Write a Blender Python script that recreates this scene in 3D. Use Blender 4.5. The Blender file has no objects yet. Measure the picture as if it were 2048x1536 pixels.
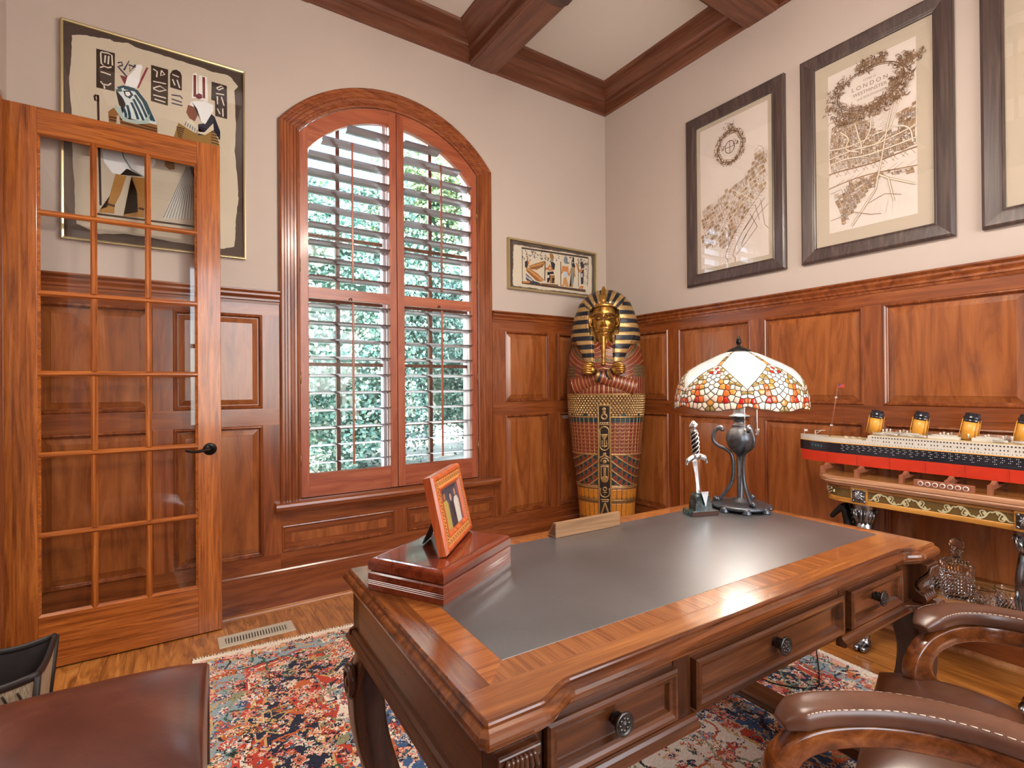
import bpy, bmesh, math, random
import numpy as np
from mathutils import Vector, Matrix, Euler, noise as mnoise
random.seed(7)
SC = bpy.context.scene
COL = SC.collection
PI = math.pi
# ------------------------------------------------------------------ camera
CAM_POS = (-3.06418, -3.16471, 1.24)
F_PX, YAW, ROLL, PITCH = 1029.51, 0.586863, -0.00765, 0.004461
_fw = Vector((math.sin(YAW)*math.cos(PITCH), math.cos(YAW)*math.cos(PITCH), math.sin(PITCH)))
_r = Vector((math.cos(YAW), -math.sin(YAW), 0)); _u = _r.cross(_fw)
_r2 = _r*math.cos(ROLL)+_u*math.sin(ROLL); _u2 = -_r*math.sin(ROLL)+_u*math.cos(ROLL)
cam_d = bpy.data.cameras.new('camera'); cam = bpy.data.objects.new('camera', cam_d); COL.objects.link(cam)
cam.matrix_world = Matrix(((_r2.x,_u2.x,-_fw.x,CAM_POS[0]),(_r2.y,_u2.y,-_fw.y,CAM_POS[1]),(_r2.z,_u2.z,-_fw.z,CAM_POS[2]),(0,0,0,1)))
cam_d.sensor_width = 36.0; cam_d.lens = F_PX/2048*36.0; cam_d.clip_start = 0.02; cam_d.clip_end = 200
SC.camera = cam
# ------------------------------------------------------------------ world, sun, exposure
SC.view_settings.view_transform = 'Standard'; SC.view_settings.look = 'None'
SC.view_settings.exposure = 0.30; SC.view_settings.gamma = 1.0; SC.view_settings.use_curve_mapping = False
W = bpy.data.worlds.new('sky_world'); SC.world = W; W.use_nodes = True
_nt = W.node_tree; _bg = _nt.nodes['Background']
_sky = _nt.nodes.new('ShaderNodeTexSky'); _sky.sky_type = 'NISHITA'; _sky.sun_disc = False
_sky.sun_elevation = math.radians(42); _sky.sun_rotation = math.radians(250); _sky.air_density = 1.0; _sky.dust_density = 1.5; _sky.ozone_density = 1.0
_nt.links.new(_sky.outputs[0], _bg.inputs[0]); _bg.inputs[1].default_value = 0.65
def light(name, kind, loc, energy, color, rot=None, **kw):
    d = bpy.data.lights.new(name, kind); o = bpy.data.objects.new(name, d); COL.objects.link(o)
    o.location = loc; d.energy = energy; d.color = color
    if rot is not None: o.rotation_euler = rot
    for k, v in kw.items(): setattr(d, k, v)
    return o
sun = light('sun', 'SUN', (-6, -3, 6), 20.0, (1.0, .95, .86), angle=math.radians(1.0))
sun.rotation_euler = Vector((.72, .30, -.62)).to_track_quat('-Z', 'Y').to_euler()
# daylight: sky patch outside the arched window; near and hall lights are added fill
WIN_LIGHT = light('window_daylight', 'AREA', (-1.95, 1.15, 3.55), 300, (.78, .89, 1.0), shape='RECTANGLE', size=2.4, size_y=1.3)
WIN_LIGHT.rotation_euler = Vector((.05, -1.15, -1.75)).to_track_quat('-Z', 'Y').to_euler()
NEAR_FILL = light('near_fill', 'AREA', (-1.75, -4.42, 1.75), 68, (1.0, .96, .90), (PI/2, 0, 0), shape='RECTANGLE', size=2.2, size_y=1.9)  # added fill panel at the near wall; no window is known there
HALL_FILL = light('hall_fill', 'AREA', (-4.45, -1.35, 2.9), 46, (1.0, .93, .86), (0, 0, 0), shape='RECTANGLE', size=.9, size_y=1.6)  # added fill in the unseen hall; lifts the shadows around the desk
FAN_WATTS = 26.0
# ------------------------------------------------------------------ material helpers
def srgb(r, g, b):
    f = lambda c: ((c/255)/12.92 if c/255 <= .04045 else ((c/255+.055)/1.055)**2.4)
    return (f(r), f(g), f(b), 1)
MATS = {}
class NT:
    def __init__(self, name):
        self.m = bpy.data.materials.new(name); self.m.use_nodes = True
        self.t = self.m.node_tree; self.b = self.t.nodes['Principled BSDF']
    def n(self, kind, **kw):
        x = self.t.nodes.new('ShaderNode'+kind)
        for k, v in kw.items():
            if k in x.inputs.keys() if isinstance(k, str) else False: x.inputs[k].default_value = v
            else: setattr(x, k, v)
        return x
    def l(self, a, b): self.t.links.new(a, b)
    def set(self, **kw):
        names = dict(base='Base Color', rough='Roughness', metal='Metallic', coat='Coat Weight', coatr='Coat Roughness', spec='Specular IOR Level', trans='Transmission Weight', ior='IOR', sheen='Sheen Weight', alpha='Alpha')
        for k, v in kw.items(): self.b.inputs[names[k]].default_value = v
    def coords(self, scale=(1,1,1), kind='Object', rot=(0,0,0), rnd=0.0):
        tc = self.n('TexCoord'); mp = self.n('Mapping'); mp.inputs['Scale'].default_value = scale; mp.inputs['Rotation'].default_value = rot
        self.l(tc.outputs[kind], mp.inputs['Vector'])
        if rnd:
            oi = self.n('ObjectInfo'); mu = self.n('Math', operation='MULTIPLY'); self.l(oi.outputs['Random'], mu.inputs[0]); mu.inputs[1].default_value = rnd
            cb = self.n('CombineXYZ'); 
            for i in range(3): self.l(mu.outputs[0], cb.inputs[i])
            ad = self.n('VectorMath', operation='ADD'); self.l(tc.outputs[kind], ad.inputs[0]); self.l(cb.outputs[0], ad.inputs[1]); self.l(ad.outputs[0], mp.inputs['Vector'])
        return mp.outputs[0]
    def noise(self, vec, scale=5, detail=4, rough=.55, dist=0):
        x = self.n('TexNoise'); x.inputs['Scale'].default_value = scale; x.inputs['Detail'].default_value = detail; x.inputs['Roughness'].default_value = rough; x.inputs['Distortion'].default_value = dist
        self.l(vec, x.inputs['Vector']); return x.outputs['Fac']
    def ramp(self, fac, stops):
        x = self.n('ValToRGB'); cr = x.color_ramp
        while len(cr.elements) < len(stops): cr.elements.new(.5)
        for e, (p, c) in zip(cr.elements, stops): e.position = p; e.color = c
        self.l(fac, x.inputs[0]); return x.outputs[0]
    def mix(self, fac, a, b, mode='MIX'):
        x = self.n('Mix', data_type='RGBA', blend_type=mode)
        for s, v in ((x.inputs[0], fac), (x.inputs[6], a), (x.inputs[7], b)):
            if hasattr(v, 'links') or hasattr(v, 'is_linked'): self.l(v, s)
            else: s.default_value = v
        return x.outputs[2]
    def bump(self, h, strength=.2, dist=.002):
        x = self.n('Bump'); x.inputs['Strength'].default_value = strength; x.inputs['Distance'].default_value = dist
        self.l(h, x.inputs['Height']); self.l(x.outputs[0], self.b.inputs['Normal'])
def plain(name, rgb, rough=.5, metal=0, var=.0, vscale=20, bump=0, bscale=200, **kw):
    n = NT(name); n.set(base=srgb(*rgb), rough=rough, metal=metal, **kw)
    v = n.coords()
    c = srgb(*rgb)
    if var:
        f = n.noise(v, vscale, 5)
        n.l(n.ramp(f, [(.3, tuple(x*(1-var) for x in c[:3])+(1,)), (.7, tuple(min(1, x*(1+var)) for x in c[:3])+(1,))]), n.b.inputs['Base Color'])
    if bump: n.bump(n.noise(v, bscale, 3), bump, .001)
    MATS[name] = n.m; return n.m
def wood(name, dark, mid, lite, axis='z', rough=.3, coat=.25, coatr=.12, fine=1.0, stretch=14, scale=2.2, contrast=(.32,.52,.72), bump=.05, figure=.75):
    """stained timber: long fibres along axis, cathedral figure, fine pores"""
    n = NT(name); n.set(rough=rough, coat=coat, coatr=coatr)
    sc = [stretch*.55]*3; sc['xyz'.index(axis)] = .75
    v = n.coords(tuple(sc), rnd=7.3)
    f1 = n.noise(v, scale, 5, .6, 1.2)
    sf = [60.0]*3; sf['xyz'.index(axis)] = 1.6
    v2 = n.coords(tuple(sf), rnd=3.1)
    f2 = n.noise(v2, 3.0*fine, 4, .65)
    c1 = n.ramp(f1, [(contrast[0], srgb(*dark)), (contrast[1], srgb(*mid)), (contrast[2], srgb(*lite))])
    c2 = n.ramp(f2, [(.30, (.74, .71, .69, 1)), (.64, (1.04, 1.04, 1.04, 1))])
    c = n.mix(figure, c1, c2, 'MULTIPLY')
    n.l(c, n.b.inputs['Base Color'])
    r = n.n('MapRange'); r.inputs['To Min'].default_value = rough*.85; r.inputs['To Max'].default_value = rough*1.25; n.l(f2, r.inputs['Value']); n.l(r.outputs[0], n.b.inputs['Roughness'])
    if bump: n.bump(f2, bump, .001)
    MATS[name] = n.m; return n.m
def attr_mat(name, rough=.6, spec=.4, bump=0, bscale=300, metal_attr=False, coat=0):
    """colour stored per face corner (print, weave, paint)"""
    n = NT(name); n.set(rough=rough, spec=spec, coat=coat)
    a = n.n('Attribute', attribute_name='col'); n.l(a.outputs['Color'], n.b.inputs['Base Color'])
    if metal_attr:
        n.l(a.outputs['Alpha'], n.b.inputs['Metallic'])
    if bump: n.bump(n.noise(n.coords(), bscale, 3), bump, .001)
    MATS[name] = n.m; return n.m
# ------------------------------------------------------------------ mesh helpers
class MB:
    """collects geometry; build() links it as one mesh object"""
    def __init__(self): self.v = []; self.f = []; self.c = []; self.has_c = False; self.sm = []
    def add(self, vs, fs, col=None, smooth=False):
        o = len(self.v); self.v.extend([tuple(p) for p in vs])
        for f in fs:
            self.f.append(tuple(i+o for i in f)); self.c.append(col); self.sm.append(smooth)
        if col is not None: self.has_c = True
        return self
    def box(self, x0, y0, z0, x1, y1, z1, col=None):
        x0, x1 = min(x0,x1), max(x0,x1); y0, y1 = min(y0,y1), max(y0,y1); z0, z1 = min(z0,z1), max(z0,z1)
        return self.add([(x0,y0,z0),(x1,y0,z0),(x1,y1,z0),(x0,y1,z0),(x0,y0,z1),(x1,y0,z1),(x1,y1,z1),(x0,y1,z1)],
                 [(0,3,2,1),(4,5,6,7),(0,1,5,4),(1,2,6,5),(2,3,7,6),(3,0,4,7)], col)
    def cbox(self, c, s, rot=None, col=None):
        b = MB().box(-s[0]/2,-s[1]/2,-s[2]/2,s[0]/2,s[1]/2,s[2]/2)
        R = Euler(rot).to_matrix() if rot else Matrix.Identity(3)
        return self.add([R@Vector(p)+Vector(c) for p in b.v], b.f, col)
    def prism(self, pts, axis, a, b, col=None, smooth=False):
        """2-D outline (counter-clockwise) extruded along an axis: x->(y,z) y->(x,z) z->(x,y)"""
        n = len(pts)
        def P(p, t): return {'x': (t,p[0],p[1]), 'y': (p[0],t,p[1]), 'z': (p[0],p[1],t)}[axis]
        vs = [P(p,a) for p in pts]+[P(p,b) for p in pts]
        fs = [(i,(i+1)%n,n+(i+1)%n,n+i) for i in range(n)]
        self.add(vs, fs, col, smooth)
        self.add(vs, [tuple(range(n))[::-1], tuple(range(n,2*n))], col)
        return self
    def lathe(self, prof, c=(0,0,0), seg=32, col=None, axis='z', smooth=True, sx=1, sy=1, a0=0, a1=2*PI):
        """prof: (radius, height) list"""
        vs, fs = [], []; full = abs(a1-a0-2*PI) < 1e-6; m = seg if full else seg+1
        for r, h in prof:
            for k in range(m):
                a = a0+(a1-a0)*k/seg; x, y = r*math.cos(a)*sx, r*math.sin(a)*sy
                p = {'z': (x,y,h), 'y': (x,h,y), 'x': (h,x,y)}[axis]
                vs.append((p[0]+c[0],p[1]+c[1],p[2]+c[2]))
        for i in range(len(prof)-1):
            for k in range(m if full else seg):
                k2 = (k+1)%m
                fs.append((i*m+k, i*m+k2, (i+1)*m+k2, (i+1)*m+k))
        if full:
            if prof[0][0] > 1e-6: fs.append(tuple(range(m))[::-1])
            if prof[-1][0] > 1e-6: fs.append(tuple((len(prof)-1)*m+k for k in range(m)))
        return self.add(vs, fs, col, smooth)
    def tube(self, path, rad, seg=10, col=None, caps=True, flat=None, up=None):
        """round (or flat=(w,h) ratios) bar along a 3-D path; rad number or list"""
        path = [Vector(p) for p in path]; n = len(path)
        rads = rad if isinstance(rad, (list, tuple)) else [rad]*n
        vs, fs = [], []; prev = None
        for i, p in enumerate(path):
            t = (path[min(i+1,n-1)]-path[max(i-1,0)]).normalized()
            if prev is None:
                ref = Vector(up) if up else (Vector((0,0,1)) if abs(t.z) < .9 else Vector((0,1,0)))
                a = (ref-t*ref.dot(t)).normalized()
            else: a = (prev-t*prev.dot(t)).normalized()
            prev = a; b = t.cross(a)
            fa, fb = flat if flat else (1,1)
            for k in range(seg):
                th = 2*PI*k/seg
                vs.append(p+a*math.cos(th)*rads[i]*fa+b*math.sin(th)*rads[i]*fb)
        for i in range(n-1):
            for k in range(seg):
                k2 = (k+1)%seg; fs.append((i*seg+k, i*seg+k2, (i+1)*seg+k2, (i+1)*seg+k))
        self.add(vs, fs, col, True)
        if caps: self.add(vs, [tuple(range(seg))[::-1], tuple((n-1)*seg+k for k in range(seg))], col)
        return self
    def sweep(self, prof, path, closed=False, up=(0,0,1), col=None, smooth=False, prof_closed=True, side=1):
        """moulding: 2-D profile (out, up) carried along a 3-D polyline with mitred corners; out = to the left of travel * side"""
        path = [Vector(p) for p in path]; n = len(path); U = Vector(up); m = len(prof)
        vs, fs = [], []
        for i, p in enumerate(path):
            d0 = (path[i]-path[i-1]).normalized() if (i > 0 or closed) else None
            d1 = (path[(i+1)%n]-path[i]).normalized() if (i < n-1 or closed) else None
            d0 = d0 or d1; d1 = d1 or d0
            n0 = U.cross(d0).normalized()*side; n1 = U.cross(d1).normalized()*side
            mt = (n0+n1); mt.normalize(); k = 1/max(.2, mt.dot(n0))
            for a, b in prof: vs.append(p+mt*(a*k)+U*b)
        R = n if closed else n-1
        for i in range(R):
            j = (i+1)%n
            for k in range(m if prof_closed else m-1):
                k2 = (k+1)%m; fs.append((i*m+k, j*m+k, j*m+k2, i*m+k2))
        self.add(vs, fs, col, smooth)
        if not closed and prof_closed: self.add(vs, [tuple(range(m)), tuple((n-1)*m+k for k in range(m))[::-1]], col)
        return self
    def grid(self, fn, nu, nv, col=None, smooth=True, wrap_u=False):
        vs = [fn(i/(nu if wrap_u else nu-1), j/(nv-1)) for j in range(nv) for i in range(nu)]
        fs = []
        for j in range(nv-1):
            for i in range(nu if wrap_u else nu-1):
                i2 = (i+1)%nu; fs.append((j*nu+i, j*nu+i2, (j+1)*nu+i2, (j+1)*nu+i))
        return self.add(vs, fs, col, smooth)
    def ball(self, c, r, seg=12, rings=8, col=None):
        r = r if isinstance(r, (tuple, list)) else (r,r,r)
        prof = [(math.sin(PI*i/rings), -math.cos(PI*i/rings)) for i in range(rings+1)]
        b = MB().lathe(prof, seg=seg)
        return self.add([(p[0]*r[0]+c[0], p[1]*r[1]+c[1], p[2]*r[2]+c[2]) for p in b.v], b.f, col, True)
    def xf(self, M):
        self.v = [tuple(M@Vector(p)) for p in self.v]; return self
    def merge(self, o):
        off = len(self.v); self.v += o.v; self.f += [tuple(i+off for i in f) for f in o.f]; self.c += o.c; self.sm += o.sm; self.has_c |= o.has_c; return self
    def build(self, name, mat, parent=None, smooth=None, bevel=0, seg=2, fix=True, loc=None):
        me = bpy.data.meshes.new(name); me.from_pydata(self.v, [], self.f)
        me.polygons.foreach_set('use_smooth', [bool(s) if smooth is None else bool(smooth) for s in self.sm])
        if self.has_c:
            at = me.color_attributes.new('col', 'FLOAT_COLOR', 'CORNER')
            cols = np.ones((len(me.loops), 4), np.float32); k = 0
            for f, c in zip(self.f, self.c):
                if c is not None: cols[k:k+len(f), :len(c)] = c
                k += len(f)
            at.data.foreach_set('color', cols.ravel())
        if fix and not self.has_c:
            bm = bmesh.new(); bm.from_mesh(me); bmesh.ops.remove_doubles(bm, verts=bm.verts, dist=1e-6)
            bmesh.ops.recalc_face_normals(bm, faces=bm.faces); bm.to_mesh(me); bm.free()
        me.materials.append(MATS[mat] if isinstance(mat, str) else mat)
        o = bpy.data.objects.new(name, me); COL.objects.link(o)
        if parent is not None: o.parent = parent
        if loc: o.location = loc
        if bevel:
            md = o.modifiers.new('soft_edge', 'BEVEL'); md.width = bevel; md.segments = seg; md.limit_method = 'ANGLE'; md.angle_limit = math.radians(40)
        return o
def mesh_np(name, verts, faces, mat, parent=None, cols=None, smooth=True):
    """grid-sized meshes from arrays; cols per vertex (RGBA)"""
    me = bpy.data.meshes.new(name); nv, nf = len(verts), len(faces); k = faces.shape[1]
    me.vertices.add(nv); me.vertices.foreach_set('co', np.ascontiguousarray(verts, np.float32).ravel())
    me.loops.add(nf*k); me.loops.foreach_set('vertex_index', np.ascontiguousarray(faces, np.int32).ravel())
    me.polygons.add(nf); me.polygons.foreach_set('loop_start', np.arange(0, nf*k, k, dtype=np.int32)); me.polygons.foreach_set('loop_total', np.full(nf, k, np.int32))
    me.polygons.foreach_set('use_smooth', np.full(nf, smooth, bool))
    me.update(calc_edges=True)
    if cols is not None:
        dom = 'POINT' if len(cols) == nv else 'CORNER'
        at = me.color_attributes.new('col', 'FLOAT_COLOR', dom); at.data.foreach_set('color', np.ascontiguousarray(cols, np.float32).ravel())
    me.materials.append(MATS[mat] if isinstance(mat, str) else mat)
    o = bpy.data.objects.new(name, me); COL.objects.link(o)
    if parent is not None: o.parent = parent
    return o
def grid_faces(nu, nv, wrap=False):
    i = np.arange(nu if wrap else nu-1); j = np.arange(nv-1); I, J = np.meshgrid(i, j)
    I2 = (I+1)%nu
    return np.stack([J*nu+I, J*nu+I2, (J+1)*nu+I2, (J+1)*nu+I], -1).reshape(-1, 4)
def thing(name, label, cat, loc=(0,0,0), rotz=0, group=None):
    o = bpy.data.objects.new(name, None); COL.objects.link(o); o.empty_display_size = .05
    o.location = loc; o.rotation_euler = (0,0,rotz); o['label'] = label; o['category'] = cat
    if group: o['group'] = group
    return o
def tag(o, label, cat, group=None):
    o['label'] = label; o['category'] = cat
    if group: o['group'] = group
    return o
def struct(o, label=None):
    o['kind'] = 'structure'
    if label: o['label'] = label
    return o
def copy_part(src, parent, loc=None, rot=None, scale=None):
    o = src.copy(); COL.objects.link(o); o.parent = parent
    if loc is not None: o.location = loc
    if rot is not None: o.rotation_euler = rot
    if scale is not None: o.scale = scale
    return o
def bez(p0, p1, p2, p3, n=12):
    p0, p1, p2, p3 = map(Vector, (p0,p1,p2,p3)); out = []
    for i in range(n+1):
        t = i/n; out.append(p0*(1-t)**3+p1*3*t*(1-t)**2+p2*3*t*t*(1-t)+p3*t**3)
    return out
def catmull(pts, n=8, closed=False):
    P = [Vector(p) for p in pts]; out = []; m = len(P)
    for i in range(m if closed else m-1):
        g = (lambda k: P[k%m]) if closed else (lambda k: P[max(0, min(m-1, k))])
        a, b, c, d = g(i-1), g(i), g(i+1), g(i+2)
        for k in range(n):
            t = k/n
            out.append(.5*((2*b)+(c-a)*t+(2*a-5*b+4*c-d)*t*t+(3*b-a-3*c+d)*t**3))
    if not closed: out.append(P[-1])
    return out
# ------------------------------------------------------------------ materials
plain('wall_paint', (184,169,159), .75, var=.02, vscale=3, bump=.05, bscale=500)
plain('ceiling_paint', (206,197,187), .8)
wood('cherry_x', (98,47,20), (130,67,30), (150,85,41), 'x', rough=.24, coat=.35, coatr=.16, figure=.45)
wood('cherry_y', (98,47,20), (130,67,30), (150,85,41), 'y', rough=.24, coat=.35, coatr=.16, figure=.45)
wood('cherry_z', (98,47,20), (130,67,30), (150,85,41), 'z', rough=.24, coat=.35, coatr=.16, figure=.45)
wood('cherry_field', (118,61,26), (147,82,37), (165,99,49), 'z', rough=.24, coat=.35, coatr=.14, scale=2.6, stretch=9, figure=.4)
wood('beam_x', (86,46,30), (112,66,45), (128,80,56), 'x', rough=.3, coat=.25, coatr=.2)
wood('beam_y', (86,46,30), (112,66,45), (128,80,56), 'y', rough=.3, coat=.25, coatr=.2)
wood('shutter_x', (134,62,36), (160,84,54), (176,102,68), 'x', rough=.35, coat=.15)
wood('shutter_z', (134,62,36), (160,84,54), (176,102,68), 'z', rough=.35, coat=.15)
wood('pine_z', (118,58,20), (168,92,36), (196,118,52), 'z', rough=.27, coat=.4, coatr=.1, scale=3.2, stretch=26)
wood('pine_x', (118,58,20), (168,92,36), (196,118,52), 'x', rough=.27, coat=.4, coatr=.1, scale=3.2, stretch=26)
wood('oak_y', (126,72,28), (176,112,50), (204,142,74), 'y', rough=.28, coat=.35, coatr=.12, scale=3.0, stretch=18)
n = NT('clear_glass'); n.set(base=(1,1,1,1), rough=0, trans=1, ior=1.45); MATS['clear_glass'] = n.m
def thin_glass(name, tint=(1,1,1,1), gloss=.03, rough=0.0):
    """thin pane: lets light straight through, mirrors by Schlick's rule on each face"""
    n = NT(name); t = n.t; out = t.nodes['Material Output']
    tr = n.n('BsdfTransparent'); tr.inputs[0].default_value = tint
    gl = n.n('BsdfGlossy'); gl.inputs['Roughness'].default_value = rough
    lw = n.n('LayerWeight'); lw.inputs['Blend'].default_value = .5
    pw = n.n('Math', operation='POWER'); n.l(lw.outputs['Facing'], pw.inputs[0]); pw.inputs[1].default_value = 5
    mu = n.n('Math', operation='MULTIPLY_ADD'); n.l(pw.outputs[0], mu.inputs[0]); mu.inputs[1].default_value = .9; mu.inputs[2].default_value = gloss
    mx = n.n('MixShader'); n.l(mu.outputs[0], mx.inputs[0]); n.l(tr.outputs[0], mx.inputs[1]); n.l(gl.outputs[0], mx.inputs[2])
    n.l(mx.outputs[0], out.inputs[0]); t.nodes.remove(n.b); MATS[name] = n.m
thin_glass('pane_glass', gloss=.03); thin_glass('picture_glass', gloss=.05); thin_glass('window_glass', gloss=.03)
plain('white_vinyl', (226,228,230), .4)
plain('dark_bronze', (38,34,32), .38, .85, var=.2, vscale=40)
plain('black_iron', (88,92,98), .36, .8, var=.3, vscale=60)
plain('silver', (198,198,196), .22, 1.0, var=.15, vscale=30)
plain('antique_brass', (150,128,88), .4, .9, var=.2)
plain('gilt_edge', (190,172,130), .35, .8)
plain('black_gloss', (14,14,16), .15)
attr_mat('print', .7, .2); attr_mat('paint', .42, .5); attr_mat('paint_gold', .36, .5, metal_attr=True)
# ================================================================== room shell
XL, YN, ZC, ZCR, ZR = -3.668, -4.30, 3.68, 3.505, 1.783      # left wall, near wall, ceiling, crown bottom, rail top
WX0, WX1, WZ0, WZS, WZA = -2.435, -1.26, .60, 2.72, 3.0       # clear window opening (inside the casing)
WXC = -1.8435
# arch geometry (concentric): centre z AZ, radii
AR_OUT = .885; AZ = 3.118-AR_OUT; AR_IN = AR_OUT-.112
def arch(r, half, n=24, z0=None):
    """points of a segmental arch from left spring to right spring"""
    a = math.asin(min(1, half/r)); return [(WXC+r*math.sin(-a+2*a*i/n), AZ+r*math.cos(-a+2*a*i/n)) for i in range(n+1)]
# ---- floor: oak boards laid along y
floor = struct(MB().box(XL-1.6, YN-.1, -.05, 0, .0, -.004).build('floor', plain('subfloor', (70,42,22), .8)), 'honey oak strip floor')
PW = .083
protos = []
for L in (.62, .85, 1.1, 1.35):
    me = MB().box(-PW/2+.0006, 0, -.018, PW/2-.0006, L-.0012, 0).build('plank', 'oak_y', floor, bevel=0); protos.append((L, me))
rp = random.Random(3); k = 0
used = set()
for ix in range(int(-XL/PW)+1):
    x = -PW/2-ix*PW
    if x < XL-.02: break
    # boards run only where the picture can see floor (rug covers the middle)
    y = -.012; first = True
    while y > -4.2:
        L, pr = rp.choice(protos)
        if first: L0 = L; y0 = y-L*rp.uniform(.3, 1); first = False
        else: y0 = y-L
        vis = (y > -.75) or (x > -.95 and y > -3.3) or (x < -2.95 and y > -1.9)
        if vis:
            if L not in used: o = pr; used.add(L)
            else: o = copy_part(pr, floor)
            o.location = (x, y0, 0)
            if y-y0 < L-.01: o.scale = (1, (y-y0)/L, 1)
        y = y0
big = MB().box(XL, YN, -.018, 0, 0, -.0025).build('board_field', 'oak_y', floor)
# ---- walls
def wall_box(name, b, mat='wall_paint'):
    return struct(MB().box(*b).build(name, mat))
# back wall with arched window opening
outer = [(XL-.2, -.05), (.2, -.05), (.2, ZC+.1), (XL-.2, ZC+.1)]
ap = arch(AR_IN, (WX1-WX0)/2)
bm = bmesh.new()
def ring(y):
    vs = [bm.verts.new((p[0], y, p[1])) for p in outer]; vi = [bm.verts.new((p[0], y, p[1])) for p in [(WX0, WZ0)]+ap+[(WX1, WZ0)]]
    return vs, vi
def wall_face(y):
    vs, vi = ring(y); es = [bm.edges.new((vs[i], vs[(i+1)%4])) for i in range(4)]+[bm.edges.new((vi[i], vi[(i+1)%len(vi)])) for i in range(len(vi))]
    bmesh.ops.triangle_fill(bm, edges=es, use_beauty=True); return vs, vi
f0 = wall_face(0.0); f1 = wall_face(.20)
for a, b in ((f0[0], f1[0]), (f0[1], f1[1])):
    for i in range(len(a)): bm.faces.new((a[i], a[(i+1)%len(a)], b[(i+1)%len(a)], b[i]))
bmesh.ops.recalc_face_normals(bm, faces=bm.faces)
me = bpy.data.meshes.new('wall_back'); bm.to_mesh(me); bm.free(); me.materials.append(MATS['wall_paint'])
wall_back = struct(bpy.data.objects.new('wall_back', me), 'greige painted wall with the arched window'); COL.objects.link(wall_back)
wall_right = struct(MB().box(0, YN-.2, -.05, .2, 0, ZC+.1).build('wall_right', 'wall_paint'), 'greige painted wall with three framed maps')
DY0, DY1, DZ = -.165, -1.72, 2.50                               # doorway in the left wall
wl = MB(); wl.box(XL-.14, DY0, -.05, XL, 0, ZC+.1); wl.box(XL-.14, YN-.2, -.05, XL, DY1, ZC+.1); wl.box(XL-.14, DY1, DZ, XL, DY0, ZC+.1)
wall_left = struct(wl.build('wall_left', 'wall_paint'), 'greige painted wall with the open doorway')
wn = MB(); wn.box(XL, YN-.2, -.05, -2.9, YN, ZC+.1); wn.box(-.6, YN-.2, -.05, 0, YN, ZC+.1); wn.box(-2.9, YN-.2, -.05, -.6, YN, .75); wn.box(-2.9, YN-.2, 2.75, -.6, YN, ZC+.1)  # opening left for the added fill window
wall_near = struct(wn.build('wall_near', 'wall_paint'), 'greige painted wall behind the camera')
# hall beyond the doorway
hall = MB(); hall.box(XL-1.7, -3.0, -.05, XL-1.6, .6, 3.3); hall.box(XL-1.6, .5, -.05, XL-.14, .6, 3.3); hall.box(XL-1.6, -3.1, -.05, XL-.14, -3.0, 3.3); hall.box(XL-1.7, -3.1, 3.3, XL-.14, .6, 3.4)
struct(hall.build('wall_hall', 'wall_paint'))
struct(MB().box(XL-1.6, -3.0, -.012, XL, .5, -.003).build('floor_hall', 'oak_y'))
ceiling = struct(MB().box(XL-.1, YN-.2, ZC, .2, .2, ZC+.1).build('ceiling', 'ceiling_paint'), 'white coffered ceiling')
# ---- coffer beams with crown mouldings
def crown_prof():
    """(out from wall, up) : frieze board, bead, cove, top fillet"""
    h = ZC-ZCR; p = [(0,0),(.014,0),(.02,.006),(.02,.014),(.012,.018),(.012,.082),(.022,.088),(.03,.095),(.03,.102),(.026,.106)]
    for i in range(7):
        a = i/6*PI/2; p.append((.145-.115*math.cos(a), .108+(h-.118)*math.sin(a)*1.0) if False else (.03+.115*(1-math.cos(a)), .108+(h-.124)*math.sin(a)))
    p += [(.158, h-.014),(.162, h-.006),(.162, h),(0, h)]
    return p
CP = crown_prof()
BX0, BX1, BY0, BY1 = -1.291, -1.107, -1.291, -1.479
BX2, BX3 = -2.561, -2.377; BY2, BY3 = -2.62, -2.81
xs = [XL, BX2, BX3, BX0, BX1, 0.0]; ys = [0.0, BY0, BY1, BY2, BY3, YN]
ti = 0
for i in range(3):
    for j in range(3):
        xa, xb = xs[2*i], xs[2*i+1]; ya, yb = ys[2*j], ys[2*j+1]
        # crown ring around each coffer, mouldings face inwards
        ti += 1
        sides = [((xa,ya),(xa,yb)), ((xa,yb),(xb,yb)), ((xb,yb),(xb,ya)), ((xb,ya),(xa,ya))]
        g = None
        for q, (s, e) in enumerate(sides):
            prv = sides[q-1][0]; nxt = sides[(q+1)%4][1]
            path = [(prv[0],prv[1],ZCR),(s[0],s[1],ZCR),(e[0],e[1],ZCR),(nxt[0],nxt[1],ZCR)]
            b = MB(); 
            # mitred piece for one side: sweep with neighbours for the mitres, keep the middle span
            full = MB().sweep(CP, path, side=1)
            m = len(CP); keep = list(range(m, 3*m)); b.v = [full.v[t] for t in keep]
            b.f = [(k, m+k, m+(k+1)%m, (k+1)%m) for k in range(m)]; b.c = [None]*m; b.sm = [False]*m
            mat = 'beam_y' if abs(s[0]-e[0]) < 1e-6 else 'beam_x'
            o = b.build('crown_moulding', mat, None if g is None else g)
            if g is None: g = struct(o, 'stained wood crown moulding of a ceiling coffer'); g.name = 'trim_%d' % ti
for (a, b) in ((BX0, BX1), (BX2, BX3)):
    ti += 1; m = MB(); m.box(a, YN, ZCR-.004, b, 0, ZC); o = m.build('trim_%d' % ti, 'beam_y'); struct(o, 'stained wood ceiling beam')
for (a, b) in ((BY0, BY1), (BY2, BY3)):
    ti += 1; m = MB(); ends = [XL, BX2, BX3, BX0, BX1, 0]
    for q in range(3): m.box(ends[2*q], b, ZCR-.003, ends[2*q+1], a, ZC)
    o = m.build('trim_%d' % ti, 'beam_x'); struct(o, 'stained wood ceiling cross beam')
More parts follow.
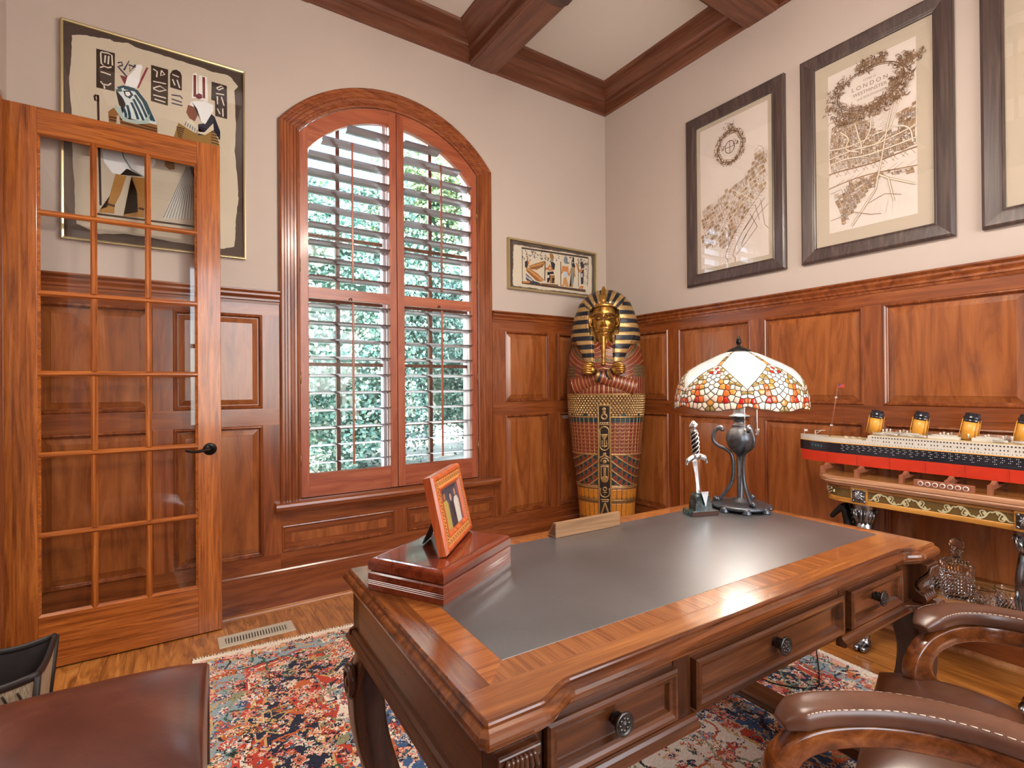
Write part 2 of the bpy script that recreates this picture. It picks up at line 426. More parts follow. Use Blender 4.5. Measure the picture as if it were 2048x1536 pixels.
# ---- wainscot: backboard, stiles, rails, raised panels, cap, base
WT = .016   # stile face stands this far off the wall
PZ = ((.308, 1.033), (1.127, 1.647))
def raised_panel(w, h):
    """bolection-framed raised panel, local x (width) y=-out z"""
    m = MB()
    prof = [(.0,.0),(.004,.006),(.010,.008),(.016,.002),(.017,-.008),(.020,-.010)]   # inset, out (from stile face)
    prof += [(.024,-.010),(.050,-.001),(.051,.001),(.054,.001)]
    def ringpts(ins, out): return [(ins, -out, ins), (w-ins, -out, ins), (w-ins, -out, h-ins), (ins, -out, h-ins)]
    rings = [ringpts(a, b) for a, b in prof]
    vs = [p for r in rings for p in r]; fs = []
    for i in range(len(rings)-1):
        for k in range(4): fs.append((i*4+k, i*4+(k+1)%4, (i+1)*4+(k+1)%4, (i+1)*4+k))
    fs.append(tuple((len(rings)-1)*4+k for k in range(4)))
    return m.add(vs, fs)
def panel_parts(parent, w, h, M):
    full = raised_panel(w, h); nb = 10*4
    mo = MB(); mo.add(full.v[:28], full.f[:24]); mo.xf(M); pp = mo.build('panel_moulding', 'cherry_z', parent, fix=False)
    fl = MB(); fl.add(full.v[24:], [tuple(i-24 for i in f) for f in full.f[24:]]); fl.xf(M); fl.build('raised_panel', 'cherry_field', parent, fix=False)
MA = lambda x, z: Matrix.Translation((x, -WT, z))                                        # back wall
MBm = lambda y, z: Matrix(((0,1,0,-WT),(-1,0,0,y),(0,0,1,z),(0,0,0,1)))                  # right wall: local x -> -y, local -y -> -x
def wains(parent, spans, M, rail_mat, stile_mat, cols, rails, s_lo, s_hi):
    """stile-and-rail face: cols = panel (a,b) along the wall, rows rails"""
    t = WT
    for a, b in rails:      # horizontals
        m = MB().box(s_lo, 0, a, s_hi, t, b); m.xf(M); m.build('rail', rail_mat, parent)
    edges = [s_lo]+[e for c in cols for e in c]+[s_hi]
    for i in range(0, len(edges), 2):
        a, b = edges[i], edges[i+1]
        if b-a < .004: continue
        for z0, z1 in spans:
            m = MB().box(a, 0, z0, b, t, z1); m.xf(M); m.build('stile', stile_mat, parent)
T0A = Matrix.Translation((0, -WT, 0)); T0B = Matrix(((0,1,0,-WT),(-1,0,0,0),(0,0,1,0),(0,0,0,1)))
RAILS = ((0, PZ[0][0]), (PZ[0][1], PZ[1][0]), (PZ[1][1], ZR-.02))
# back wall left of window
colsL = [(-3.57,-3.135), (-3.05,-2.634)]
wains(wall_back, PZ, T0A, 'cherry_x', 'cherry_z', colsL, RAILS, XL, -2.545)
colsR = [(-1.031,-.622), (-.535,-.05)]
wains(wall_back, PZ, T0A, 'cherry_x', 'cherry_z', colsR, RAILS, -1.14, 0)
for a, b in colsL+colsR:
    for z0, z1 in PZ: panel_parts(wall_back, b-a, z1-z0, MA(a, z0))
# under the window
RU = ((0, .309), (.463, .60))
colsU = [(-2.54,-1.877), (-1.79,-1.125)]
wains(wall_back, ((.309,.463),), T0A, 'cherry_x', 'cherry_z', colsU, RU, -2.545, -1.14)
for a, b in colsU: panel_parts(wall_back, b-a, .154, MA(a, .309))
MB().box(-2.545, -WT+.001, .3, -1.14, -.001, .6).build('backboard', 'cherry_x', wall_back)
MB().box(XL, -.004, 0, -2.545, -.0005, ZR-.02).build('backboard', 'cherry_z', wall_back); MB().box(-1.14, -.004, 0, 0, -.0005, ZR-.02).build('backboard', 'cherry_z', wall_back)
# right wall
colsB = [(.05,.652), (.745,1.296), (1.385,1.933), (2.02,2.57), (2.66,3.21), (3.30,3.85)]
wains(wall_right, PZ, T0B, 'cherry_y', 'cherry_z', colsB, RAILS, WT, -YN)
for a, b in colsB:
    for z0, z1 in PZ: panel_parts(wall_right, b-a, z1-z0, MBm(-a, z0))
MB().box(-.004, YN, 0, -.0005, 0, ZR-.02).build('backboard', 'cherry_z', wall_right)
# cap rail, base cap and shoe profiles (out, up)
CAPP = [(0,-.075),(.020,-.075),(.022,-.062),(.028,-.058),(.028,-.048),(.024,-.044),(.030,-.036),(.034,-.030),(.034,-.020),(.040,-.014),(.046,-.008),(.046,-.001),(.044,0),(0,0)]
BCAP = [(0,0),(WT+.014,0),(WT+.014,.01),(WT+.008,.016),(WT+.008,.024),(WT+.003,.032),(0,.032)]
BASE = [(0,0),(WT+.013,0),(WT+.013,.187),(0,.187)]
SHOE = [(0,0),(.019,0),(.0185,.007),(.015,.014),(.010,.018),(.003,.020),(0,.020)]
k_tr = 20
def mould(name, prof, path, mat, parent=None, label=None):
    o = MB().sweep(prof, path, side=-1).build(name, mat, parent)
    if parent is None: struct(o, label)
    return o
sgn = 1
capA1 = mould('trim_21', CAPP, [(XL,0,ZR),(-2.546,0,ZR)], 'cherry_x', None, 'moulded wainscot cap left of the window')
capA2 = mould('trim_22', CAPP, [(-1.138,0,ZR),(0,0,ZR),(0,YN,ZR)], 'cherry_x', None, 'moulded wainscot cap around the corner')
mould('baseboard_back', BASE, [(XL,0,0),(0,0,0)], 'cherry_x', None, 'stained baseboard under the window wall')
mould('base_cap', BCAP, [(XL,0,.187),(0,0,.187)], 'cherry_x', bpy.data.objects['baseboard_back'])
mould('baseboard_right', BASE, [(0,0,0),(0,YN,0)], 'cherry_y', None, 'stained baseboard of the map wall')
mould('base_cap', BCAP, [(0,0,.187),(0,YN,.187)], 'cherry_y', bpy.data.objects['baseboard_right'])
wood('shoe_wood', (150,92,48), (184,124,74), (204,150,100), 'x', rough=.3, coat=.3)
mould('shoe_moulding', SHOE, [(XL,-WT-.013,0),(0,-WT-.013,0)], 'shoe_wood', bpy.data.objects['baseboard_back'])
mould('shoe_moulding', SHOE, [(-WT-.013,0,0),(-WT-.013,YN,0)], 'shoe_wood', bpy.data.objects['baseboard_right'])
# doorway casing on the left wall
CAS = [(0,0),(.018,0),(.022,.010),(.022,.03),(.016,.036),(.016,.07),(.020,.078),(.026,.084),(.026,.096),(.020,.100),(0,.100)]
m = MB()
def case_strip(path, inward, nrm):
    """profile (out, across) along path; across measured towards 'inward'"""
    vs, fs = [], []
    P = [Vector(p) for p in path]; N = Vector(nrm); n_ = len(P)
    for i, p in enumerate(P):
        d0 = (P[i]-P[i-1]).normalized() if i else (P[1]-P[0]).normalized(); d1 = (P[i+1]-P[i]).normalized() if i < n_-1 else d0
        a0, a1 = N.cross(d0)*inward, N.cross(d1)*inward; mt = (a0+a1).normalized(); k = 1/max(.25, mt.dot(a0))
        for o_, ac in CAS: vs.append(p+N*o_+mt*(ac*k))
    mm = len(CAS)
    for i in range(n_-1):
        for k in range(mm): fs.append((i*mm+k, (i+1)*mm+k, (i+1)*mm+(k+1)%mm, i*mm+(k+1)%mm))
    return MB().add(vs, fs).add(vs, [tuple(range(mm)), tuple((n_-1)*mm+k for k in range(mm))])
door_trim = struct(case_strip([(XL, DY0, 0), (XL, DY0, DZ), (XL, DY1, DZ), (XL, DY1, 0)], 1, (1,0,0)).build('trim_23', 'cherry_z'), 'stained casing of the open doorway')
MB().box(XL-.14, DY0-.018, 0, XL, DY0, DZ).build('jamb', 'cherry_z', door_trim); MB().box(XL-.14, DY1, DZ-.018, XL, DY0, DZ).build('jamb', 'cherry_y', door_trim); MB().box(XL-.14, DY1, 0, XL, DY1+.018, DZ).build('jamb', 'cherry_z', door_trim)
# wainscot on the near and left walls (only reflections reach them)
struct(MB().box(XL, DY1-.1, 0, XL+.02, YN, ZR).build('trim_24', 'cherry_y')); struct(MB().box(XL, YN, 0, 0, YN+.02, .75).build('trim_25', 'cherry_x'))
nw = MB()
for x in (-2.9, -1.77, -.64): nw.box(x-.04, YN-.12, .75, x+.04, YN+.02, 2.75)
nw.box(-2.94, YN-.12, .71, -.6, YN+.03, .76); nw.box(-2.94, YN-.12, 2.72, -.6, YN+.02, 2.8); nw.box(-2.9, YN-.1, 1.73, -.6, YN-.06, 1.78)
struct(nw.build('fill_window', 'shutter_z'), 'added window frame in the near wall for fill light')  # made-up window, added so fill light enters from behind the camera
# ================================================================== arched window with plantation shutters
win = thing('window_1', 'arched window with wooden plantation shutters', 'window'); del win['category']; win['kind'] = 'structure'
# casing around the arch: profile (out, across from outside edge to inside)
CASW = [(0,0),(.020,0),(.030,.004),(.034,.012),(.034,.024),(.027,.030),(.027,.040),(.031,.044),(.031,.056),(.022,.062),(.020,.078),(.024,.082),(.024,.092),(.014,.100),(.012,.112),(-.10,.112),(-.10,.100),(0,.1)]
oh = .7035
def casing_ring(ac):
    r = AR_OUT-ac; h = oh-ac
    return [(WXC-h, .595)]+arch(r, h, 40)+[(WXC+h, .595)]
rings = [(o_, casing_ring(ac)) for o_, ac in CASW]
def casing_piece(i0, i1):
    vs, fs = [], []
    for o_, rg in rings:
        for p in rg[i0:i1+1]: vs.append((p[0], -o_, p[1]))
    n_ = i1-i0+1
    for k in range(len(rings)-1):
        for i in range(n_-1): fs.append((k*n_+i, k*n_+i+1, (k+1)*n_+i+1, (k+1)*n_+i))
    return MB().add(vs, fs)
NR = len(rings[0][1])-1
wood('cherry_arch', (104,48,24), (138,74,40), (160,94,54), 'x', rough=.26, coat=.35, scale=3)
casing_piece(0, 1).build('casing_leg', 'cherry_z', win); casing_piece(NR-1, NR).build('casing_leg', 'cherry_z', win)
casing_piece(1, 1+20).build('casing_arch', 'cherry_arch', win); casing_piece(21, NR-1).build('casing_arch', 'cherry_arch', win)
# stool (inside sill)
m = MB().prism([(-.072,.556),(-.066,.552),(-.052,.552),(-.046,.546),(-.034,.534),(-.030,.53),(-.001,.53),(-.001,.595),(-.06,.595),(-.07,.588),(-.074,.575)], 'x', -2.575, -1.102); m.build('stool', 'cherry_x', win)
MB().box(-2.43, -.02, .575, -1.257, .20, .60).build('inner_sill', 'cherry_x', win)
# ---- shutters
SY0, SY1 = -.004, .026     # leaf thickness (room side, window side)
hl = oh-.112               # half clear opening
def arch_z(x, r): 
    d = r*r-(x-WXC)**2; return AZ+math.sqrt(max(0, d))
RI = AR_OUT-.112; RS = RI-.094                       # shutter outer arc, opening arc
def leaf(x0, x1, hinge_left):
    root = bpy.data.objects.new('shutter', None); COL.objects.link(root); root.parent = win
    st = .048; a, b = x0+.002, x1-.002
    # stiles follow the arch at their top
    for s0, s1 in ((a, a+st), (b-st, b)):
        pts = [(s0, .602), (s1, .602)]+[(s1+(s0-s1)*i/6, arch_z(s1+(s0-s1)*i/6, RI-.003)) for i in range(7)]
        MB().prism(pts, 'y', SY0, SY1).build('shutter_stile', 'shutter_z', root, bevel=.0015)
    i0, i1 = a+st, b-st
    n_ = 16
    top = [(i0+(i1-i0)*i/n_, arch_z(i0+(i1-i0)*i/n_, RI-.003)) for i in range(n_+1)]
    RSo = RS
    low = [(i0+(i1-i0)*i/n_, arch_z(i0+(i1-i0)*i/n_, RSo)) for i in range(n_+1)]
    MB().prism(low+top[::-1], 'y', SY0, SY1).build('arched_rail', 'shutter_x', root)
    MB().box(i0, SY0, 1.769, i1, SY1, 1.833).build('middle_rail', 'shutter_x', root)
    MB().box(i0, SY0, .602, i1, SY1, .738).build('bottom_rail', 'shutter_x', root)
    cx = (i0+i1)/2
    # louvers: lens section, run full width, cut shorter under the arch
    D, TH = .086, .0105; yc = (SY0+SY1)/2
    sec = [(-D/2,0),(-D*.3,TH*.36),(0,TH/2),(D*.3,TH*.36),(D/2,0),(D*.3,-TH*.36),(0,-TH/2),(-D*.3,-TH*.36)]
    tilt = math.radians(-13)
    sec = [(yc+p[0]*math.cos(tilt), p[0]*math.sin(tilt)+p[1]) for p in sec]
    P0 = None
    zs = [.795+i*.1035 for i in range(10)]+[1.893+i*.1035 for i in range(11)]
    for z in zs:
        xa, xb = i0, i1
        zz = z+.012
        if z > 1.8:
            d = RSo**2-(zz-AZ)**2
            if d <= 0: continue
            xl, xr = WXC-math.sqrt(d), WXC+math.sqrt(d)
            xa, xb = max(xa, xl), min(xb, xr)
            if xb-xa < .05: continue
        MB().prism([(p[0], p[1]+z) for p in sec], 'x', xa+.001, xb-.001).build('louver', 'louver_wood', root)
    # tilt rods in front of the louvers
    for z0, z1 in ((.778, 1.748), (1.872, min(arch_z(cx, RSo)-.05, 2.72))):
        MB().prism([(cx-.006, SY0-.046), (cx+.006, SY0-.046), (cx+.006, SY0-.036), (cx-.006, SY0-.036)], 'z', z0, z1).build('tilt_rod', 'shutter_z', root, bevel=.002)
    MB().tube(bez((cx-.012,SY0-.001,1.772),(cx-.012,SY0-.02,1.786),(cx+.004,SY0-.02,1.786),(cx+.004,SY0-.001,1.772), 8), .0025, 6).build('rod_catch', 'dark_bronze', root)
    hx = a if hinge_left else b
    for z in (.82, 1.30, 1.95, 2.45):
        MB().lathe([(.004,-.035),(.004,.035)], (hx, SY0-.003, z), 8).build('hinge', 'antique_brass', root)
    return root
n = NT('louver_wood'); n.set(base=srgb(98,80,76), rough=.22, coat=.9, coatr=.12); MATS['louver_wood'] = n.m
leaf(WXC-hl, WXC, True); leaf(WXC, WXC+hl, False)
# ---- glazed units outside
GY = .150
def sash_frame(x0, x1):
    m = MB(); f = .035
    m.box(x0, GY-.02, .60, x0+f, GY+.03, 3.0); m.box(x1-f, GY-.02, .60, x1, GY+.03, 3.0); m.box(x0, GY-.02, .60, x1, GY+.03, .645)
    return m
units = ((WXC-hl-.03, WXC-.012), (WXC+.012, WXC+hl+.03))
wood('muntin_wood', (70,40,26), (100,60,40), (120,76,52), 'z', rough=.4, coat=.1)
for ua, ub in units:
    sash_frame(ua, ub).build('sash', 'white_vinyl', win)
    xm = ua+(ub-ua)*.47
    MB().box(xm-.012, GY-.012, .64, xm+.012, GY+.014, 3.0).build('muntin', 'muntin_wood', win)
    for z in (.99, 1.385, 1.78, 2.18, 2.58):
        MB().box(ua+.035, GY-.010, z-.011, ub-.035, GY+.012, z+.011).build('muntin', 'muntin_wood', win)
    MB().box(ua+.03, GY, .64, ub-.03, GY+.004, 3.0).build('glass_pane', 'window_glass', win)
MB().box(WXC-.030, GY-.05, .60, WXC+.030, GY+.05, 3.05).build('mullion', 'white_vinyl', win)
MB().box(WXC-hl-.12, .20, .54, WXC+hl+.12, .30, .60).build('outer_sill', 'white_vinyl', win)
# ================================================================== outside
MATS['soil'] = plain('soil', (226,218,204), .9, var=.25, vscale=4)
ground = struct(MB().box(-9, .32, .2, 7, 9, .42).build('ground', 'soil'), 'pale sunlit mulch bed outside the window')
def leaf_mat(name, c):
    n = NT(name); n.set(rough=.42, spec=.6)
    f = n.noise(n.coords(), 3.0, 3); oi = n.n('Attribute', attribute_name='col')
    n.l(oi.outputs['Color'], n.b.inputs['Base Color']); MATS[name] = n.m
leaf_mat('leaf', None)
rng = np.random.default_rng(5)
def hedge(name, label, center, size, count, leaf_len, seed, cols):
    r = np.random.default_rng(seed)
    n_ = count
    d = r.normal(size=(n_,3)); d /= np.linalg.norm(d, axis=1, keepdims=True)
    rad = r.uniform(.72, 1.0, (n_,1)); 
    p = d*rad; p[:,1] = -np.abs(p[:,1])*1.0                     # the side that faces the window
    wob = np.stack([np.sin(p[:,0]*7+p[:,2]*5+seed), np.cos(p[:,2]*9+p[:,0]*4), np.sin(p[:,0]*6-p[:,2]*8)], 1)*.10
    P = np.array(center)+(p+wob)*np.array(size)
    nrm = d+r.normal(scale=.55, size=(n_,3)); nrm[:,1] -= .25; nrm /= np.linalg.norm(nrm, axis=1, keepdims=True)
    t = np.cross(nrm, r.normal(size=(n_,3))); t /= np.linalg.norm(t, axis=1, keepdims=True); b = np.cross(nrm, t)
    L = leaf_len*r.uniform(.6, 1.25, (n_,1)); Wd = L*.36
    q = np.stack([P-t*L*.5, P+b*Wd+nrm*L*.05, P+t*L*.5-nrm*L*.06, P-b*Wd+nrm*L*.05], 1).reshape(-1,3)
    F = np.arange(n_*4).reshape(-1,4)
    ci = r.integers(0, len(cols), n_); c = np.array([srgb(*x) for x in cols])[ci]; c[:,:3] *= r.uniform(.6, 1.35, (n_,1))
    C = np.repeat(c, 4, axis=0)
    root = thing(name, label, 'shrub', (center[0], center[1], .42))
    o = mesh_np('foliage', q-np.array([center[0], center[1], .42]), F, 'leaf', root, C, False); o['kind'] = 'stuff'
    core = MB().ball((0, .25, center[2]-.42), (size[0]*.80, size[1]*.55, size[2]*.70), 20, 14).build('inner_branches', plain(name+'_core', (96,128,110), .9, var=.6, vscale=14), root)
    MB().lathe([(.05,0),(.04,.4),(.03,.9)], (0,.1,0), 8).build('stem', plain(name+'_stem', (96,76,56), .9), root)
    return root
G1 = [(104,152,140),(132,178,164),(172,206,190),(84,130,124),(222,236,226),(120,166,158)]
G2 = [(164,196,140),(190,212,160),(140,178,130),(222,232,200),(120,160,124)]
hedge('evergreen_shrub', 'tall blue green evergreen hedge bush seen through the left shutter', (-1.55, 2.2, 1.75), (1.15,.75,1.7), 34000, .048, 1, G1)
hedge('evergreen_shrub', 'dark evergreen hedge bush seen through the right shutter', (.55, 2.5, 1.8), (1.35,.8,1.75), 34000, .048, 2, G1)
hedge('evergreen_shrub', 'bright yellow green leafy tree above the hedge', (.95, 3.9, 3.1), (2.5,.9,1.9), 36000, .065, 3, G2)
hedge('evergreen_shrub', 'sunlit hedge bush low at the far end of the bed', (2.7, 3.2, 1.9), (1.5,.8,1.8), 16000, .06, 4, G1)
hedge('evergreen_shrub', 'pale green leafy tree rising behind the left hedge', (-2.6, 4.2, 1.9), (1.5,.8,1.6), 14000, .06, 6, G2)
# flat print of the two papyri: (kind, colour, outline, width)
BIG_SHEET = [(0.0404,0.9644),(0.0876,0.9821),(0.1078,0.9818),(0.18,0.9967),(0.1957,0.9891),(0.2545,1.0039),(0.2872,0.992),(0.3483,0.9933),(0.3996,0.9906),(0.4579,0.9898),(0.5665,0.9878),(0.6163,0.9791),(0.6737,0.9871),(0.6996,0.9809),(0.7322,0.9393),(0.7156,0.9118),(0.7214,0.735),(0.7161,0.585),(0.7266,0.4388),(0.7308,0.3653),(0.7326,0.3188),(0.7189,0.2145),(0.7166,0.1302),(0.7117,0.0628),(0.6502,0.043),(0.538,0.0449),(0.4424,0.0471),(0.3393,0.0571),(0.2297,0.0569),(0.1355,0.042),(0.0999,0.0559),(0.055,0.0776),(0.0492,0.1217),(0.048,0.2263),(0.0402,0.4175),(0.0369,0.6094),(0.03,0.7614),(0.0376,0.8669)]
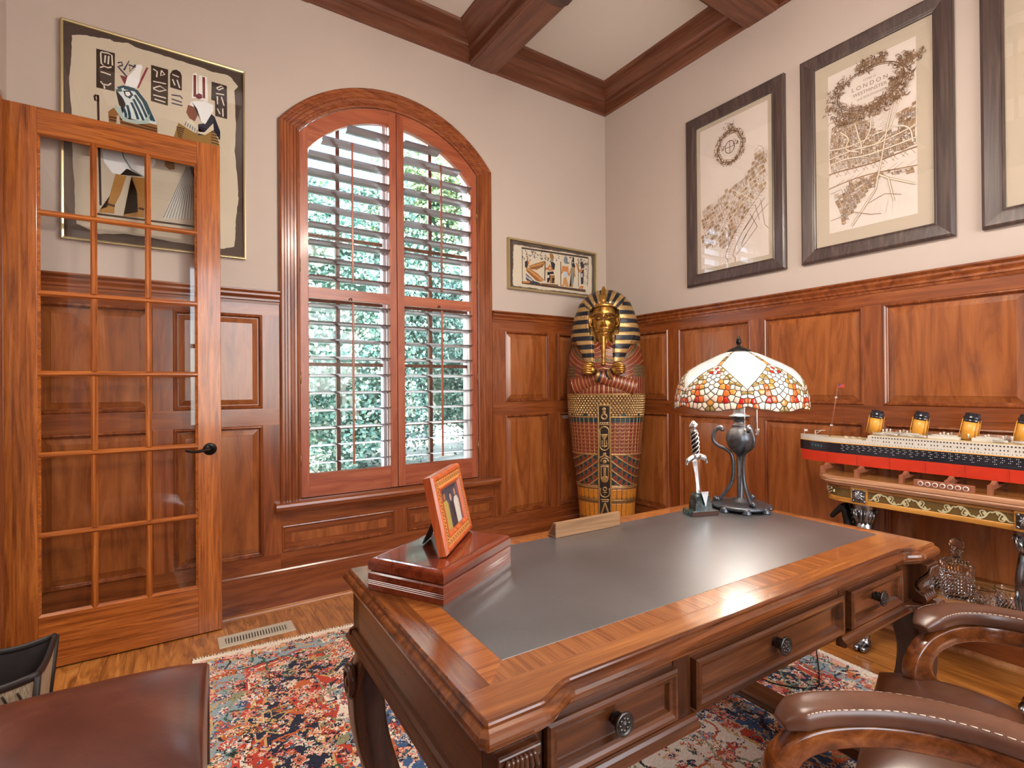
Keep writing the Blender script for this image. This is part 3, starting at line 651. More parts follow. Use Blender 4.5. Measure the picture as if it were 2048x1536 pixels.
BIG = [('poly',(58,44,36),[(0.1296,0.932),(0.2008,0.9342),(0.1991,0.7468),(0.129,0.7446)],0),('poly',(58,44,36),[(0.3453,0.9268),(0.4167,0.9266),(0.4148,0.7408),(0.3435,0.7437)],0),('poly',(58,44,36),[(0.4241,0.9046),(0.4353,0.9294),(0.4518,0.9384),(0.4683,0.9319),(0.4753,0.9145),(0.475,0.8365),(0.425,0.8384)],0),('poly',(58,44,36),[(0.6086,0.9278),(0.6799,0.9264),(0.6804,0.7473),(0.6248,0.7484),(0.6232,0.8282),(0.6063,0.8303)],0),('line',(222,214,200),[(0.146,0.9181),(0.1484,0.8662),(0.1561,0.8622)],0.006),('line',(222,214,200),[(0.146,0.9214),(0.1745,0.9249),(0.1892,0.9201),(0.1911,0.8709)],0.006),('line',(222,214,200),[(0.1641,0.9113),(0.1613,0.874)],0.006),('line',(222,214,200),[(0.1771,0.9126),(0.1744,0.8718)],0.006),('line',(222,214,200),[(0.1432,0.8446),(0.1587,0.8565),(0.1743,0.8538),(0.1874,0.8629)],0.006),('line',(222,214,200),[(0.1457,0.8257),(0.1638,0.8251),(0.1847,0.8221)],0.006),('line',(222,214,200),[(0.1455,0.7795),(0.1532,0.7688),(0.174,0.7688),(0.1856,0.7825)],0.006),('line',(222,214,200),[(0.1584,0.7639),(0.1609,0.7481)],0.006),('line',(222,214,200),[(0.3537,0.9089),(0.3706,0.9008),(0.3677,0.8721)],0.006),('line',(222,214,200),[(0.3878,0.9135),(0.4021,0.8973),(0.3848,0.8847),(0.3878,0.91)],0.006),('line',(222,214,200),[(0.3534,0.8467),(0.4077,0.8503)],0.006),('line',(222,214,200),[(0.3533,0.8122),(0.3818,0.8316),(0.4076,0.8189),(0.3788,0.8029),(0.3533,0.8088)],0.006),('line',(222,214,200),[(0.3532,0.7777),(0.4074,0.777)],0.006),('line',(222,214,200),[(0.3588,0.7587),(0.4044,0.7552)],0.006),('line',(222,214,200),[(0.4341,0.9079),(0.4634,0.9035)],0.006),('line',(222,214,200),[(0.4351,0.8837),(0.4456,0.8554)],0.006),('line',(222,214,200),[(0.4545,0.8865),(0.4662,0.8479)],0.006),('line',(222,214,200),[(0.6318,0.9002),(0.6542,0.9183),(0.6637,0.9103),(0.6413,0.8922),(0.6318,0.9002)],0.006),('line',(222,214,200),[(0.6285,0.8699),(0.6668,0.8744)],0.006),('line',(222,214,200),[(0.6348,0.8572),(0.6358,0.8137)],0.006),('line',(222,214,200),[(0.6539,0.8594),(0.6665,0.8155)],0.006),('line',(222,214,200),[(0.6345,0.7913),(0.6471,0.7657)],0.006),('line',(222,214,200),[(0.66,0.7988),(0.6611,0.7551)],0.006),('line',(60,56,80),[(0.4307,0.8016),(0.469,0.8063),(0.4778,0.7949)],0.007),('line',(60,56,80),[(0.4306,0.7805),(0.4748,0.7763)],0.007),('line',(60,56,80),[(0.4306,0.7595),(0.4777,0.7595)],0.007),('line',(60,56,80),[(0.2113,0.8911),(0.2273,0.8999),(0.2299,0.884),(0.2165,0.8762)],0.007),('line',(60,56,80),[(0.2352,0.8623),(0.2569,0.9169),(0.2595,0.8637),(0.2814,0.905)],0.007),('line',(60,56,80),[(0.2112,0.8743),(0.2485,0.8331)],0.007),('line',(60,56,80),[(0.2541,0.8957),(0.2868,0.8932)],0.007),('poly',(120,40,46),[(0.219,0.8334),(0.2512,0.8339),(0.2403,0.7886)],0),('poly',(236,236,238),[(0.2387,0.7881),(0.2485,0.8331),(0.2786,0.8802),(0.2869,0.9068),(0.3034,0.9138),(0.31,0.9045),(0.3033,0.8783),(0.2965,0.8215),(0.2865,0.7911)],0),('poly',(136,52,66),[(0.3099,0.8634),(0.3256,0.9063),(0.3345,0.908),(0.2947,0.7937),(0.2865,0.7911)],0),('poly',(214,226,228),[(0.2029,0.758),(0.2322,0.784),(0.2701,0.7927),(0.3029,0.769),(0.3305,0.7227),(0.364,0.6497),(0.3639,0.6276),(0.3135,0.6321),(0.2532,0.624),(0.2253,0.6296),(0.2319,0.6731),(0.2427,0.6965),(0.232,0.7235),(0.2108,0.7485)],0),('line',(36,72,88),[(0.2349,0.7748),(0.2809,0.7758),(0.3138,0.7314),(0.347,0.645)],0.011),('line',(36,72,88),[(0.2484,0.7845),(0.2864,0.7775),(0.3222,0.7304),(0.3572,0.6444)],0.011),('line',(36,72,88),[(0.2781,0.7545),(0.3027,0.7144),(0.333,0.641)],0.011),('line',(36,72,88),[(0.2726,0.7325),(0.2916,0.6906),(0.3135,0.6369)],0.011),('line',(36,72,88),[(0.2643,0.7131),(0.2806,0.6738),(0.2914,0.6362)],0.011),('line',(36,72,88),[(0.248,0.6947),(0.256,0.6599),(0.2586,0.6303)],0.011),('line',(36,72,88),[(0.2345,0.6739),(0.2425,0.6493),(0.2424,0.6325)],0.011),('line',(36,72,88),[(0.2109,0.7672),(0.2349,0.7829),(0.2782,0.7817)],0.011),('poly',(40,66,78),[(0.2322,0.7605),(0.2591,0.7723),(0.2727,0.7528),(0.259,0.7284),(0.2401,0.7361)],0),('poly',(240,240,240),[(0.2402,0.7576),(0.2564,0.7627),(0.2618,0.7495),(0.2509,0.738),(0.2428,0.7436)],0),('poly',(70,96,100),[(0.2029,0.758),(0.2242,0.7714),(0.2295,0.7563),(0.2119,0.7488)],0),('poly',(150,104,58),[(0.1736,0.6414),(0.2053,0.6786),(0.2264,0.6312),(0.2559,0.6248),(0.3135,0.6321),(0.3696,0.6291),(0.3706,0.5893),(0.33,0.5887),(0.176,0.5904)],0),('line',(84,52,30),[(0.1761,0.6169),(0.2157,0.6182),(0.3695,0.6098)],0.008),('line',(84,52,30),[(0.1787,0.6044),(0.3695,0.5973)],0.008),('poly',(176,196,190),[(0.1947,0.6688),(0.2212,0.6834),(0.2317,0.6328),(0.2559,0.6262),(0.3135,0.6355),(0.3387,0.677),(0.3358,0.6281),(0.2858,0.6108),(0.2316,0.6126)],0),('poly',(196,186,164),[(0.2077,0.6326),(0.2157,0.6349),(0.2209,0.5928),(0.205,0.5918)],0),('poly',(238,240,242),[(0.1471,0.4703),(0.2099,0.4796),(0.3185,0.4796),(0.3605,0.4555),(0.3632,0.4354),(0.3462,0.4073),(0.3125,0.3552),(0.2767,0.3609),(0.2443,0.3806),(0.2201,0.3449),(0.1883,0.3465),(0.1572,0.3937)],0),('line',(120,140,150),[(0.2232,0.4762),(0.2337,0.4319),(0.2632,0.3815),(0.3125,0.3552)],0.006),('poly',(176,128,66),[(0.2015,0.3455),(0.2441,0.3436),(0.2197,0.2479),(0.1973,0.1902),(0.1956,0.1499),(0.1358,0.1444),(0.141,0.1598),(0.1695,0.1783),(0.1775,0.2328)],0),('poly',(176,128,66),[(0.2631,0.3444),(0.318,0.3496),(0.3145,0.1509),(0.23,0.1427),(0.2354,0.1537),(0.2897,0.175),(0.2846,0.2745)],0),('line',(70,50,40),[(0.1695,0.1915),(0.1983,0.187)],0.01),('line',(70,50,40),[(0.2926,0.1946),(0.3146,0.1918)],0.01),('line',(70,50,40),[(0.1052,0.1369),(0.5262,0.1416)],0.01),('line',(60,44,40),[(0.1299,0.7088),(0.1222,0.6999),(0.1247,0.681),(0.1365,0.6812),(0.135,0.7104),(0.1436,0.18)],0.009),('poly',(126,72,52),[(0.5016,0.7701),(0.5349,0.7729),(0.5482,0.7373),(0.5316,0.6931),(0.5074,0.7027),(0.4937,0.7301)],0),('poly',(150,116,64),[(0.4386,0.5864),(0.4595,0.6659),(0.5041,0.6463),(0.565,0.6376),(0.6151,0.6946),(0.6475,0.5827),(0.5958,0.5828),(0.5039,0.5858)],0),('line',(60,44,34),[(0.4506,0.6423),(0.4862,0.6428)],0.005),('line',(60,44,34),[(0.4517,0.6335),(0.4837,0.6323)],0.005),('line',(60,44,34),[(0.4529,0.6247),(0.4813,0.6217)],0.005),('line',(60,44,34),[(0.454,0.6158),(0.4789,0.6111)],0.005),('line',(60,44,34),[(0.4552,0.607),(0.4765,0.6006)],0.005),('line',(60,44,34),[(0.4563,0.5981),(0.474,0.5901)],0.005),('line',(60,44,34),[(0.6055,0.6593),(0.6434,0.6585)],0.005),('line',(60,44,34),[(0.6055,0.6448),(0.6434,0.6439)],0.005),('line',(60,44,34),[(0.6054,0.6302),(0.6433,0.6292)],0.005),('line',(60,44,34),[(0.6053,0.6157),(0.6432,0.6145)],0.005),('line',(60,44,34),[(0.6053,0.6011),(0.6432,0.5999)],0.005),('poly',(24,30,50),[(0.581,0.7684),(0.6216,0.7438),(0.6479,0.6707),(0.6465,0.6249),(0.6119,0.6756),(0.5743,0.6329),(0.5465,0.6255),(0.5468,0.683),(0.5714,0.6934)],0),('poly',(214,206,186),[(0.4833,0.6796),(0.5164,0.6996),(0.5467,0.665),(0.5466,0.6435),(0.5743,0.6473),(0.6151,0.7056),(0.6182,0.6736),(0.5774,0.6337),(0.5283,0.635),(0.4922,0.6502)],0),('line',(90,110,130),[(0.4935,0.6825),(0.4874,0.6595)],0.004),('line',(90,110,130),[(0.5031,0.6766),(0.4982,0.6546)],0.004),('line',(90,110,130),[(0.5127,0.6707),(0.509,0.6498)],0.004),('line',(90,110,130),[(0.5223,0.6648),(0.5198,0.6449)],0.004),('line',(90,110,130),[(0.532,0.6589),(0.5307,0.6399)],0.004),('line',(90,110,130),[(0.5418,0.6529),(0.5417,0.635)],0.004),('poly',(232,234,236),[(0.5168,0.796),(0.5781,0.8124),(0.6156,0.804),(0.6167,0.7752),(0.5788,0.6919),(0.5591,0.7008),(0.5422,0.7628),(0.5095,0.7724)],0),('poly',(236,234,228),[(0.5235,0.941),(0.5418,0.9507),(0.5461,0.8214),(0.5181,0.81)],0),('poly',(236,234,228),[(0.5509,0.9429),(0.588,0.9443),(0.5918,0.8136),(0.5486,0.815)],0),('line',(120,46,50),[(0.5326,0.9369),(0.5321,0.8221)],0.012),('line',(120,46,50),[(0.5725,0.9392),(0.5732,0.8275)],0.012),('poly',(110,40,60),[(0.5364,0.8342),(0.5505,0.8472),(0.5646,0.8429),(0.5658,0.8253),(0.5504,0.8155),(0.5382,0.819)],0),('poly',(214,214,208),[(0.4986,0.4636),(0.5306,0.4568),(0.5313,0.1853),(0.3895,0.1585),(0.4199,0.2531),(0.4613,0.3598)],0),('line',(120,118,112),[(0.4949,0.4486),(0.3935,0.1634)],0.003),('line',(120,118,112),[(0.4979,0.4478),(0.4062,0.1649)],0.003),('line',(120,118,112),[(0.5009,0.4471),(0.4189,0.1664)],0.003),('line',(120,118,112),[(0.5039,0.4464),(0.4317,0.1679)],0.003),('line',(120,118,112),[(0.5069,0.4457),(0.4446,0.1695)],0.003),('line',(120,118,112),[(0.5099,0.4449),(0.4576,0.1711)],0.003),('line',(120,118,112),[(0.513,0.4442),(0.4706,0.1726)],0.003),('line',(120,118,112),[(0.516,0.4435),(0.4837,0.1742)],0.003),('line',(120,118,112),[(0.519,0.4427),(0.4968,0.1758)],0.003),('line',(120,118,112),[(0.522,0.442),(0.51,0.1774)],0.003),('line',(120,118,112),[(0.525,0.4412),(0.5233,0.179)],0.003),('poly',(150,104,60),[(0.4004,0.4581),(0.4411,0.4572),(0.4439,0.4227),(0.4205,0.4139),(0.4003,0.4302)],0),('poly',(70,58,56),[(0.5064,0.4512),(0.5305,0.4518),(0.5314,0.3748)],0)]
SM_SHEET = [(0.0576,0.3304),(0.0953,0.333),(0.1666,0.3316),(0.2081,0.3313),(0.2712,0.3339),(0.3735,0.3355),(0.401,0.3385),(0.4676,0.3364),(0.57,0.3408),(0.6871,0.3389),(0.8204,0.3454),(0.8303,0.2383),(0.8199,0.0251),(0.6837,0.0262),(0.5095,0.0275),(0.3978,0.0233),(0.3324,0.0191),(0.2366,0.0268),(0.133,0.0249),(0.0473,0.0266),(0.0441,0.1028),(0.0513,0.1865),(0.0496,0.2691)]
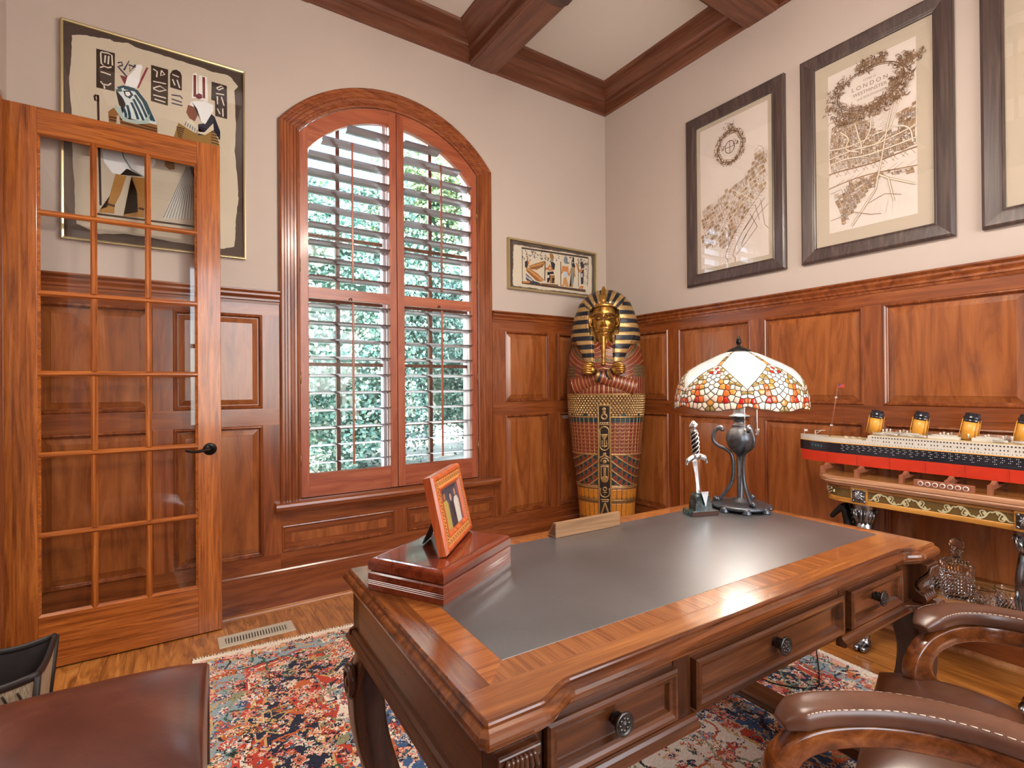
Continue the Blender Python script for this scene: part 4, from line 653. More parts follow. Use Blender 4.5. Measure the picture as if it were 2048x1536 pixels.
SM = [('line',(60,48,40),[(0.1255,0.3152),(0.7895,0.3275)],0.014),('line',(78,52,36),[(0.1256,0.0577),(0.756,0.0535)],0.02),('line',(90,78,70),[(0.1305,0.3034),(0.1319,0.0709)],0.006),('line',(90,78,70),[(0.7907,0.3276),(0.7778,0.0945)],0.006),('line',(34,34,44),[(0.7489,0.2633),(0.7381,0.2642),(0.7408,0.252)],0.006),('line',(34,34,44),[(0.6789,0.3004),(0.6817,0.2995),(0.6707,0.2922)],0.006),('line',(96,96,110),[(0.377,0.2713),(0.3879,0.272),(0.3758,0.2656)],0.006),('line',(88,70,58),[(0.1593,0.3025),(0.1691,0.2977),(0.1577,0.2922)],0.006),('line',(34,34,44),[(0.2361,0.2975),(0.2251,0.2987),(0.2284,0.2892)],0.006),('line',(34,34,44),[(0.7789,0.2787),(0.7922,0.2812),(0.7767,0.2704)],0.006),('line',(96,96,110),[(0.7163,0.2948),(0.7124,0.2865),(0.7274,0.2913)],0.006),('line',(88,70,58),[(0.6111,0.2744),(0.6151,0.279),(0.6059,0.2662)],0.006),('line',(96,96,110),[(0.4544,0.2683),(0.4638,0.2632),(0.4535,0.2602)],0.006),('line',(88,70,58),[(0.7243,0.2753),(0.7284,0.2686),(0.7318,0.2658)],0.006),('line',(88,70,58),[(0.6943,0.2808),(0.6893,0.2727),(0.6992,0.2737)],0.006),('line',(96,96,110),[(0.456,0.276),(0.4537,0.272),(0.4557,0.2695)],0.006),('line',(88,70,58),[(0.5645,0.265),(0.5702,0.2591),(0.5573,0.2545)],0.006),('line',(88,70,58),[(0.1723,0.2394),(0.1743,0.2369),(0.1808,0.2314)],0.006),('line',(34,34,44),[(0.2192,0.2928),(0.2295,0.3009),(0.2275,0.2847)],0.006),('line',(34,34,44),[(0.1714,0.269),(0.1754,0.2759),(0.1807,0.2667)],0.006),('line',(88,70,58),[(0.595,0.3116),(0.5855,0.3033),(0.6004,0.3045)],0.006),('line',(34,34,44),[(0.1388,0.2455),(0.131,0.2515),(0.1355,0.2371)],0.006),('line',(88,70,58),[(0.6037,0.3067),(0.6034,0.3098),(0.6048,0.2984)],0.006),('line',(88,70,58),[(0.1649,0.2787),(0.1731,0.2767),(0.1643,0.2735)],0.006),('line',(34,34,44),[(0.5494,0.295),(0.5373,0.2888),(0.5596,0.2887)],0.006),('line',(88,70,58),[(0.6294,0.287),(0.6201,0.2784),(0.6237,0.2777)],0.006),('line',(96,96,110),[(0.3939,0.3083),(0.405,0.3072),(0.3885,0.3031)],0.006),('line',(34,34,44),[(0.2397,0.2835),(0.2399,0.2761),(0.2488,0.2737)],0.006),('line',(88,70,58),[(0.2773,0.2844),(0.2675,0.2873),(0.2834,0.277)],0.006),('line',(88,70,58),[(0.3559,0.273),(0.3566,0.2808),(0.3458,0.2651)],0.006),('line',(34,34,44),[(0.2034,0.2324),(0.1944,0.2385),(0.2086,0.2289)],0.006),('line',(88,70,58),[(0.1519,0.2375),(0.1476,0.2348),(0.1459,0.2265)],0.006),('line',(88,70,58),[(0.754,0.2754),(0.7521,0.283),(0.7561,0.2647)],0.006),('line',(34,34,44),[(0.7303,0.2832),(0.7346,0.284),(0.7186,0.2702)],0.006),('line',(96,96,110),[(0.2082,0.2688),(0.2194,0.2723),(0.1981,0.2588)],0.006),('line',(96,96,110),[(0.1978,0.2748),(0.2053,0.2711),(0.1886,0.2654)],0.006),('line',(96,96,110),[(0.4211,0.2631),(0.4108,0.2651),(0.4182,0.2518)],0.006),('line',(34,34,44),[(0.1827,0.2291),(0.174,0.2299),(0.1872,0.2252)],0.006),('line',(88,70,58),[(0.3465,0.2624),(0.3376,0.2677),(0.354,0.2549)],0.006),('line',(34,34,44),[(0.7516,0.2773),(0.7548,0.2782),(0.7404,0.2665)],0.006),('line',(34,34,44),[(0.3129,0.2583),(0.32,0.2628),(0.3134,0.2512)],0.006),('line',(88,70,58),[(0.7481,0.2712),(0.7571,0.2756),(0.7415,0.2627)],0.006),('line',(96,96,110),[(0.2938,0.2855),(0.2986,0.2926),(0.2986,0.2783)],0.006),('line',(96,96,110),[(0.1801,0.2878),(0.172,0.2879),(0.1711,0.2825)],0.006),('line',(96,96,110),[(0.707,0.2606),(0.6948,0.2514),(0.7043,0.2509)],0.006),('line',(34,34,44),[(0.7003,0.2965),(0.701,0.3029),(0.7012,0.2852)],0.006),('line',(96,96,110),[(0.6126,0.3078),(0.6062,0.3067),(0.6049,0.3019)],0.006),('line',(88,70,58),[(0.7433,0.3023),(0.7509,0.3021),(0.7347,0.294)],0.006),('line',(96,96,110),[(0.1549,0.2451),(0.1477,0.244),(0.1545,0.2386)],0.006),('line',(96,96,110),[(0.5819,0.2622),(0.5857,0.2649),(0.5829,0.253)],0.006),('line',(96,96,110),[(0.7189,0.3103),(0.7116,0.3074),(0.7165,0.3009)],0.006),('line',(34,34,44),[(0.7639,0.2807),(0.7589,0.2796),(0.7737,0.2744)],0.006),('line',(88,70,58),[(0.244,0.3019),(0.2542,0.2998),(0.2461,0.2918)],0.006),('line',(96,96,110),[(0.7001,0.309),(0.7072,0.3148),(0.7059,0.3013)],0.006),('line',(34,34,44),[(0.2522,0.2657),(0.2407,0.2614),(0.2517,0.2583)],0.006),('line',(34,34,44),[(0.2413,0.2702),(0.2378,0.2635),(0.242,0.2618)],0.006),('line',(96,96,110),[(0.1763,0.2456),(0.1859,0.2475),(0.184,0.2398)],0.006),('line',(88,70,58),[(0.7708,0.2819),(0.762,0.2767),(0.7777,0.2758)],0.006),('line',(96,96,110),[(0.5585,0.27),(0.5493,0.2742),(0.5557,0.2623)],0.006),('line',(96,96,110),[(0.3159,0.3074),(0.3152,0.315),(0.3057,0.296)],0.006),('line',(96,96,110),[(0.4863,0.3),(0.4816,0.297),(0.4859,0.2922)],0.006),('line',(88,70,58),[(0.7208,0.3106),(0.7156,0.3075),(0.7278,0.3025)],0.006),('line',(34,34,44),[(0.3766,0.2651),(0.3769,0.2697),(0.3786,0.2553)],0.006),('line',(34,34,44),[(0.2269,0.2807),(0.2225,0.2842),(0.226,0.2754)],0.006),('line',(34,34,44),[(0.3047,0.2583),(0.3088,0.2544),(0.3123,0.2542)],0.006),('line',(88,70,58),[(0.3538,0.2912),(0.3458,0.291),(0.3491,0.2802)],0.006),('line',(96,96,110),[(0.7255,0.2907),(0.718,0.2935),(0.7171,0.2788)],0.006),('line',(88,70,58),[(0.4247,0.2703),(0.4171,0.275),(0.4166,0.2636)],0.006),('line',(96,96,110),[(0.4774,0.2907),(0.4734,0.2842),(0.4869,0.2845)],0.006),('line',(96,96,110),[(0.5683,0.2614),(0.5657,0.2577),(0.5729,0.2534)],0.006),('line',(96,96,110),[(0.7585,0.2761),(0.7617,0.2737),(0.7552,0.2688)],0.006),('line',(88,70,58),[(0.242,0.2577),(0.2406,0.2638),(0.2508,0.253)],0.006),('line',(34,34,44),[(0.3678,0.2584),(0.3642,0.2602),(0.3768,0.2492)],0.006),('line',(96,96,110),[(0.6163,0.2895),(0.6117,0.2837),(0.6185,0.2818)],0.006),('line',(88,70,58),[(0.4246,0.2625),(0.4201,0.2552),(0.4156,0.2567)],0.006),('line',(88,70,58),[(0.2603,0.2941),(0.2571,0.3),(0.2536,0.2844)],0.006),('line',(88,70,58),[(0.5941,0.3102),(0.5979,0.3089),(0.6025,0.3063)],0.006),('line',(88,70,58),[(0.175,0.2606),(0.1667,0.2591),(0.1821,0.2556)],0.006),('line',(88,70,58),[(0.6207,0.2802),(0.6137,0.2865),(0.6268,0.2734)],0.006),('line',(96,96,110),[(0.6907,0.2847),(0.6933,0.2835),(0.6915,0.2731)],0.006),('line',(88,70,58),[(0.7719,0.2694),(0.7631,0.2702),(0.7707,0.2584)],0.006),('line',(34,34,44),[(0.4136,0.2786),(0.4243,0.2772),(0.4228,0.2757)],0.006),('line',(34,34,44),[(0.3223,0.2668),(0.3164,0.2634),(0.3162,0.2623)],0.006),('line',(88,70,58),[(0.3982,0.2579),(0.4096,0.257),(0.3882,0.2461)],0.006),('line',(96,96,110),[(0.2828,0.2826),(0.2718,0.2781),(0.2837,0.2789)],0.006),('line',(96,96,110),[(0.4747,0.3103),(0.4707,0.3093),(0.4687,0.3031)],0.006),('line',(34,34,44),[(0.1386,0.2505),(0.1298,0.2537),(0.1294,0.2443)],0.006),('line',(88,70,58),[(0.368,0.2764),(0.3777,0.2743),(0.3681,0.2658)],0.006),('line',(34,34,44),[(0.2353,0.3012),(0.2382,0.3061),(0.2326,0.2952)],0.006),('line',(88,70,58),[(0.4007,0.287),(0.3963,0.2896),(0.3919,0.2816)],0.006),('line',(88,70,58),[(0.3018,0.2805),(0.3133,0.2862),(0.306,0.2722)],0.006),('line',(96,96,110),[(0.5478,0.3103),(0.5542,0.3157),(0.5453,0.306)],0.006),('line',(88,70,58),[(0.2203,0.3051),(0.225,0.3062),(0.2107,0.2945)],0.006),('line',(96,96,110),[(0.6576,0.2685),(0.6527,0.2648),(0.6693,0.2652)],0.006),('line',(34,34,44),[(0.5709,0.2632),(0.583,0.2583),(0.57,0.2571)],0.006),('line',(96,96,110),[(0.2627,0.2648),(0.2701,0.2604),(0.2631,0.2609)],0.006),('line',(34,34,44),[(0.709,0.2782),(0.7078,0.2754),(0.6998,0.2677)],0.006),('line',(34,34,44),[(0.3015,0.2607),(0.2996,0.2642),(0.3063,0.2533)],0.006),('line',(88,70,58),[(0.6068,0.2649),(0.6137,0.2626),(0.6134,0.2585)],0.006),('line',(70,60,60),[(0.7591,0.2273),(0.7584,0.2304)],0.005),('line',(70,60,60),[(0.7476,0.201),(0.7401,0.2005)],0.005),('line',(70,60,60),[(0.7642,0.2349),(0.7562,0.2326)],0.005),('line',(70,60,60),[(0.7766,0.2532),(0.7794,0.2515)],0.005),('line',(70,60,60),[(0.7767,0.1647),(0.772,0.168)],0.005),('line',(70,60,60),[(0.7754,0.2383),(0.7635,0.2321)],0.005),('line',(70,60,60),[(0.7482,0.2323),(0.7439,0.2349)],0.005),('line',(70,60,60),[(0.7705,0.2293),(0.7691,0.2301)],0.005),('line',(70,60,60),[(0.7759,0.2924),(0.7779,0.2974)],0.005),('line',(70,60,60),[(0.7456,0.1757),(0.7427,0.1809)],0.005),('line',(70,60,60),[(0.7635,0.1187),(0.7671,0.1191)],0.005),('line',(70,60,60),[(0.7726,0.1193),(0.7641,0.121)],0.005),('line',(70,60,60),[(0.7796,0.1181),(0.7723,0.1147)],0.005),('line',(70,60,60),[(0.7764,0.1822),(0.7814,0.1824)],0.005),('line',(70,60,60),[(0.75,0.2517),(0.7394,0.2483)],0.005),('line',(70,60,60),[(0.7451,0.1728),(0.7424,0.1734)],0.005),('line',(70,60,60),[(0.781,0.2211),(0.7804,0.2226)],0.005),('line',(70,60,60),[(0.7492,0.2495),(0.7499,0.2455)],0.005),('line',(70,60,60),[(0.7424,0.1104),(0.7466,0.1166)],0.005),('line',(70,60,60),[(0.7697,0.2179),(0.7701,0.2231)],0.005),('line',(70,60,60),[(0.7611,0.1941),(0.7679,0.1939)],0.005),('line',(70,60,60),[(0.7689,0.1538),(0.7622,0.1591)],0.005),('line',(70,60,60),[(0.7605,0.2691),(0.7519,0.2703)],0.005),('line',(70,60,60),[(0.762,0.1758),(0.7655,0.1706)],0.005),('line',(70,60,60),[(0.7437,0.1849),(0.7336,0.1815)],0.005),('line',(70,60,60),[(0.7588,0.2668),(0.7541,0.2642)],0.005),('line',(70,60,60),[(0.7586,0.1124),(0.7551,0.1141)],0.005),('line',(70,60,60),[(0.7785,0.1796),(0.7688,0.1748)],0.005),('line',(70,60,60),[(0.7539,0.1113),(0.7572,0.1077)],0.005),('line',(70,60,60),[(0.7775,0.1981),(0.789,0.2055)],0.005),('line',(70,60,60),[(0.7532,0.1323),(0.7412,0.1288)],0.005),('line',(70,60,60),[(0.7815,0.1589),(0.7904,0.1653)],0.005),('line',(70,60,60),[(0.7621,0.177),(0.7606,0.1779)],0.005),('line',(70,60,60),[(0.7738,0.2643),(0.7627,0.2618)],0.005),('line',(70,60,60),[(0.7799,0.1372),(0.7841,0.1403)],0.005),('line',(70,60,60),[(0.7789,0.2885),(0.7727,0.284)],0.005),('line',(70,60,60),[(0.7777,0.2186),(0.7878,0.2248)],0.005),('line',(70,60,60),[(0.7657,0.2816),(0.7593,0.2847)],0.005),('line',(70,60,60),[(0.7399,0.2137),(0.74,0.2165)],0.005),('line',(70,60,60),[(0.7681,0.2848),(0.7685,0.2845)],0.005),('poly',(150,98,48),[(0.1859,0.1865),(0.2595,0.2169),(0.3455,0.2472),(0.3371,0.2181),(0.3179,0.1942),(0.2643,0.1663),(0.2065,0.167)],0),('line',(196,150,86),[(0.1963,0.1815),(0.27,0.2054),(0.3372,0.2311)],0.006),('line',(110,66,34),[(0.2066,0.1721),(0.2698,0.1862),(0.3234,0.2035)],0.006),('poly',(166,108,54),[(0.1652,0.1747),(0.1988,0.1712),(0.2747,0.1397),(0.3359,0.0971),(0.3034,0.0786),(0.2582,0.0823),(0.1649,0.1481)],0),('line',(206,160,96),[(0.1754,0.1641),(0.2481,0.1303),(0.3223,0.0914)],0.007),('line',(110,66,34),[(0.1727,0.1533),(0.2374,0.112),(0.2901,0.0836)],0.006),('poly',(34,34,44),[(0.1553,0.2164),(0.1812,0.2303),(0.1876,0.2036),(0.1754,0.1726),(0.1549,0.1743)],0),('poly',(190,120,56),[(0.1801,0.228),(0.2008,0.2201),(0.1912,0.199),(0.1809,0.1986)],0),('poly',(150,90,40),[(0.1722,0.2607),(0.1815,0.262),(0.1822,0.2283),(0.176,0.2275)],0),('poly',(40,48,66),[(0.1627,0.1289),(0.2007,0.1058),(0.2371,0.0801),(0.2926,0.071),(0.2845,0.0582),(0.2055,0.0568),(0.1617,0.0859)],0),('line',(200,200,205),[(0.1672,0.1168),(0.1644,0.0954)],0.006),('line',(200,200,205),[(0.1754,0.1118),(0.1757,0.0916)],0.006),('line',(200,200,205),[(0.1836,0.1069),(0.1871,0.0878)],0.006),('line',(200,200,205),[(0.1919,0.1019),(0.1984,0.084)],0.006),('line',(200,200,205),[(0.2001,0.0968),(0.2099,0.0801)],0.006),('line',(200,200,205),[(0.2084,0.0918),(0.2213,0.0763)],0.006),('poly',(190,120,56),[(0.1282,0.06),(0.1849,0.0766),(0.2056,0.0725),(0.1951,0.0608),(0.1333,0.0543)],0),('poly',(150,104,60),[(0.3886,0.305),(0.4035,0.3127),(0.4228,0.3075),(0.4326,0.2913),(0.4279,0.2688),(0.4084,0.2575),(0.3948,0.2732)],0),('poly',(34,34,44),[(0.3973,0.2474),(0.4222,0.2484),(0.4442,0.2337),(0.4354,0.191),(0.4243,0.1831),(0.4052,0.2136)],0),('poly',(180,112,54),[(0.3916,0.2206),(0.4052,0.2136),(0.4242,0.1809),(0.3774,0.1732),(0.3693,0.1809),(0.3995,0.1911)],0),('line',(180,112,54),[(0.3476,0.1848),(0.3776,0.1928),(0.3916,0.2206)],0.016),('line',(96,70,44),[(0.3454,0.2408),(0.3396,0.0932)],0.01),('poly',(34,34,44),[(0.3664,0.1633),(0.4242,0.1744),(0.4323,0.1557),(0.3826,0.1456),(0.3792,0.0845),(0.3628,0.0806)],0),('poly',(205,205,210),[(0.3634,0.1391),(0.3853,0.1416),(0.3834,0.1196),(0.3632,0.1174)],0),('poly',(150,104,54),[(0.3935,0.1447),(0.4378,0.1497),(0.4371,0.0818),(0.3901,0.0791)],0),('poly',(34,34,44),[(0.4126,0.1229),(0.4376,0.1256),(0.4375,0.1169),(0.4236,0.1154),(0.4232,0.0826),(0.4138,0.0816)],0),('line',(214,200,180),[(0.3908,0.1444),(0.4378,0.151)],0.008),('poly',(110,84,54),[(0.3087,0.0706),(0.4734,0.0768),(0.4704,0.0633),(0.3005,0.0568)],0),('poly',(110,122,134),[(0.5351,0.3005),(0.561,0.3093),(0.5706,0.2874),(0.569,0.2493),(0.5375,0.252),(0.5292,0.2732)],0),('poly',(188,122,66),[(0.5145,0.2292),(0.5758,0.2301),(0.5655,0.1865),(0.5237,0.1861)],0),('line',(188,122,66),[(0.5201,0.2233),(0.514,0.1827),(0.5025,0.1659)],0.016),('line',(188,122,66),[(0.5688,0.2248),(0.574,0.1764),(0.5854,0.1554)],0.014),('poly',(176,186,192),[(0.5237,0.1861),(0.5649,0.1878),(0.5679,0.14),(0.5306,0.1359)],0),('poly',(188,134,78),[(0.5306,0.1403),(0.5535,0.1407),(0.5816,0.0701),(0.5413,0.0683),(0.5501,0.0892),(0.5299,0.0694),(0.493,0.0678),(0.5187,0.0859)],0),('line',(96,70,44),[(0.5006,0.2606),(0.4987,0.0706)],0.008),('poly',(34,34,44),[(0.619,0.3117),(0.6366,0.3149),(0.6379,0.2715),(0.6203,0.2692)],0),('poly',(34,34,44),[(0.6085,0.2588),(0.6361,0.269),(0.6505,0.2393),(0.6416,0.2292),(0.6106,0.2344)],0),('poly',(160,122,70),[(0.6123,0.2324),(0.6445,0.2318),(0.6292,0.1693),(0.6223,0.0698),(0.5845,0.0695),(0.6049,0.0814),(0.6059,0.1756)],0),('poly',(128,132,136),[(0.6139,0.2124),(0.6338,0.2147),(0.6225,0.0877),(0.6067,0.0884)],0),('line',(160,122,70),[(0.6386,0.2288),(0.6382,0.1883),(0.6449,0.1576)],0.012),('line',(160,122,70),[(0.6123,0.2301),(0.5944,0.1832),(0.5826,0.164)],0.012),('poly',(34,34,44),[(0.7044,0.2822),(0.7224,0.2881),(0.7403,0.2685),(0.7399,0.2388),(0.7098,0.2284)],0),('poly',(34,34,44),[(0.7035,0.2049),(0.7399,0.232),(0.7363,0.1814),(0.7325,0.1081),(0.7084,0.1034)],0),('line',(188,122,66),[(0.6655,0.2637),(0.6799,0.2203),(0.7185,0.2067)],0.018),('line',(188,122,66),[(0.6856,0.2006),(0.7217,0.2253)],0.016),('poly',(190,190,200),[(0.7094,0.192),(0.7274,0.1941),(0.7258,0.162),(0.7102,0.1603)],0),('line',(96,70,44),[(0.6809,0.3109),(0.6813,0.0802)],0.006),('poly',(188,122,66),[(0.6842,0.0737),(0.7083,0.092),(0.7323,0.0922),(0.7308,0.0693),(0.6782,0.0641)],0)]
# ================================================================== french door
DYF, DYB = -.130, -.088
door = thing('door_1', 'open french door of honey pine with eighteen glass panes', 'door'); del door['category']; door['kind'] = 'structure'
gx0, gx1, gz0, gz1 = -3.548, -2.947, .238, 2.375
MB().box(-3.656, DYF, .006, gx0, DYB, 2.488).build('door_stile', 'pine_z', door, bevel=.002)
MB().box(gx1, DYF, .006, -2.844, DYB, 2.488).build('door_stile', 'pine_z', door, bevel=.002)
MB().box(gx0, DYF+.0005, gz1, gx1, DYB, 2.4875).build('door_rail', 'pine_x', door, bevel=.0015)
MB().box(gx0, DYF+.0005, .0065, gx1, DYB, gz0).build('door_rail', 'pine_x', door, bevel=.0015)
mvx = (-3.354, -3.149); mhz = (.595, .950, 1.312, 1.668, 2.027)
mp = [(-.0125,.010),(-.0125,.004),(-.006,-.004),(-.004,-.006),(.004,-.006),(.006,-.004),(.0125,.004),(.0125,.010)]
yc = (DYF+DYB)/2
xsd = [gx0, *mvx, gx1]; zsd = [gz0, *mhz, gz1]
for x in mvx:
    for i in range(6):
        MB().prism([(x+p[0], DYF+.008+p[1]) for p in mp], 'z', zsd[i]+(.011 if i else 0), zsd[i+1]-(.011 if i < 5 else 0)).build('muntin', 'pine_z', door)
for z in mhz:
    MB().prism([(DYF+.008+p[1], z+p[0]) for p in mp], 'x', gx0, gx1).build('muntin', 'pine_x', door)
# sticking (small moulding) round the opening
st = MB()
for (a, b) in (((gx0,gz0),(gx0,gz1)), ((gx1,gz0),(gx1,gz1))):
    s = 1 if a[0] == gx0 else -1
    st.prism([(a[0], DYF+.004), (a[0]+s*.010, DYF+.014), (a[0], DYF+.018)], 'z', gz0, gz1)
for z, s in ((gz0, 1), (gz1, -1)): st.prism([(DYF+.004, z), (DYF+.014, z+s*.010), (DYF+.018, z)], 'x', gx0, gx1)
st.build('glazing_bead', 'pine_x', door)
pane0 = None
for i in range(3):
    for j in range(6):
        MB().box(xsd[i]+.002, yc-.003, zsd[j]+.002, xsd[i+1]-.002, yc+.001, zsd[j+1]-.002).build('pane', 'pane_glass', door)
hb = MB().lathe([(.031,0),(.031,-.004),(.027,-.007),(.024,-.007),(.020,-.011),(.012,-.012),(.011,-.045),(0,-.047)], (-2.895, DYF, .933), 24, axis='y'); hd = hb.build('door_handle', 'dark_bronze', door)
MB().tube(bez((-2.893,DYF-.043,.934),(-2.925,DYF-.050,.940),(-2.945,DYF-.050,.915),(-3.002,DYF-.044,.936), 14), [.0085]*4+[.0075]*6+[.006]*4+[.004], 10).build('lever', 'dark_bronze', hd)
for z in (.25, 1.2, 2.2): MB().lathe([(.006,-.05),(.006,.05)], (-3.660, DYF-.002, z), 8).build('hinge', 'dark_bronze', door)
# ================================================================== framed pictures
class Print:
    """flat print: filled outlines and pen strokes, each layer a hair above the last (local x right, z up, y towards the wall)"""
    def __init__(self, y0): self.m = MB(); self.y = y0; self.k = 0
    def poly(self, col, pts):
        self.k += 1; y = self.y-self.k*2e-6
        bm_ = bmesh.new(); vs = [bm_.verts.new((p[0], y, p[1])) for p in pts]; f = bm_.faces.new(vs)
        bmesh.ops.triangulate(bm_, faces=[f]); bm_.verts.index_update()
        self.m.add([v.co[:] for v in bm_.verts], [[v.index for v in g.verts] for g in bm_.faces], srgb(*col)); bm_.free()
    def quad(self, col, a, b, c, d):
        self.k += 1; y = self.y-self.k*2e-6
        self.m.add([(p[0], y, p[1]) for p in (a,b,c,d)], [(0,1,2,3)], srgb(*col))
    def line(self, col, pts, w):
        self.k += 1; y = self.y-self.k*2e-6; vs, fs = [], []; n_ = len(pts)
        for i, p in enumerate(pts):
            a = pts[max(0,i-1)]; b = pts[min(n_-1,i+1)]; dx, dz = b[0]-a[0], b[1]-a[1]; L = math.hypot(dx,dz) or 1
            nx, nz = -dz/L*w/2, dx/L*w/2; vs += [(p[0]+nx, y, p[1]+nz), (p[0]-nx, y, p[1]-nz)]
        for i in range(n_-1): fs.append((2*i, 2*i+1, 2*i+3, 2*i+2))
        self.m.add(vs, fs, srgb(*col))
    def done(self, name, parent, mat='print'): return self.m.build(name, mat, parent, fix=False)
def frame_border(w, h, fw, depth, prof=None):
    """mitred frame, four sides returned separately; local: x 0..w, z 0..h, back at y=0, front at y=-depth"""
    prof = prof or [(0,0),(0,-depth*.85),(fw*.06,-depth),(fw*.94,-depth*.72),(fw,-depth*.62),(fw,0)]
    out = []
    cs = [((0,0),(1,1)),((w,0),(-1,1)),((w,h),(-1,-1)),((0,h),(1,-1))]
    for i in range(4):
        (a, da), (b, db) = cs[i], cs[(i+1)%4]; m = MB(); vs = []
        for (p, dd) in ((a,da),(b,db)):
            for o_, y in prof: vs.append((p[0]+dd[0]*o_, y, p[1]+dd[1]*o_))
        n_ = len(prof); m.add(vs, [(k, n_+k, n_+(k+1)%n_, (k+1)%n_) for k in range(n_)]); out.append(m)
    return out
n = NT('papyrus_sheet'); n.set(rough=.8)
v = n.coords((3, 40, 55)); f1 = n.noise(v, 2, 5, .65); v2 = n.coords((55, 40, 3)); f2 = n.noise(v2, 2, 5, .65)
ad = n.n('Math', operation='ADD'); n.l(f1, ad.inputs[0]); n.l(f2, ad.inputs[1])
n.l(n.ramp(ad.outputs[0], [(.42, srgb(138,122,102)), (.5, srgb(182,168,147)), (.58, srgb(204,192,172))]), n.b.inputs['Base Color']); MATS['papyrus_sheet'] = n.m
plain('brown_mat', (76,62,54), .85, var=.06, vscale=60)
def sheet_mesh(pts, y): 
    bm_ = bmesh.new(); vs = [bm_.verts.new((p[0], y, p[1])) for p in pts]; f = bm_.faces.new(vs)
    r = bmesh.ops.extrude_face_region(bm_, geom=[f]); bmesh.ops.translate(bm_, verts=[q for q in r['geom'] if isinstance(q, bmesh.types.BMVert)], vec=(0,.0012,0))
    bmesh.ops.triangulate(bm_, faces=bm_.faces); bm_.verts.index_update()
    m = MB().add([v.co[:] for v in bm_.verts], [[v.index for v in g.verts] for g in bm_.faces]); bm_.free(); return m
def ragged(pts, amp, seed, n_=5):
    r = random.Random(seed); out = []
    for i, p in enumerate(pts):
        q = pts[(i+1)%len(pts)]
        for k in range(n_):
            t = k/n_; out.append((p[0]+(q[0]-p[0])*t+r.uniform(-amp,amp), p[1]+(q[1]-p[1])*t+r.uniform(-amp,amp)))
    return out
def papyrus(name, label, x, z, w, h, sheet, art, fw, depth, rag):
    root = thing(name, label, 'picture', (x, -.002, z))
    MB().box(.004, -.010, .004, w-.004, -.001, h-.004).build('mat_board', 'brown_mat', root)
    for m in frame_border(w, h, fw, depth, [(0,0),(0,-depth),(fw*.35,-depth),(fw,-depth*.9),(fw,-.008),(fw*.9,0)]): m.build('frame_side', 'gilt_edge', root)
    sheet_mesh(ragged(sheet, rag, 4), -.0125).build('papyrus', 'papyrus_sheet', root)
    p = Print(-.0127)
    for k, c, pts, wd in art:
        if k == 'poly': p.poly(c, pts)
        else: p.line(c, pts, wd if wd < .03 else .01)
    p.done('painted_scene', root)
    MB().box(fw*.8, -.0165, fw*.8, w-fw*.8, -.0150, h-fw*.8).build('glass', 'picture_glass', root)
    return root
papyrus('papyrus_picture', 'large framed papyrus of a falcon headed figure and a queen behind the glass door', -3.481, 1.945, .766, 1.027, BIG_SHEET, BIG, .010, .026, .0016)
papyrus('papyrus_picture', 'small gilt framed papyrus of kneeling winged goddess above the wainscot', -1.0, 1.957, .870, .375, SM_SHEET, SM, .014, .030, .0025)
# ---- three tall map prints on the right wall; local frame: x = along -y, z up, -y = into the room
wood('map_frame', (52,40,38), (72,56,52), (92,76,68), 'z', rough=.42, coat=.2, coatr=.25, stretch=30)
plain('linen_mat', (188,174,155), .85)
plain('map_paper', (216,204,195), .85, var=.03, vscale=5)
INK = [(92,68,50),(120,92,68),(146,116,88)]; TAN = [(186,158,128),(166,136,106),(198,176,150),(176,148,118)]
def streets(p, W_, H_, inside, n_u, n_v, warp, rr, dens=1.0):
    """warped blocks, hatched or filled, with streets left pale between them"""
    def pt(i, j):
        u, v = i/n_u, j/n_v; a, b = warp(u, v)
        return (a+mnoise.noise((u*9, v*9, rr*1.7))*.012, b+mnoise.noise((u*9+5, v*9, rr*2.3))*.012)
    r = random.Random(rr)
    for i in range(n_u):
        for j in range(n_v):
            q = [pt(i,j), pt(i+1,j), pt(i+1,j+1), pt(i,j+1)]
            cx, cz = sum(a[0] for a in q)/4, sum(a[1] for a in q)/4
            if not inside(cx, cz): continue
            if any(not (0 < a[0] < W_ and 0 < a[1] < H_) for a in q): continue
            k = r.uniform(.70, .90); q = [((a[0]-cx)*k+cx, (a[1]-cz)*k+cz) for a in q]
            t = r.random()
            if t < .55*dens: p.quad(r.choice(TAN), *q)
            if t < .86:
                n_l = r.choice((2,3,3,4)); c = r.choice(INK)
                for s in range(n_l):
                    a = (s+.5)/n_l; L0 = (q[0][0]+(q[1][0]-q[0][0])*a, q[0][1]+(q[1][1]-q[0][1])*a); L1 = (q[3][0]+(q[2][0]-q[3][0])*a, q[3][1]+(q[2][1]-q[3][1])*a)
                    if r.random() < .5: p.line(c, [L0, L1], .0016)
            p.line(r.choice(INK), q+[q[0]], .0017)
            if r.random() < .18: p.quad((110,82,60), *[((a[0]-cx)*.4+cx, (a[1]-cz)*.4+cz) for a in q])
def sprig(p, x, z, n_, R, rr, col=None):
    r = random.Random(rr)
    for i in range(n_):
        a = r.uniform(0, 2*PI); d = R*r.random()**.6; q = (x+d*math.cos(a), z+d*math.sin(a)*.8); b = r.uniform(0, 2*PI); L = R*r.uniform(.2, .5)
        p.line(col or r.choice(INK), [q, (q[0]+L*.6*math.cos(b), q[1]+L*.6*math.sin(b)), (q[0]+L*math.cos(b+.7), q[1]+L*math.sin(b+.7))], r.uniform(.0018, .0042))
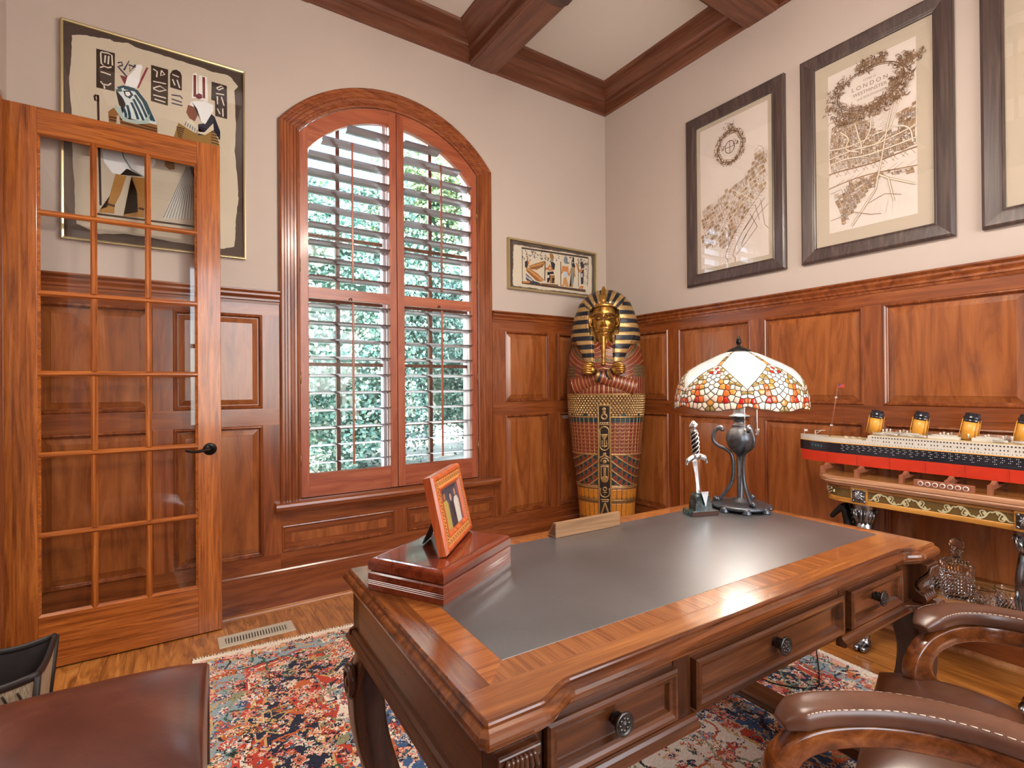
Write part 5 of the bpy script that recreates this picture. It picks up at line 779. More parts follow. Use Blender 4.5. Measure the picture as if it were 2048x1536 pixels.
def text(parent, s, size, x, z, y, mat, rot=(PI/2,0,0), extr=0, align='CENTER', name='lettering'):
    """lettering as a flat mesh"""
    c = bpy.data.curves.new('glyphs', 'FONT'); c.body = s; c.size = size; c.align_x = align; c.align_y = 'CENTER'; c.extrude = extr
    t = bpy.data.objects.new('glyphs', c); COL.objects.link(t); bpy.context.view_layer.update()
    me = bpy.data.meshes.new_from_object(t); bpy.data.objects.remove(t); bpy.data.curves.remove(c)
    me.materials.clear(); me.materials.append(MATS[mat]); o = bpy.data.objects.new(name, me); COL.objects.link(o); o.parent = parent; o.location = (x, y, z); o.rotation_euler = rot
    return o
plain('sepia_ink', (120,96,80), .8)
def map_picture(label, yL, mt, draw):
    w, h = .697, 1.163
    root = thing('framed_map', label, 'picture', (-.002, yL, 1.926), -PI/2, 'tall framed maps on the right wall')
    fw = .078
    for m in frame_border(w, h, fw, .030, [(0,0),(0,-.022),(.004,-.026),(.012,-.030),(.060,-.022),(.068,-.020),(.072,-.022),(.078,-.020),(.078,-.004),(.07,0)]): m.build('frame_side', 'map_frame', root, bevel=0)
    MB().box(.05, -.008, .05, w-.05, -.001, h-.05).build('mat_board', 'linen_mat', root)
    pw, ph = w-2*fw-2*mt, h-2*fw-2*mt; ox, oz = fw+mt, fw+mt
    MB().box(ox, -.0090, oz, ox+pw, -.0082, oz+ph).build('paper', 'map_paper', root)
    g = bpy.data.objects.new('map_print', None)
    p = Print(-.0092); draw(p, pw, ph, root, ox, oz)
    o = p.done('map_print', root); o.location = (ox, 0, oz)
    MB().box(fw*.9, -.0155, fw*.9, w-fw*.9, -.0145, h-fw*.9).build('glass', 'picture_glass', root)
    return root
def rivline(f0, f1, n_=30): return [(f0(i/n_), f1(i/n_)) for i in range(n_+1)]
def draw1(p, W_, H_, root, ox, oz):
    # city climbs to the right, river arcs from right edge down to the bottom
    def top(x): return H_*(.40+.24*x/W_+.015*math.sin(x*40)) 
    def riv(z, side):   # x of river bank at height z
        t = max(0, z/H_); base = W_*(.46+ .02) if t < .05 else W_*(.44+1.15*max(0,t-.04)**1.45*1.9)
        return base+side*W_*(.055+.03*t)
    def ins(x, z): return z < top(x) and x < riv(z, -1)-.004 and z > H_*.02 and not (x < W_*.42 and z < H_*(.16-.1*x/W_))
    streets(p, W_, H_, ins, 26, 42, lambda u, v: (u*W_*1.1-.02+.04*math.sin(v*7), v*H_*1.15-.16+u*.20), 11)
    streets(p, W_, H_, lambda x, z: x > W_*.80 and top(x)-.01 < z < H_*.69, 22, 40, lambda u, v: (u*W_, v*H_+u*.05), 5)
    for s in (-1, 1): p.line((120,92,70), [(min(W_, riv(H_*i/40, s)), H_*i/40) for i in range(40) if riv(H_*i/40, s) < W_], .0035)
    for i in range(2, 34):
        z = H_*i/60; x = riv(z, -1)
        if x < W_-.03: p.line((140,110,88), [(x, z), (x+.026, z-.004)], .0018)
    for a, b in (((.62,.12),(.85,.27)),((.7,.17),(.62,.10)),((.85,.27),(1,.33)),((.75,.30),(.85,.20)),((.85,.20),(.7,.12)),((.9,.37),(.95,.2)),((.95,.2),(1,.17)),((.55,.05),(.72,.13)),((.82,.35),(.88,.24)),((.66,.2),(.8,.28))):
        p.line((96,74,58), [(a[0]*W_, a[1]*H_), (b[0]*W_, b[1]*H_)], .003)
    for a, b in (((.05,.40),(.5,.52)),((.15,.43),(.02,.39)),((.1,.38),(.45,.50)),((.28,.50),(.35,.38)),((.55,.52),(.78,.57)),((.8,.66),(.8,.58)),((.42,.46),(.62,.52))): p.line((176,150,130), [(a[0]*W_, a[1]*H_), (b[0]*W_, b[1]*H_)], .0014)
    p.line((150,124,104), [(W_*.82, H_*.70), (W_*.88, H_*.73), (W_*.93, H_*.71), (W_*.95, H_*.66), (W_*.92, H_*.60)], .002)
    # pale main roads
    for a, b in (((.0,.27),(1,.58)),((.15,.1),(.62,.5)),((.3,.42),(.45,.22)),((.5,.5),(.85,.36)),((.25,.18),(.75,.44))): p.line((226,212,196), [(a[0]*W_, a[1]*H_), ((a[0]+b[0])/2*W_, (a[1]+b[1])/2*H_+.006), (b[0]*W_, b[1]*H_)], .005)
    # ornamental cartouche
    cx, cz = W_*.47, H_*.80
    for k, rr_ in enumerate((1, .86)):
        p.line(INK[k+1], [(cx+.088*rr_*math.cos(t*2*PI/40)*(1+.07*math.cos(6*t*2*PI/40)), cz+.098*rr_*math.sin(t*2*PI/40)*(1+.05*math.cos(5*t*2*PI/40))) for t in range(41)], .006-.003*k)
    for t in range(30): sprig(p, cx+.094*math.cos(t*2*PI/30), cz+.104*math.sin(t*2*PI/30), 20, .022, 100+t)
    sprig(p, cx, cz+.135, 26, .04, 7); sprig(p, cx+.01, cz+.11, 24, .03, 8)
    p.line(INK[0], [(cx+.034*math.cos(t*2*PI/24), cz+.040*math.sin(t*2*PI/24)) for t in range(25)], .004); p.line(INK[0], [(cx, cz-.04), (cx, cz+.04)], .003); p.line(INK[0], [(cx-.034, cz), (cx+.034, cz)], .003)
    for s in (-1, 1): sprig(p, cx+s*.045, cz+.01, 16, .022, 20+s)
def draw2(p, W_, H_, root, ox, oz):
    r0 = lambda x: H_*(.285+.018*math.sin(x/W_*4)); r1 = lambda x: H_*(.37+.006*math.sin(x/W_*7+1))
    top = lambda x: H_*(.62+.06*math.sin(x/W_*5+.6)-.05*(x > W_*.55 and x < W_*.8)+.05*(x > W_*.8))
    # water shading bands
    nb = 26
    for k in range(nb):
        pass
    p.line((150,118,92), [(W_*i/40, r0(W_*i/40)) for i in range(41)], .006); p.line((130,100,76), [(W_*i/40, r1(W_*i/40)) for i in range(41)], .007)
    for i in range(26):
        x = W_*(.03+.94*i/26); p.line((150,120,96), [(x, r1(x)), (x+.02*(1 if i % 3 else -1), r1(x)-.028)], .002)
    for x in (.08, .2, .3, .55, .68, .75, .88): p.line((160,130,106), [(x*W_, r0(x*W_)), (x*W_+.045, r0(x*W_)+.022)], .002)
    streets(p, W_, H_, lambda x, z: r1(x)+.006 < z < top(x), 30, 62, lambda u, v: (u*W_*1.04-.008+.016*math.sin(v*9), v*H_+.020*math.sin(u*6)), 21, 1.0)
    streets(p, W_, H_, lambda x, z: z < r0(x)-.006 and (abs(x-W_*.48+ (r0(x)-z)*.9) < W_*.20 or (x > W_*.60 and z > H_*(.30-.14*(x/W_-.5)))), 26, 56, lambda u, v: (u*W_*1.06-.01+(.4-v)*.22, v*H_+.05*math.sin(u*3)), 22, .9)
    bridge = [(W_*.59, r0(W_*.59)-.02), (W_*.64, r1(W_*.62)+.03), (W_*.70, H_*.56), (W_*.78, H_*.72)]
    for a in ([(0,.47),(.3,.48),(.6,.47),(1,.50)], [(0,.43),(.2,.44),(.5,.42),(1,.43)], [(.15,.62),(.25,.56),(.22,.5),(.36,.46)], [(.33,.64),(.37,.55),(.4,.5),(.40,.44)], [(.55,.53),(.8,.53),(.93,.49),(.96,.41)], [(.58,.47),(.72,.54),(.85,.72)], [(.0,.53),(.25,.51),(.5,.52)], [(.52,.65),(.5,.56),(.42,.5)]):
        q = catmull([(x*W_, z*H_, 0) for x, z in a], 5); q = [(v_.x, v_.y) for v_ in q]; p.line((150,120,94), q, .0085); p.line((230,216,200), q, .0058)
    for a in ([(.59,.285),(.56,.20),(.44,.12),(.28,.015)], [(.59,.285),(.72,.24),(.98,.17)], [(.70,.245),(.76,.10)]):
        q = [(x*W_, z*H_) for x, z in a]; p.line((140,110,84), q, .010); p.line((228,212,194), q, .006)
    p.line((140,110,84), bridge, .009); p.line((228,212,194), bridge, .0055)
    for a in ([(.02,.25),(.16,.26),(.2,.2),(.17,.09),(.02,.08)], [(.17,.09),(.25,.06)], [(.48,.13),(.66,.16),(.84,.13)], [(.3,.1),(.5,.06),(.62,.05)]): p.line((150,120,94), [(x*W_, z*H_) for x, z in a], .0026)
    for k in range(4): p.line((130,104,84), [(W_*.07, H_*(.215+.008*k)), (W_*.13, H_*(.215+.008*k))], .0016)
    for k in range(7): p.line((206,190,174), [(W_*(.52+.06*k), H_*.14), (W_*(.46+.07*k), H_*.05)], .0012)
    for k in range(12): p.line((176,150,126), [(W_*(.60+.02*(k % 3)), H_*(.52+.014*k)), (W_*(.68+.012*(k % 2)), H_*(.525+.014*k))], .0014)
    # title cartouche
    cx, cz = W_*.50, H_*.825
    for k, s in enumerate((1, .93)):
        p.line(INK[k], [(cx+.155*s*math.cos(t*2*PI/48), cz+.105*s*math.sin(t*2*PI/48)) for t in range(49)], .0042-.002*k)
    for (dx, dz, n_, R) in ((-.165,.02,40,.04),(-.17,-.04,60,.05),(-.12,-.10,120,.06),(-.05,-.12,90,.05),(.03,-.12,110,.055),(.10,-.09,130,.06),(.14,-.02,110,.05),(.15,.06,80,.05),(.19,.05,60,.045),(-.02,.115,110,.05),(.05,.12,70,.04),(-.12,.08,40,.04),(-.16,.05,40,.04)): sprig(p, cx+dx, cz+dz, n_, R, int(dx*1000+dz*77))
    text(root, 'CITIES of', .015, ox+cx, oz+cz+.048, -.0094, 'sepia_ink'); text(root, 'L O N D O N', .029, ox+cx, oz+cz+.018, -.0094, 'sepia_ink'); text(root, 'WESTMINSTER', .024, ox+cx, oz+cz-.014, -.0094, 'sepia_ink'); text(root, 'and SOUTHWARK', .017, ox+cx+.01, oz+cz-.042, -.0094, 'sepia_ink')
def draw3(p, W_, H_, root, ox, oz):
    streets(p, W_, H_, lambda x, z: H_*.12 < z < H_*.7-.1*x, 26, 50, lambda u, v: (u*W_, v*H_+.03*math.sin(u*7)), 33)
    sprig(p, W_*.5, H_*.82, 120, .12, 3)
map_picture('framed sepia river map with round crest nearest the corner', -.832, .030, draw1)
map_picture('framed sepia city map reading LONDON in an oval title', -1.622, .068, draw2)
map_picture('framed map cut off by the right edge of the photo', -2.414, .068, draw3)
# ================================================================== writing desk
wood('walnut_x', (54,27,12), (86,46,21), (110,64,33), 'x', rough=.28, coat=.35, coatr=.15, stretch=20)
wood('walnut_y', (66,38,20), (98,60,34), (120,78,47), 'y', rough=.28, coat=.35, coatr=.15, stretch=20)
wood('walnut_z', (48,24,12), (74,40,20), (96,56,30), 'z', rough=.28, coat=.35, coatr=.15, stretch=20)
wood('walnut_top_x', (98,52,23), (134,78,36), (162,102,52), 'x', rough=.2, coat=.45, coatr=.08, stretch=20)
wood('walnut_top_y', (92,47,20), (126,71,31), (150,90,42), 'y', rough=.2, coat=.45, coatr=.08, stretch=20)
wood('band_cross', (112,60,27), (142,84,41), (160,100,52), 'y', rough=.2, coat=.45, coatr=.08, stretch=40, scale=4)
wood('band_cross2', (124,66,30), (156,92,43), (174,108,54), 'x', rough=.2, coat=.45, coatr=.08, stretch=40, scale=4)
n = NT('desk_leather'); v = n.coords()
f = n.noise(v, 5, 5, .6); vo = n.n('TexVoronoi', feature='DISTANCE_TO_EDGE'); vo.inputs['Scale'].default_value = 190; n.l(v, vo.inputs['Vector'])
n.l(n.ramp(f, [(.3, srgb(40,39,41)), (.55, srgb(56,54,56)), (.75, srgb(72,70,72))]), n.b.inputs['Base Color'])
n.set(rough=.40, spec=1.0, coat=1.0, coatr=.34); n.bump(n.noise(n.coords((30,60,30)), 5, 6, .72), .5, .0016); MATS['desk_leather'] = n.m
plain('aged_pewter', (84,80,76), .34, .9, var=.35, vscale=90)
DESK = thing('writing_desk', 'carved walnut writing desk with grey leather top and three drawers', 'desk', (-1.945, -2.205, 0), math.radians(-1.6))
def s_curve(x0, y0, x1, y1, n_=8):
    return [(x0+(x1-x0)*t, y0+(y1-y0)*(3*t*t-2*t**3)) for t in [i/n_ for i in range(n_+1)]]
LX, YF, YNr, YM = .762, .372, -.380, -.354
half = [(0, YM), (.30, YM)]+s_curve(.580, YM, .655, YNr)+[(.70, YNr), (LX-.012, YNr), (LX, YNr+.012)]
right = half+[(LX, YF-.010), (LX-.010, YF)]
out = right+[(-x, y) for x, y in right[::-1]][:-1]
OUT = out
def offset_poly(pts, d):
    n_ = len(pts); res = []
    for i in range(n_):
        a, b, c = Vector(pts[i-1]), Vector(pts[i]), Vector(pts[(i+1)%n_])
        e0, e1 = (b-a).normalized(), (c-b).normalized(); n0, n1 = Vector((-e0.y, e0.x)), Vector((-e1.y, e1.x)); m = (n0+n1).normalized(); k = d/max(.4, m.dot(n0))
        res.append((b.x+m.x*k, b.y+m.y*k))
    return res
def stacked(outline, rings, cap_top=True, cap_bot=True):
    m = MB(); vs, fs = [], []; n_ = len(outline)
    for d, z in rings:
        vs += [(p[0], p[1], z) for p in offset_poly(outline, d)]
    for i in range(len(rings)-1):
        for k in range(n_): fs.append((i*n_+k, i*n_+(k+1)%n_, (i+1)*n_+(k+1)%n_, (i+1)*n_+k))
    if cap_top: fs.append(tuple((len(rings)-1)*n_+k for k in range(n_)))
    if cap_bot: fs.append(tuple(range(n_))[::-1])
    return m.add(vs, fs)
ZT = .775
wood('walnut_edge', (74,36,15), (112,60,26), (140,84,42), 'x', rough=.2, coat=.5, coatr=.08, stretch=20)
stacked(OUT, [(.016,.731),(.016,.736),(.010,.738),(.004,.742),(.0005,.749),(0,.754),(.002,.760),(.006,.764),(.012,.767),(.0125,.771),(.0145,.7735),(.017,ZT)]).build('top', 'walnut_edge', DESK)
MB().prism(offset_poly(OUT, .0185), 'z', ZT-.002, ZT+.0002).build('top_board', 'walnut_top_x', DESK)
lx0, lx1, ly0, ly1 = -.646, .700, -.238, .292
bw = .052
def quadslab(pts, z0, z1): return MB().prism(pts, 'z', z0, z1)
quadslab([(-LX+.018,ly0-bw),(lx0-bw,ly0-bw),(lx0-bw,YF-.02),(-LX+.018,YF-.02)], ZT-.001, ZT+.0004).build('end_board', 'walnut_top_y', DESK)
quadslab([(lx1+.026,ly0-bw),(LX-.018,ly0-bw),(LX-.018,YF-.02),(lx1+.026,YF-.02)], ZT-.001, ZT+.0004).build('end_board', 'walnut_top_y', DESK)
# four mitred bands of cross-cut veneer
A0, A1, A2, A3 = (lx0-bw,ly0-bw), (lx1+.026,ly0-bw), (lx1+.026,ly1+.03), (lx0-bw,ly1+.03)
B0, B1, B2, B3 = (lx0,ly0), (lx1,ly0), (lx1,ly1), (lx0,ly1)
for q, mt in (((A0,A1,B1,B0),'band_cross'), ((A1,A2,B2,B1),'band_cross2'), ((A2,A3,B3,B2),'band_cross'), ((A3,A0,B0,B3),'band_cross2')):
    quadslab(q, ZT-.001, ZT+.0006).build('inlay_band', mt, DESK)
quadslab([(lx0,ly0),(lx1,ly0),(lx1,ly1),(lx0,ly1)], ZT-.001, ZT+.0011).build('leather_inlay', 'desk_leather', DESK, bevel=.0006)
# apron carcass
ZA0, ZA1 = .615, .733
MB().box(-.738, .30, ZA0, .738, .352, ZA1).build('back_apron', 'walnut_x', DESK)
for s in (-1, 1):
    x = s*.738
    MB().box(x, -.335, ZA0, x-s*.03, .352, ZA1).build('side_panel', 'walnut_y', DESK)
    # ogee moulding under the side panel
    pr = [(0,0),(.018,0),(.022,.006),(.020,.012),(.012,.016),(.010,.022),(.004,.026),(0,.028)]
    MB().prism([(x+s*(p[0]-.004), ZA0-.020+p[1]) for p in pr], 'y', -.352, .365).build('side_moulding', 'walnut_y', DESK)
    MB().box(x-s*.03, -.34, ZA0-.020, x+s*.008, .352, ZA0).build('side_rail', 'walnut_y', DESK)
MB().prism([(.352+p[0]-.004, ZA0-.020+p[1]) for p in [(0,0),(.018,0),(.022,.006),(.012,.016),(.004,.026),(0,.028)]], 'x', -.75, .75).build('back_moulding', 'walnut_x', DESK)
YFc = -.335   # front frame plane
MB().box(-.66, YFc, .712, .66, YFc+.03, ZA1).build('front_rail', 'walnut_x', DESK)
for a, b in ((-.665,-.634), (-.336,-.289), (.264,.297), (.584,.665)): MB().box(a, YFc-.002, .603, b, YFc+.035, ZA1).build('front_stile', 'walnut_z', DESK)
MB().box(-.29, YFc+.002, .608, .27, YFc+.03, .626).build('front_rail', 'walnut_x', DESK)
MB().box(-.70, YFc+.03, .612, .70, .30, .62).build('drawer_bottom', 'walnut_x', DESK)
def front_mould(a, b):
    pr = [(0,0),(.020,0),(.026,.005),(.026,.012),(.018,.017),(.014,.022),(.014,.028),(0,.028)]
    MB().prism([(YFc+.01-p[0]-.006, .594+p[1]) for p in pr], 'x', a, b).build('front_moulding', 'walnut_x', DESK)
front_mould(-.70, -.285); front_mould(.26, .70)
def drawer(x0, x1, z0, z1):
    d = MB(); w, h = x1-x0, z1-z0
    prof = [(0,.0),(0,.014),(.004,.018),(.010,.018),(.014,.014),(.020,.012),(.024,.004),(.027,.003)]
    rings = [[(x0+i, YFc-o_, z0+i), (x1-i, YFc-o_, z0+i), (x1-i, YFc-o_, z1-i), (x0+i, YFc-o_, z1-i)] for i, o_ in prof]
    vs = [p for r in rings for p in r]; fs = [(i*4+k, i*4+(k+1)%4, (i+1)*4+(k+1)%4, (i+1)*4+k) for i in range(len(rings)-1) for k in range(4)]; fs.append(tuple((len(rings)-1)*4+k for k in range(4)))
    o = d.add(vs, fs).build('drawer', 'walnut_x', DESK)
    xc, zc = (x0+x1)/2, (z0+z1)/2+.004
    k = MB().lathe([(.008,0),(.010,-.002),(.012,-.006),(.009,-.009),(.0125,-.013),(.009,-.017),(.011,-.020),(.019,-.022),(.0205,-.025),(.0195,-.027),(.0165,-.0272),(.0150,-.0255),(.0060,-.0262),(.0030,-.0285),(0,-.029)], (xc, YFc-.003, zc), 28, axis='y')
    for t in range(8):
        a = t*PI/4; k.ball((xc+.0098*math.cos(a), YFc-.0288, zc+.0098*math.sin(a)), (.0040,.0016,.0030), 8, 5)
    k.build('knob', 'aged_pewter', o)
drawer(-.632, -.338, .628, .722); drawer(-.287, .262, .628, .722); drawer(.299, .582, .628, .722)
# carved corner corbels (front) : S scroll with acanthus ribs
def corbel(xc, s):
    prof = [(-.335,.730),(-.378,.730),(-.382,.722),(-.380,.712),(-.370,.698),(-.358,.682),(-.352,.668),(-.354,.654),(-.364,.645),(-.374,.640),(-.380,.632),(-.378,.624),(-.368,.619),(-.335,.618)]
    P = catmull([(p[0], p[1], 0) for p in prof], 4); prof = [(p.x, p.y) for p in P]
    m = MB().prism(prof, 'x', xc-.036, xc+.036)
    o = m.build('corner_corbel', 'walnut_z', DESK, bevel=.002)
    r = MB()
    for k in range(7):        # leaf ribs flowing down the scroll
        dx = (k-3)*.0095
        pts = [(xc+dx*.7, -.384, .724), (xc+dx, -.382, .704), (xc+dx*1.25, -.366, .684), (xc+dx*1.2, -.357, .668), (xc+dx*.9, -.362, .652)]
        r.tube(catmull(pts, 5), [.002]+[.0045]*19+[.0012], 8)
    for k in range(5): r.lathe([(.014,-.003),(.0155,0),(.014,.003)], (xc-.028+k*.014, -.364, .632), 16, axis='x')
    r.build('acanthus_carving', 'walnut_z', o)
corbel(-.702, -1); corbel(.692, 1)
MB().prism([(.575,-.335),(.62,-.352),(.662,-.392),(.745,-.392),(.752,-.335)], 'z', .596, .617).build('corbel_ledge', 'walnut_x', DESK, bevel=.003)
MB().prism([(-.575,-.335),(-.62,-.352),(-.662,-.392),(-.745,-.392),(-.752,-.335)][::-1], 'z', .596, .617).build('corbel_ledge', 'walnut_x', DESK, bevel=.003)
# cabriole legs with volutes
def cab_leg(sx, sy):
    g = lambda d, z: (sx*(.700+d*.7), sy*(.322+d*.7), z)
    path = catmull([g(-.01,.60), g(.004,.53), g(.018,.46), g(.006,.36), g(-.030,.25), g(-.045,.15), g(-.022,.06), g(.012,.012), g(.03,.0)], 6)
    L = len(path); vs, fs = [], []
    for i, p in enumerate(path):
        t = i/(L-1); hw = .034+.004*math.sin(t*PI)-.010*max(0, t-.5)*2+.006*max(0, t-.88)*8
        for a, b in ((-1,-1),(-.82,-1.06),(.82,-1.06),(1,-1),(1.06,-.82),(1.06,.82),(1,1),(.82,1.06),(-.82,1.06),(-1,1),(-1.06,.82),(-1.06,-.82)): vs.append((p.x+a*hw, p.y+b*hw, max(.0095, p.z)))
    for i in range(L-1):
        for k in range(12): fs.append((i*12+k, i*12+(k+1)%12, (i+1)*12+(k+1)%12, (i+1)*12+k))
    m = MB().add(vs, fs, None, True).add(vs, [tuple(range(12))[::-1], tuple((L-1)*12+k for k in range(12))])
    o = m.build('leg', 'walnut_z', DESK)
    # volute ears on the two outer faces
    v_ = MB(); c = g(.034,.485)
    for ax, off in (('x', sx*.040), ('y', sy*.040)):
        cc = (sx*.712+(off if ax == 'x' else 0), sy*.334+(off if ax == 'y' else 0), .50)
        v_.lathe([(.0,-.010),(.030,-.010),(.034,-.006),(.034,.006),(.030,.010),(.022,.010),(.020,.006),(.012,.006),(.010,.011),(0,.012)] if (off > 0) else [(0,-.012),(.010,-.011),(.012,-.006),(.020,-.006),(.022,-.010),(.030,-.010),(.034,-.006),(.034,.006),(.030,.010),(0,.010)], cc, 24, axis=ax, sx=1, sy=1.25)
    v_.build('volute', 'walnut_z', o)
    f = MB()
    for a in (-.45, 0, .45):   # reeded front of the knee
        f.tube([(p.x+sx*a*.03, p.y+sy*.040, p.z) for p in path[6:22]], .006, 8)
    f.build('reeding', 'walnut_z', o)
for sx in (-1, 1):
    for sy in (-1, 1): cab_leg(sx, sy)
for s in (-1, 1):
    MB().prism([(s*.632,.085),(s*.628,.092),(s*.634,.098),(s*.630,.108),(s*.636,.116),(s*.720,.116),(s*.724,.108),(s*.720,.098),(s*.726,.092),(s*.722,.085)][::s], 'y', -.30, .30).build('stretcher', 'walnut_y', DESK)
# ================================================================== things on the desk
ZD = ZT+.0013
# ---- keepsake box with stacked mouldings
wood('mahogany_x', (84,32,18), (118,50,27), (140,68,39), 'x', rough=.16, coat=.6, coatr=.05, stretch=22)
wood('mahogany_y', (92,34,18), (130,54,28), (150,72,40), 'y', rough=.16, coat=.6, coatr=.05, stretch=22)
bx = thing('keepsake_box', 'reddish mahogany keepsake box with grooved sides on the desk corner', 'box', (-2.5005, -2.0085, ZD), math.radians(29.0))
bw2, bd2 = .1535, .105
def brings(w, d, rings):
    vs, fs = [], []
    for i, z in rings: vs += [(-w+i,-d+i,z), (w-i,-d+i,z), (w-i,d-i,z), (-w+i,d-i,z)]
    for k in range(len(rings)-1):
        for j in range(4): fs.append((k*4+j, k*4+(j+1)%4, (k+1)*4+(j+1)%4, (k+1)*4+j))
    fs += [(3,2,1,0), tuple((len(rings)-1)*4+j for j in range(4))]
    return MB().add(vs, fs)
groove = lambda z: [(0,z-.0014),(.0014,z),(0,z+.0014)]
brings(bw2, bd2, [(.0,0),(0,.0125)]+groove(.0145)+groove(.0185)+groove(.0225)+[(0,.037),(.003,.0405),(.005,.0415)]).build('base', 'mahogany_x', bx)
lid = brings(bw2, bd2, [(.005,.0415),(.003,.0425),(0,.0455),(0,.0625),(.002,.067),(.007,.0702),(.013,.0712),(.0135,.0702),(.0145,.0702),(.015,.0716)]).build('lid', 'mahogany_x', bx)
# ---- photo frame leaning on its easel
FZ = .0716
wood('frame_cherry', (146,62,28), (182,86,42), (200,104,56), 'z', rough=.3, coat=.3, stretch=24)
plain('easel_back', (26,28,30), .5)
plain('inlay_orange', (206,132,66), .45, var=.08, vscale=80)
ph = thing('photo_frame', 'small cherry wood photo frame with vine border standing on the mahogany box', 'photo frame', (-2.4615, -2.0125, ZD+FZ+.0036), math.radians(47))
TILT = math.radians(-12)
def tilt(m): return m.xf(Matrix.Rotation(TILT, 4, 'X'))
fw_, fh_ = .232, .183; X0 = -fw_/2
def side_strips(w, h, f0, f1, y_prof, mat, name, x0, z0):
    for m in frame_border(w, h, f1, .02, y_prof):
        m.xf(Matrix.Translation((x0, 0, z0))); tilt(m).build(name, mat, ph)
side_strips(fw_, fh_, 0, .014, [(0,.016),(0,-.002),(.004,-.008),(.010,-.010),(.014,-.008),(.014,.016)], 'frame_cherry', 'frame_side', X0, 0)
side_strips(fw_-.026, fh_-.026, 0, .019, [(0,.010),(0,-.0074),(.019,-.0074),(.019,.010)], 'inlay_orange', 'inlay_border', X0+.013, .013)
side_strips(fw_-.064, fh_-.064, 0, .010, [(0,.010),(0,-.009),(.003,-.010),(.010,-.003),(.010,.010)], 'frame_cherry', 'inner_lip', X0+.032, .032)
pv = Print(-.0076)
r = random.Random(4)
def vine(x, z, a):
    p0 = (x, z); c_, s_ = math.cos(a), math.sin(a)
    f = lambda u, v: (x+u*c_-v*s_, z+u*s_+v*c_)
    pv.line((48,44,34), [f(-.006,-.004), f(-.002,.003), f(.003,-.002), f(.007,.004)], .0022)
    for u, v in ((-.004,.004),(.001,-.005),(.006,-.003)): pv.poly((48,44,34), [f(u-.0018,v), f(u,v-.0022), f(u+.0018,v), f(u,v+.0022)])
for k in range(11):
    t = X0+.024+k*(fw_-.048)/10
    vine(t, .0225, 0); vine(t, fh_-.0225, PI)
for k in range(8):
    t = .036+k*(fh_-.072)/7
    vine(X0+.0225, t, PI/2); vine(-X0-.0225, t, -PI/2)
for a, b in (((X0+.0135,.0135),(-X0-.0135,.0135)), ((X0+.0135,fh_-.0135),(-X0-.0135,fh_-.0135)), ((X0+.0135,.0135),(X0+.0135,fh_-.0135)), ((-X0-.0135,.0135),(-X0-.0135,fh_-.0135))): pv.line((60,52,36), [a, b], .0014)
pv.m.xf(Matrix.Rotation(TILT, 4, 'X')); pv.done('vine_border', ph)
pp = Print(-.001); w0, w1, h0, h1 = X0+.040, -X0-.040, .040, fh_-.040
pp.quad((74,78,92), (w0,h0), (w1,h0), (w1,h1), (w0,h1))
def figure(cx, top, w, body, skin, hair):
    pp.poly(body, [(cx-w*.55,h0), (cx+w*.55,h0), (cx+w*.6,top-.034), (cx+w*.35,top-.023), (cx-w*.35,top-.023), (cx-w*.6,top-.034)])
    pp.poly(hair, [(cx+.0095*math.cos(t*PI/6), top-.010+.0115*math.sin(t*PI/6)) for t in range(12)])
    pp.poly(skin, [(cx+.0072*math.cos(t*PI/6), top-.0125+.0095*math.sin(t*PI/6)) for t in range(12)])
figure(-.042, h1-.008, .034, (186,160,84), (176,122,92), (50,40,36)); figure(.044, h1-.012, .034, (216,206,192), (196,142,112), (120,82,54)); figure(.004, h1-.018, .030, (60,56,62), (206,160,132), (70,50,40))
pp.m.xf(Matrix.Rotation(TILT, 4, 'X')); pp.done('photograph', ph)
gm = MB().box(w0-.004, -.0030, h0-.004, w1+.004, -.0024, h1+.004); tilt(gm).build('glass', 'picture_glass', ph)
bm2 = MB().box(X0+.003, .010, .003, -X0-.003, .0155, fh_-.003); tilt(bm2).build('back_board', 'easel_back', ph)
ey, ez = .0155*math.cos(TILT)-.110*math.sin(TILT), .0155*math.sin(TILT)+.110*math.cos(TILT)
MB().add([(-.022,ey,ez),(.022,ey,ez),(.030,ey+.048,.0),(-.030,ey+.048,.0),(-.022,ey-.003,ez),(.022,ey-.003,ez),(.030,ey+.044,.0),(-.030,ey+.044,.0)], [(0,1,2,3),(7,6,5,4),(0,4,5,1),(1,5,6,2),(2,6,7,3),(3,7,4,0)]).build('easel_leg', 'easel_back', ph)
# ---- wooden wedge (name block) at the far edge of the desk
wood('block_wood', (112,80,52), (148,110,74), (172,134,96), 'x', rough=.45, coat=.05, stretch=20)
blk = thing('wooden_wedge', 'bare wooden wedge block lying along the far edge of the desk', 'wedge', (-1.955, -1.931, ZD), math.radians(-1.5))
m = MB().prism([(-.030,0),(.034,0),(.006,.044),(-.006,.044)][::1], 'x', -.132, .132)
m2 = MB().prism([(-.004,0),(.040,0),(.010,.045),(-.004,.045)], 'x', -.133, .133).build('block', 'block_wood', blk, bevel=.0015)
MB().add([(-.1335,.000,.006),(-.1335,.030,.006),(-.1335,.008,.040),(-.1335,.000,.040),(-.1325,.000,.006),(-.1325,.030,.006),(-.1325,.008,.040),(-.1325,.000,.040)], [(0,1,2,3),(7,6,5,4),(0,4,5,1),(1,5,6,2),(2,6,7,3),(3,7,4,0)]).build('end_grain', plain('end_grain', (104,74,50), .6), blk)
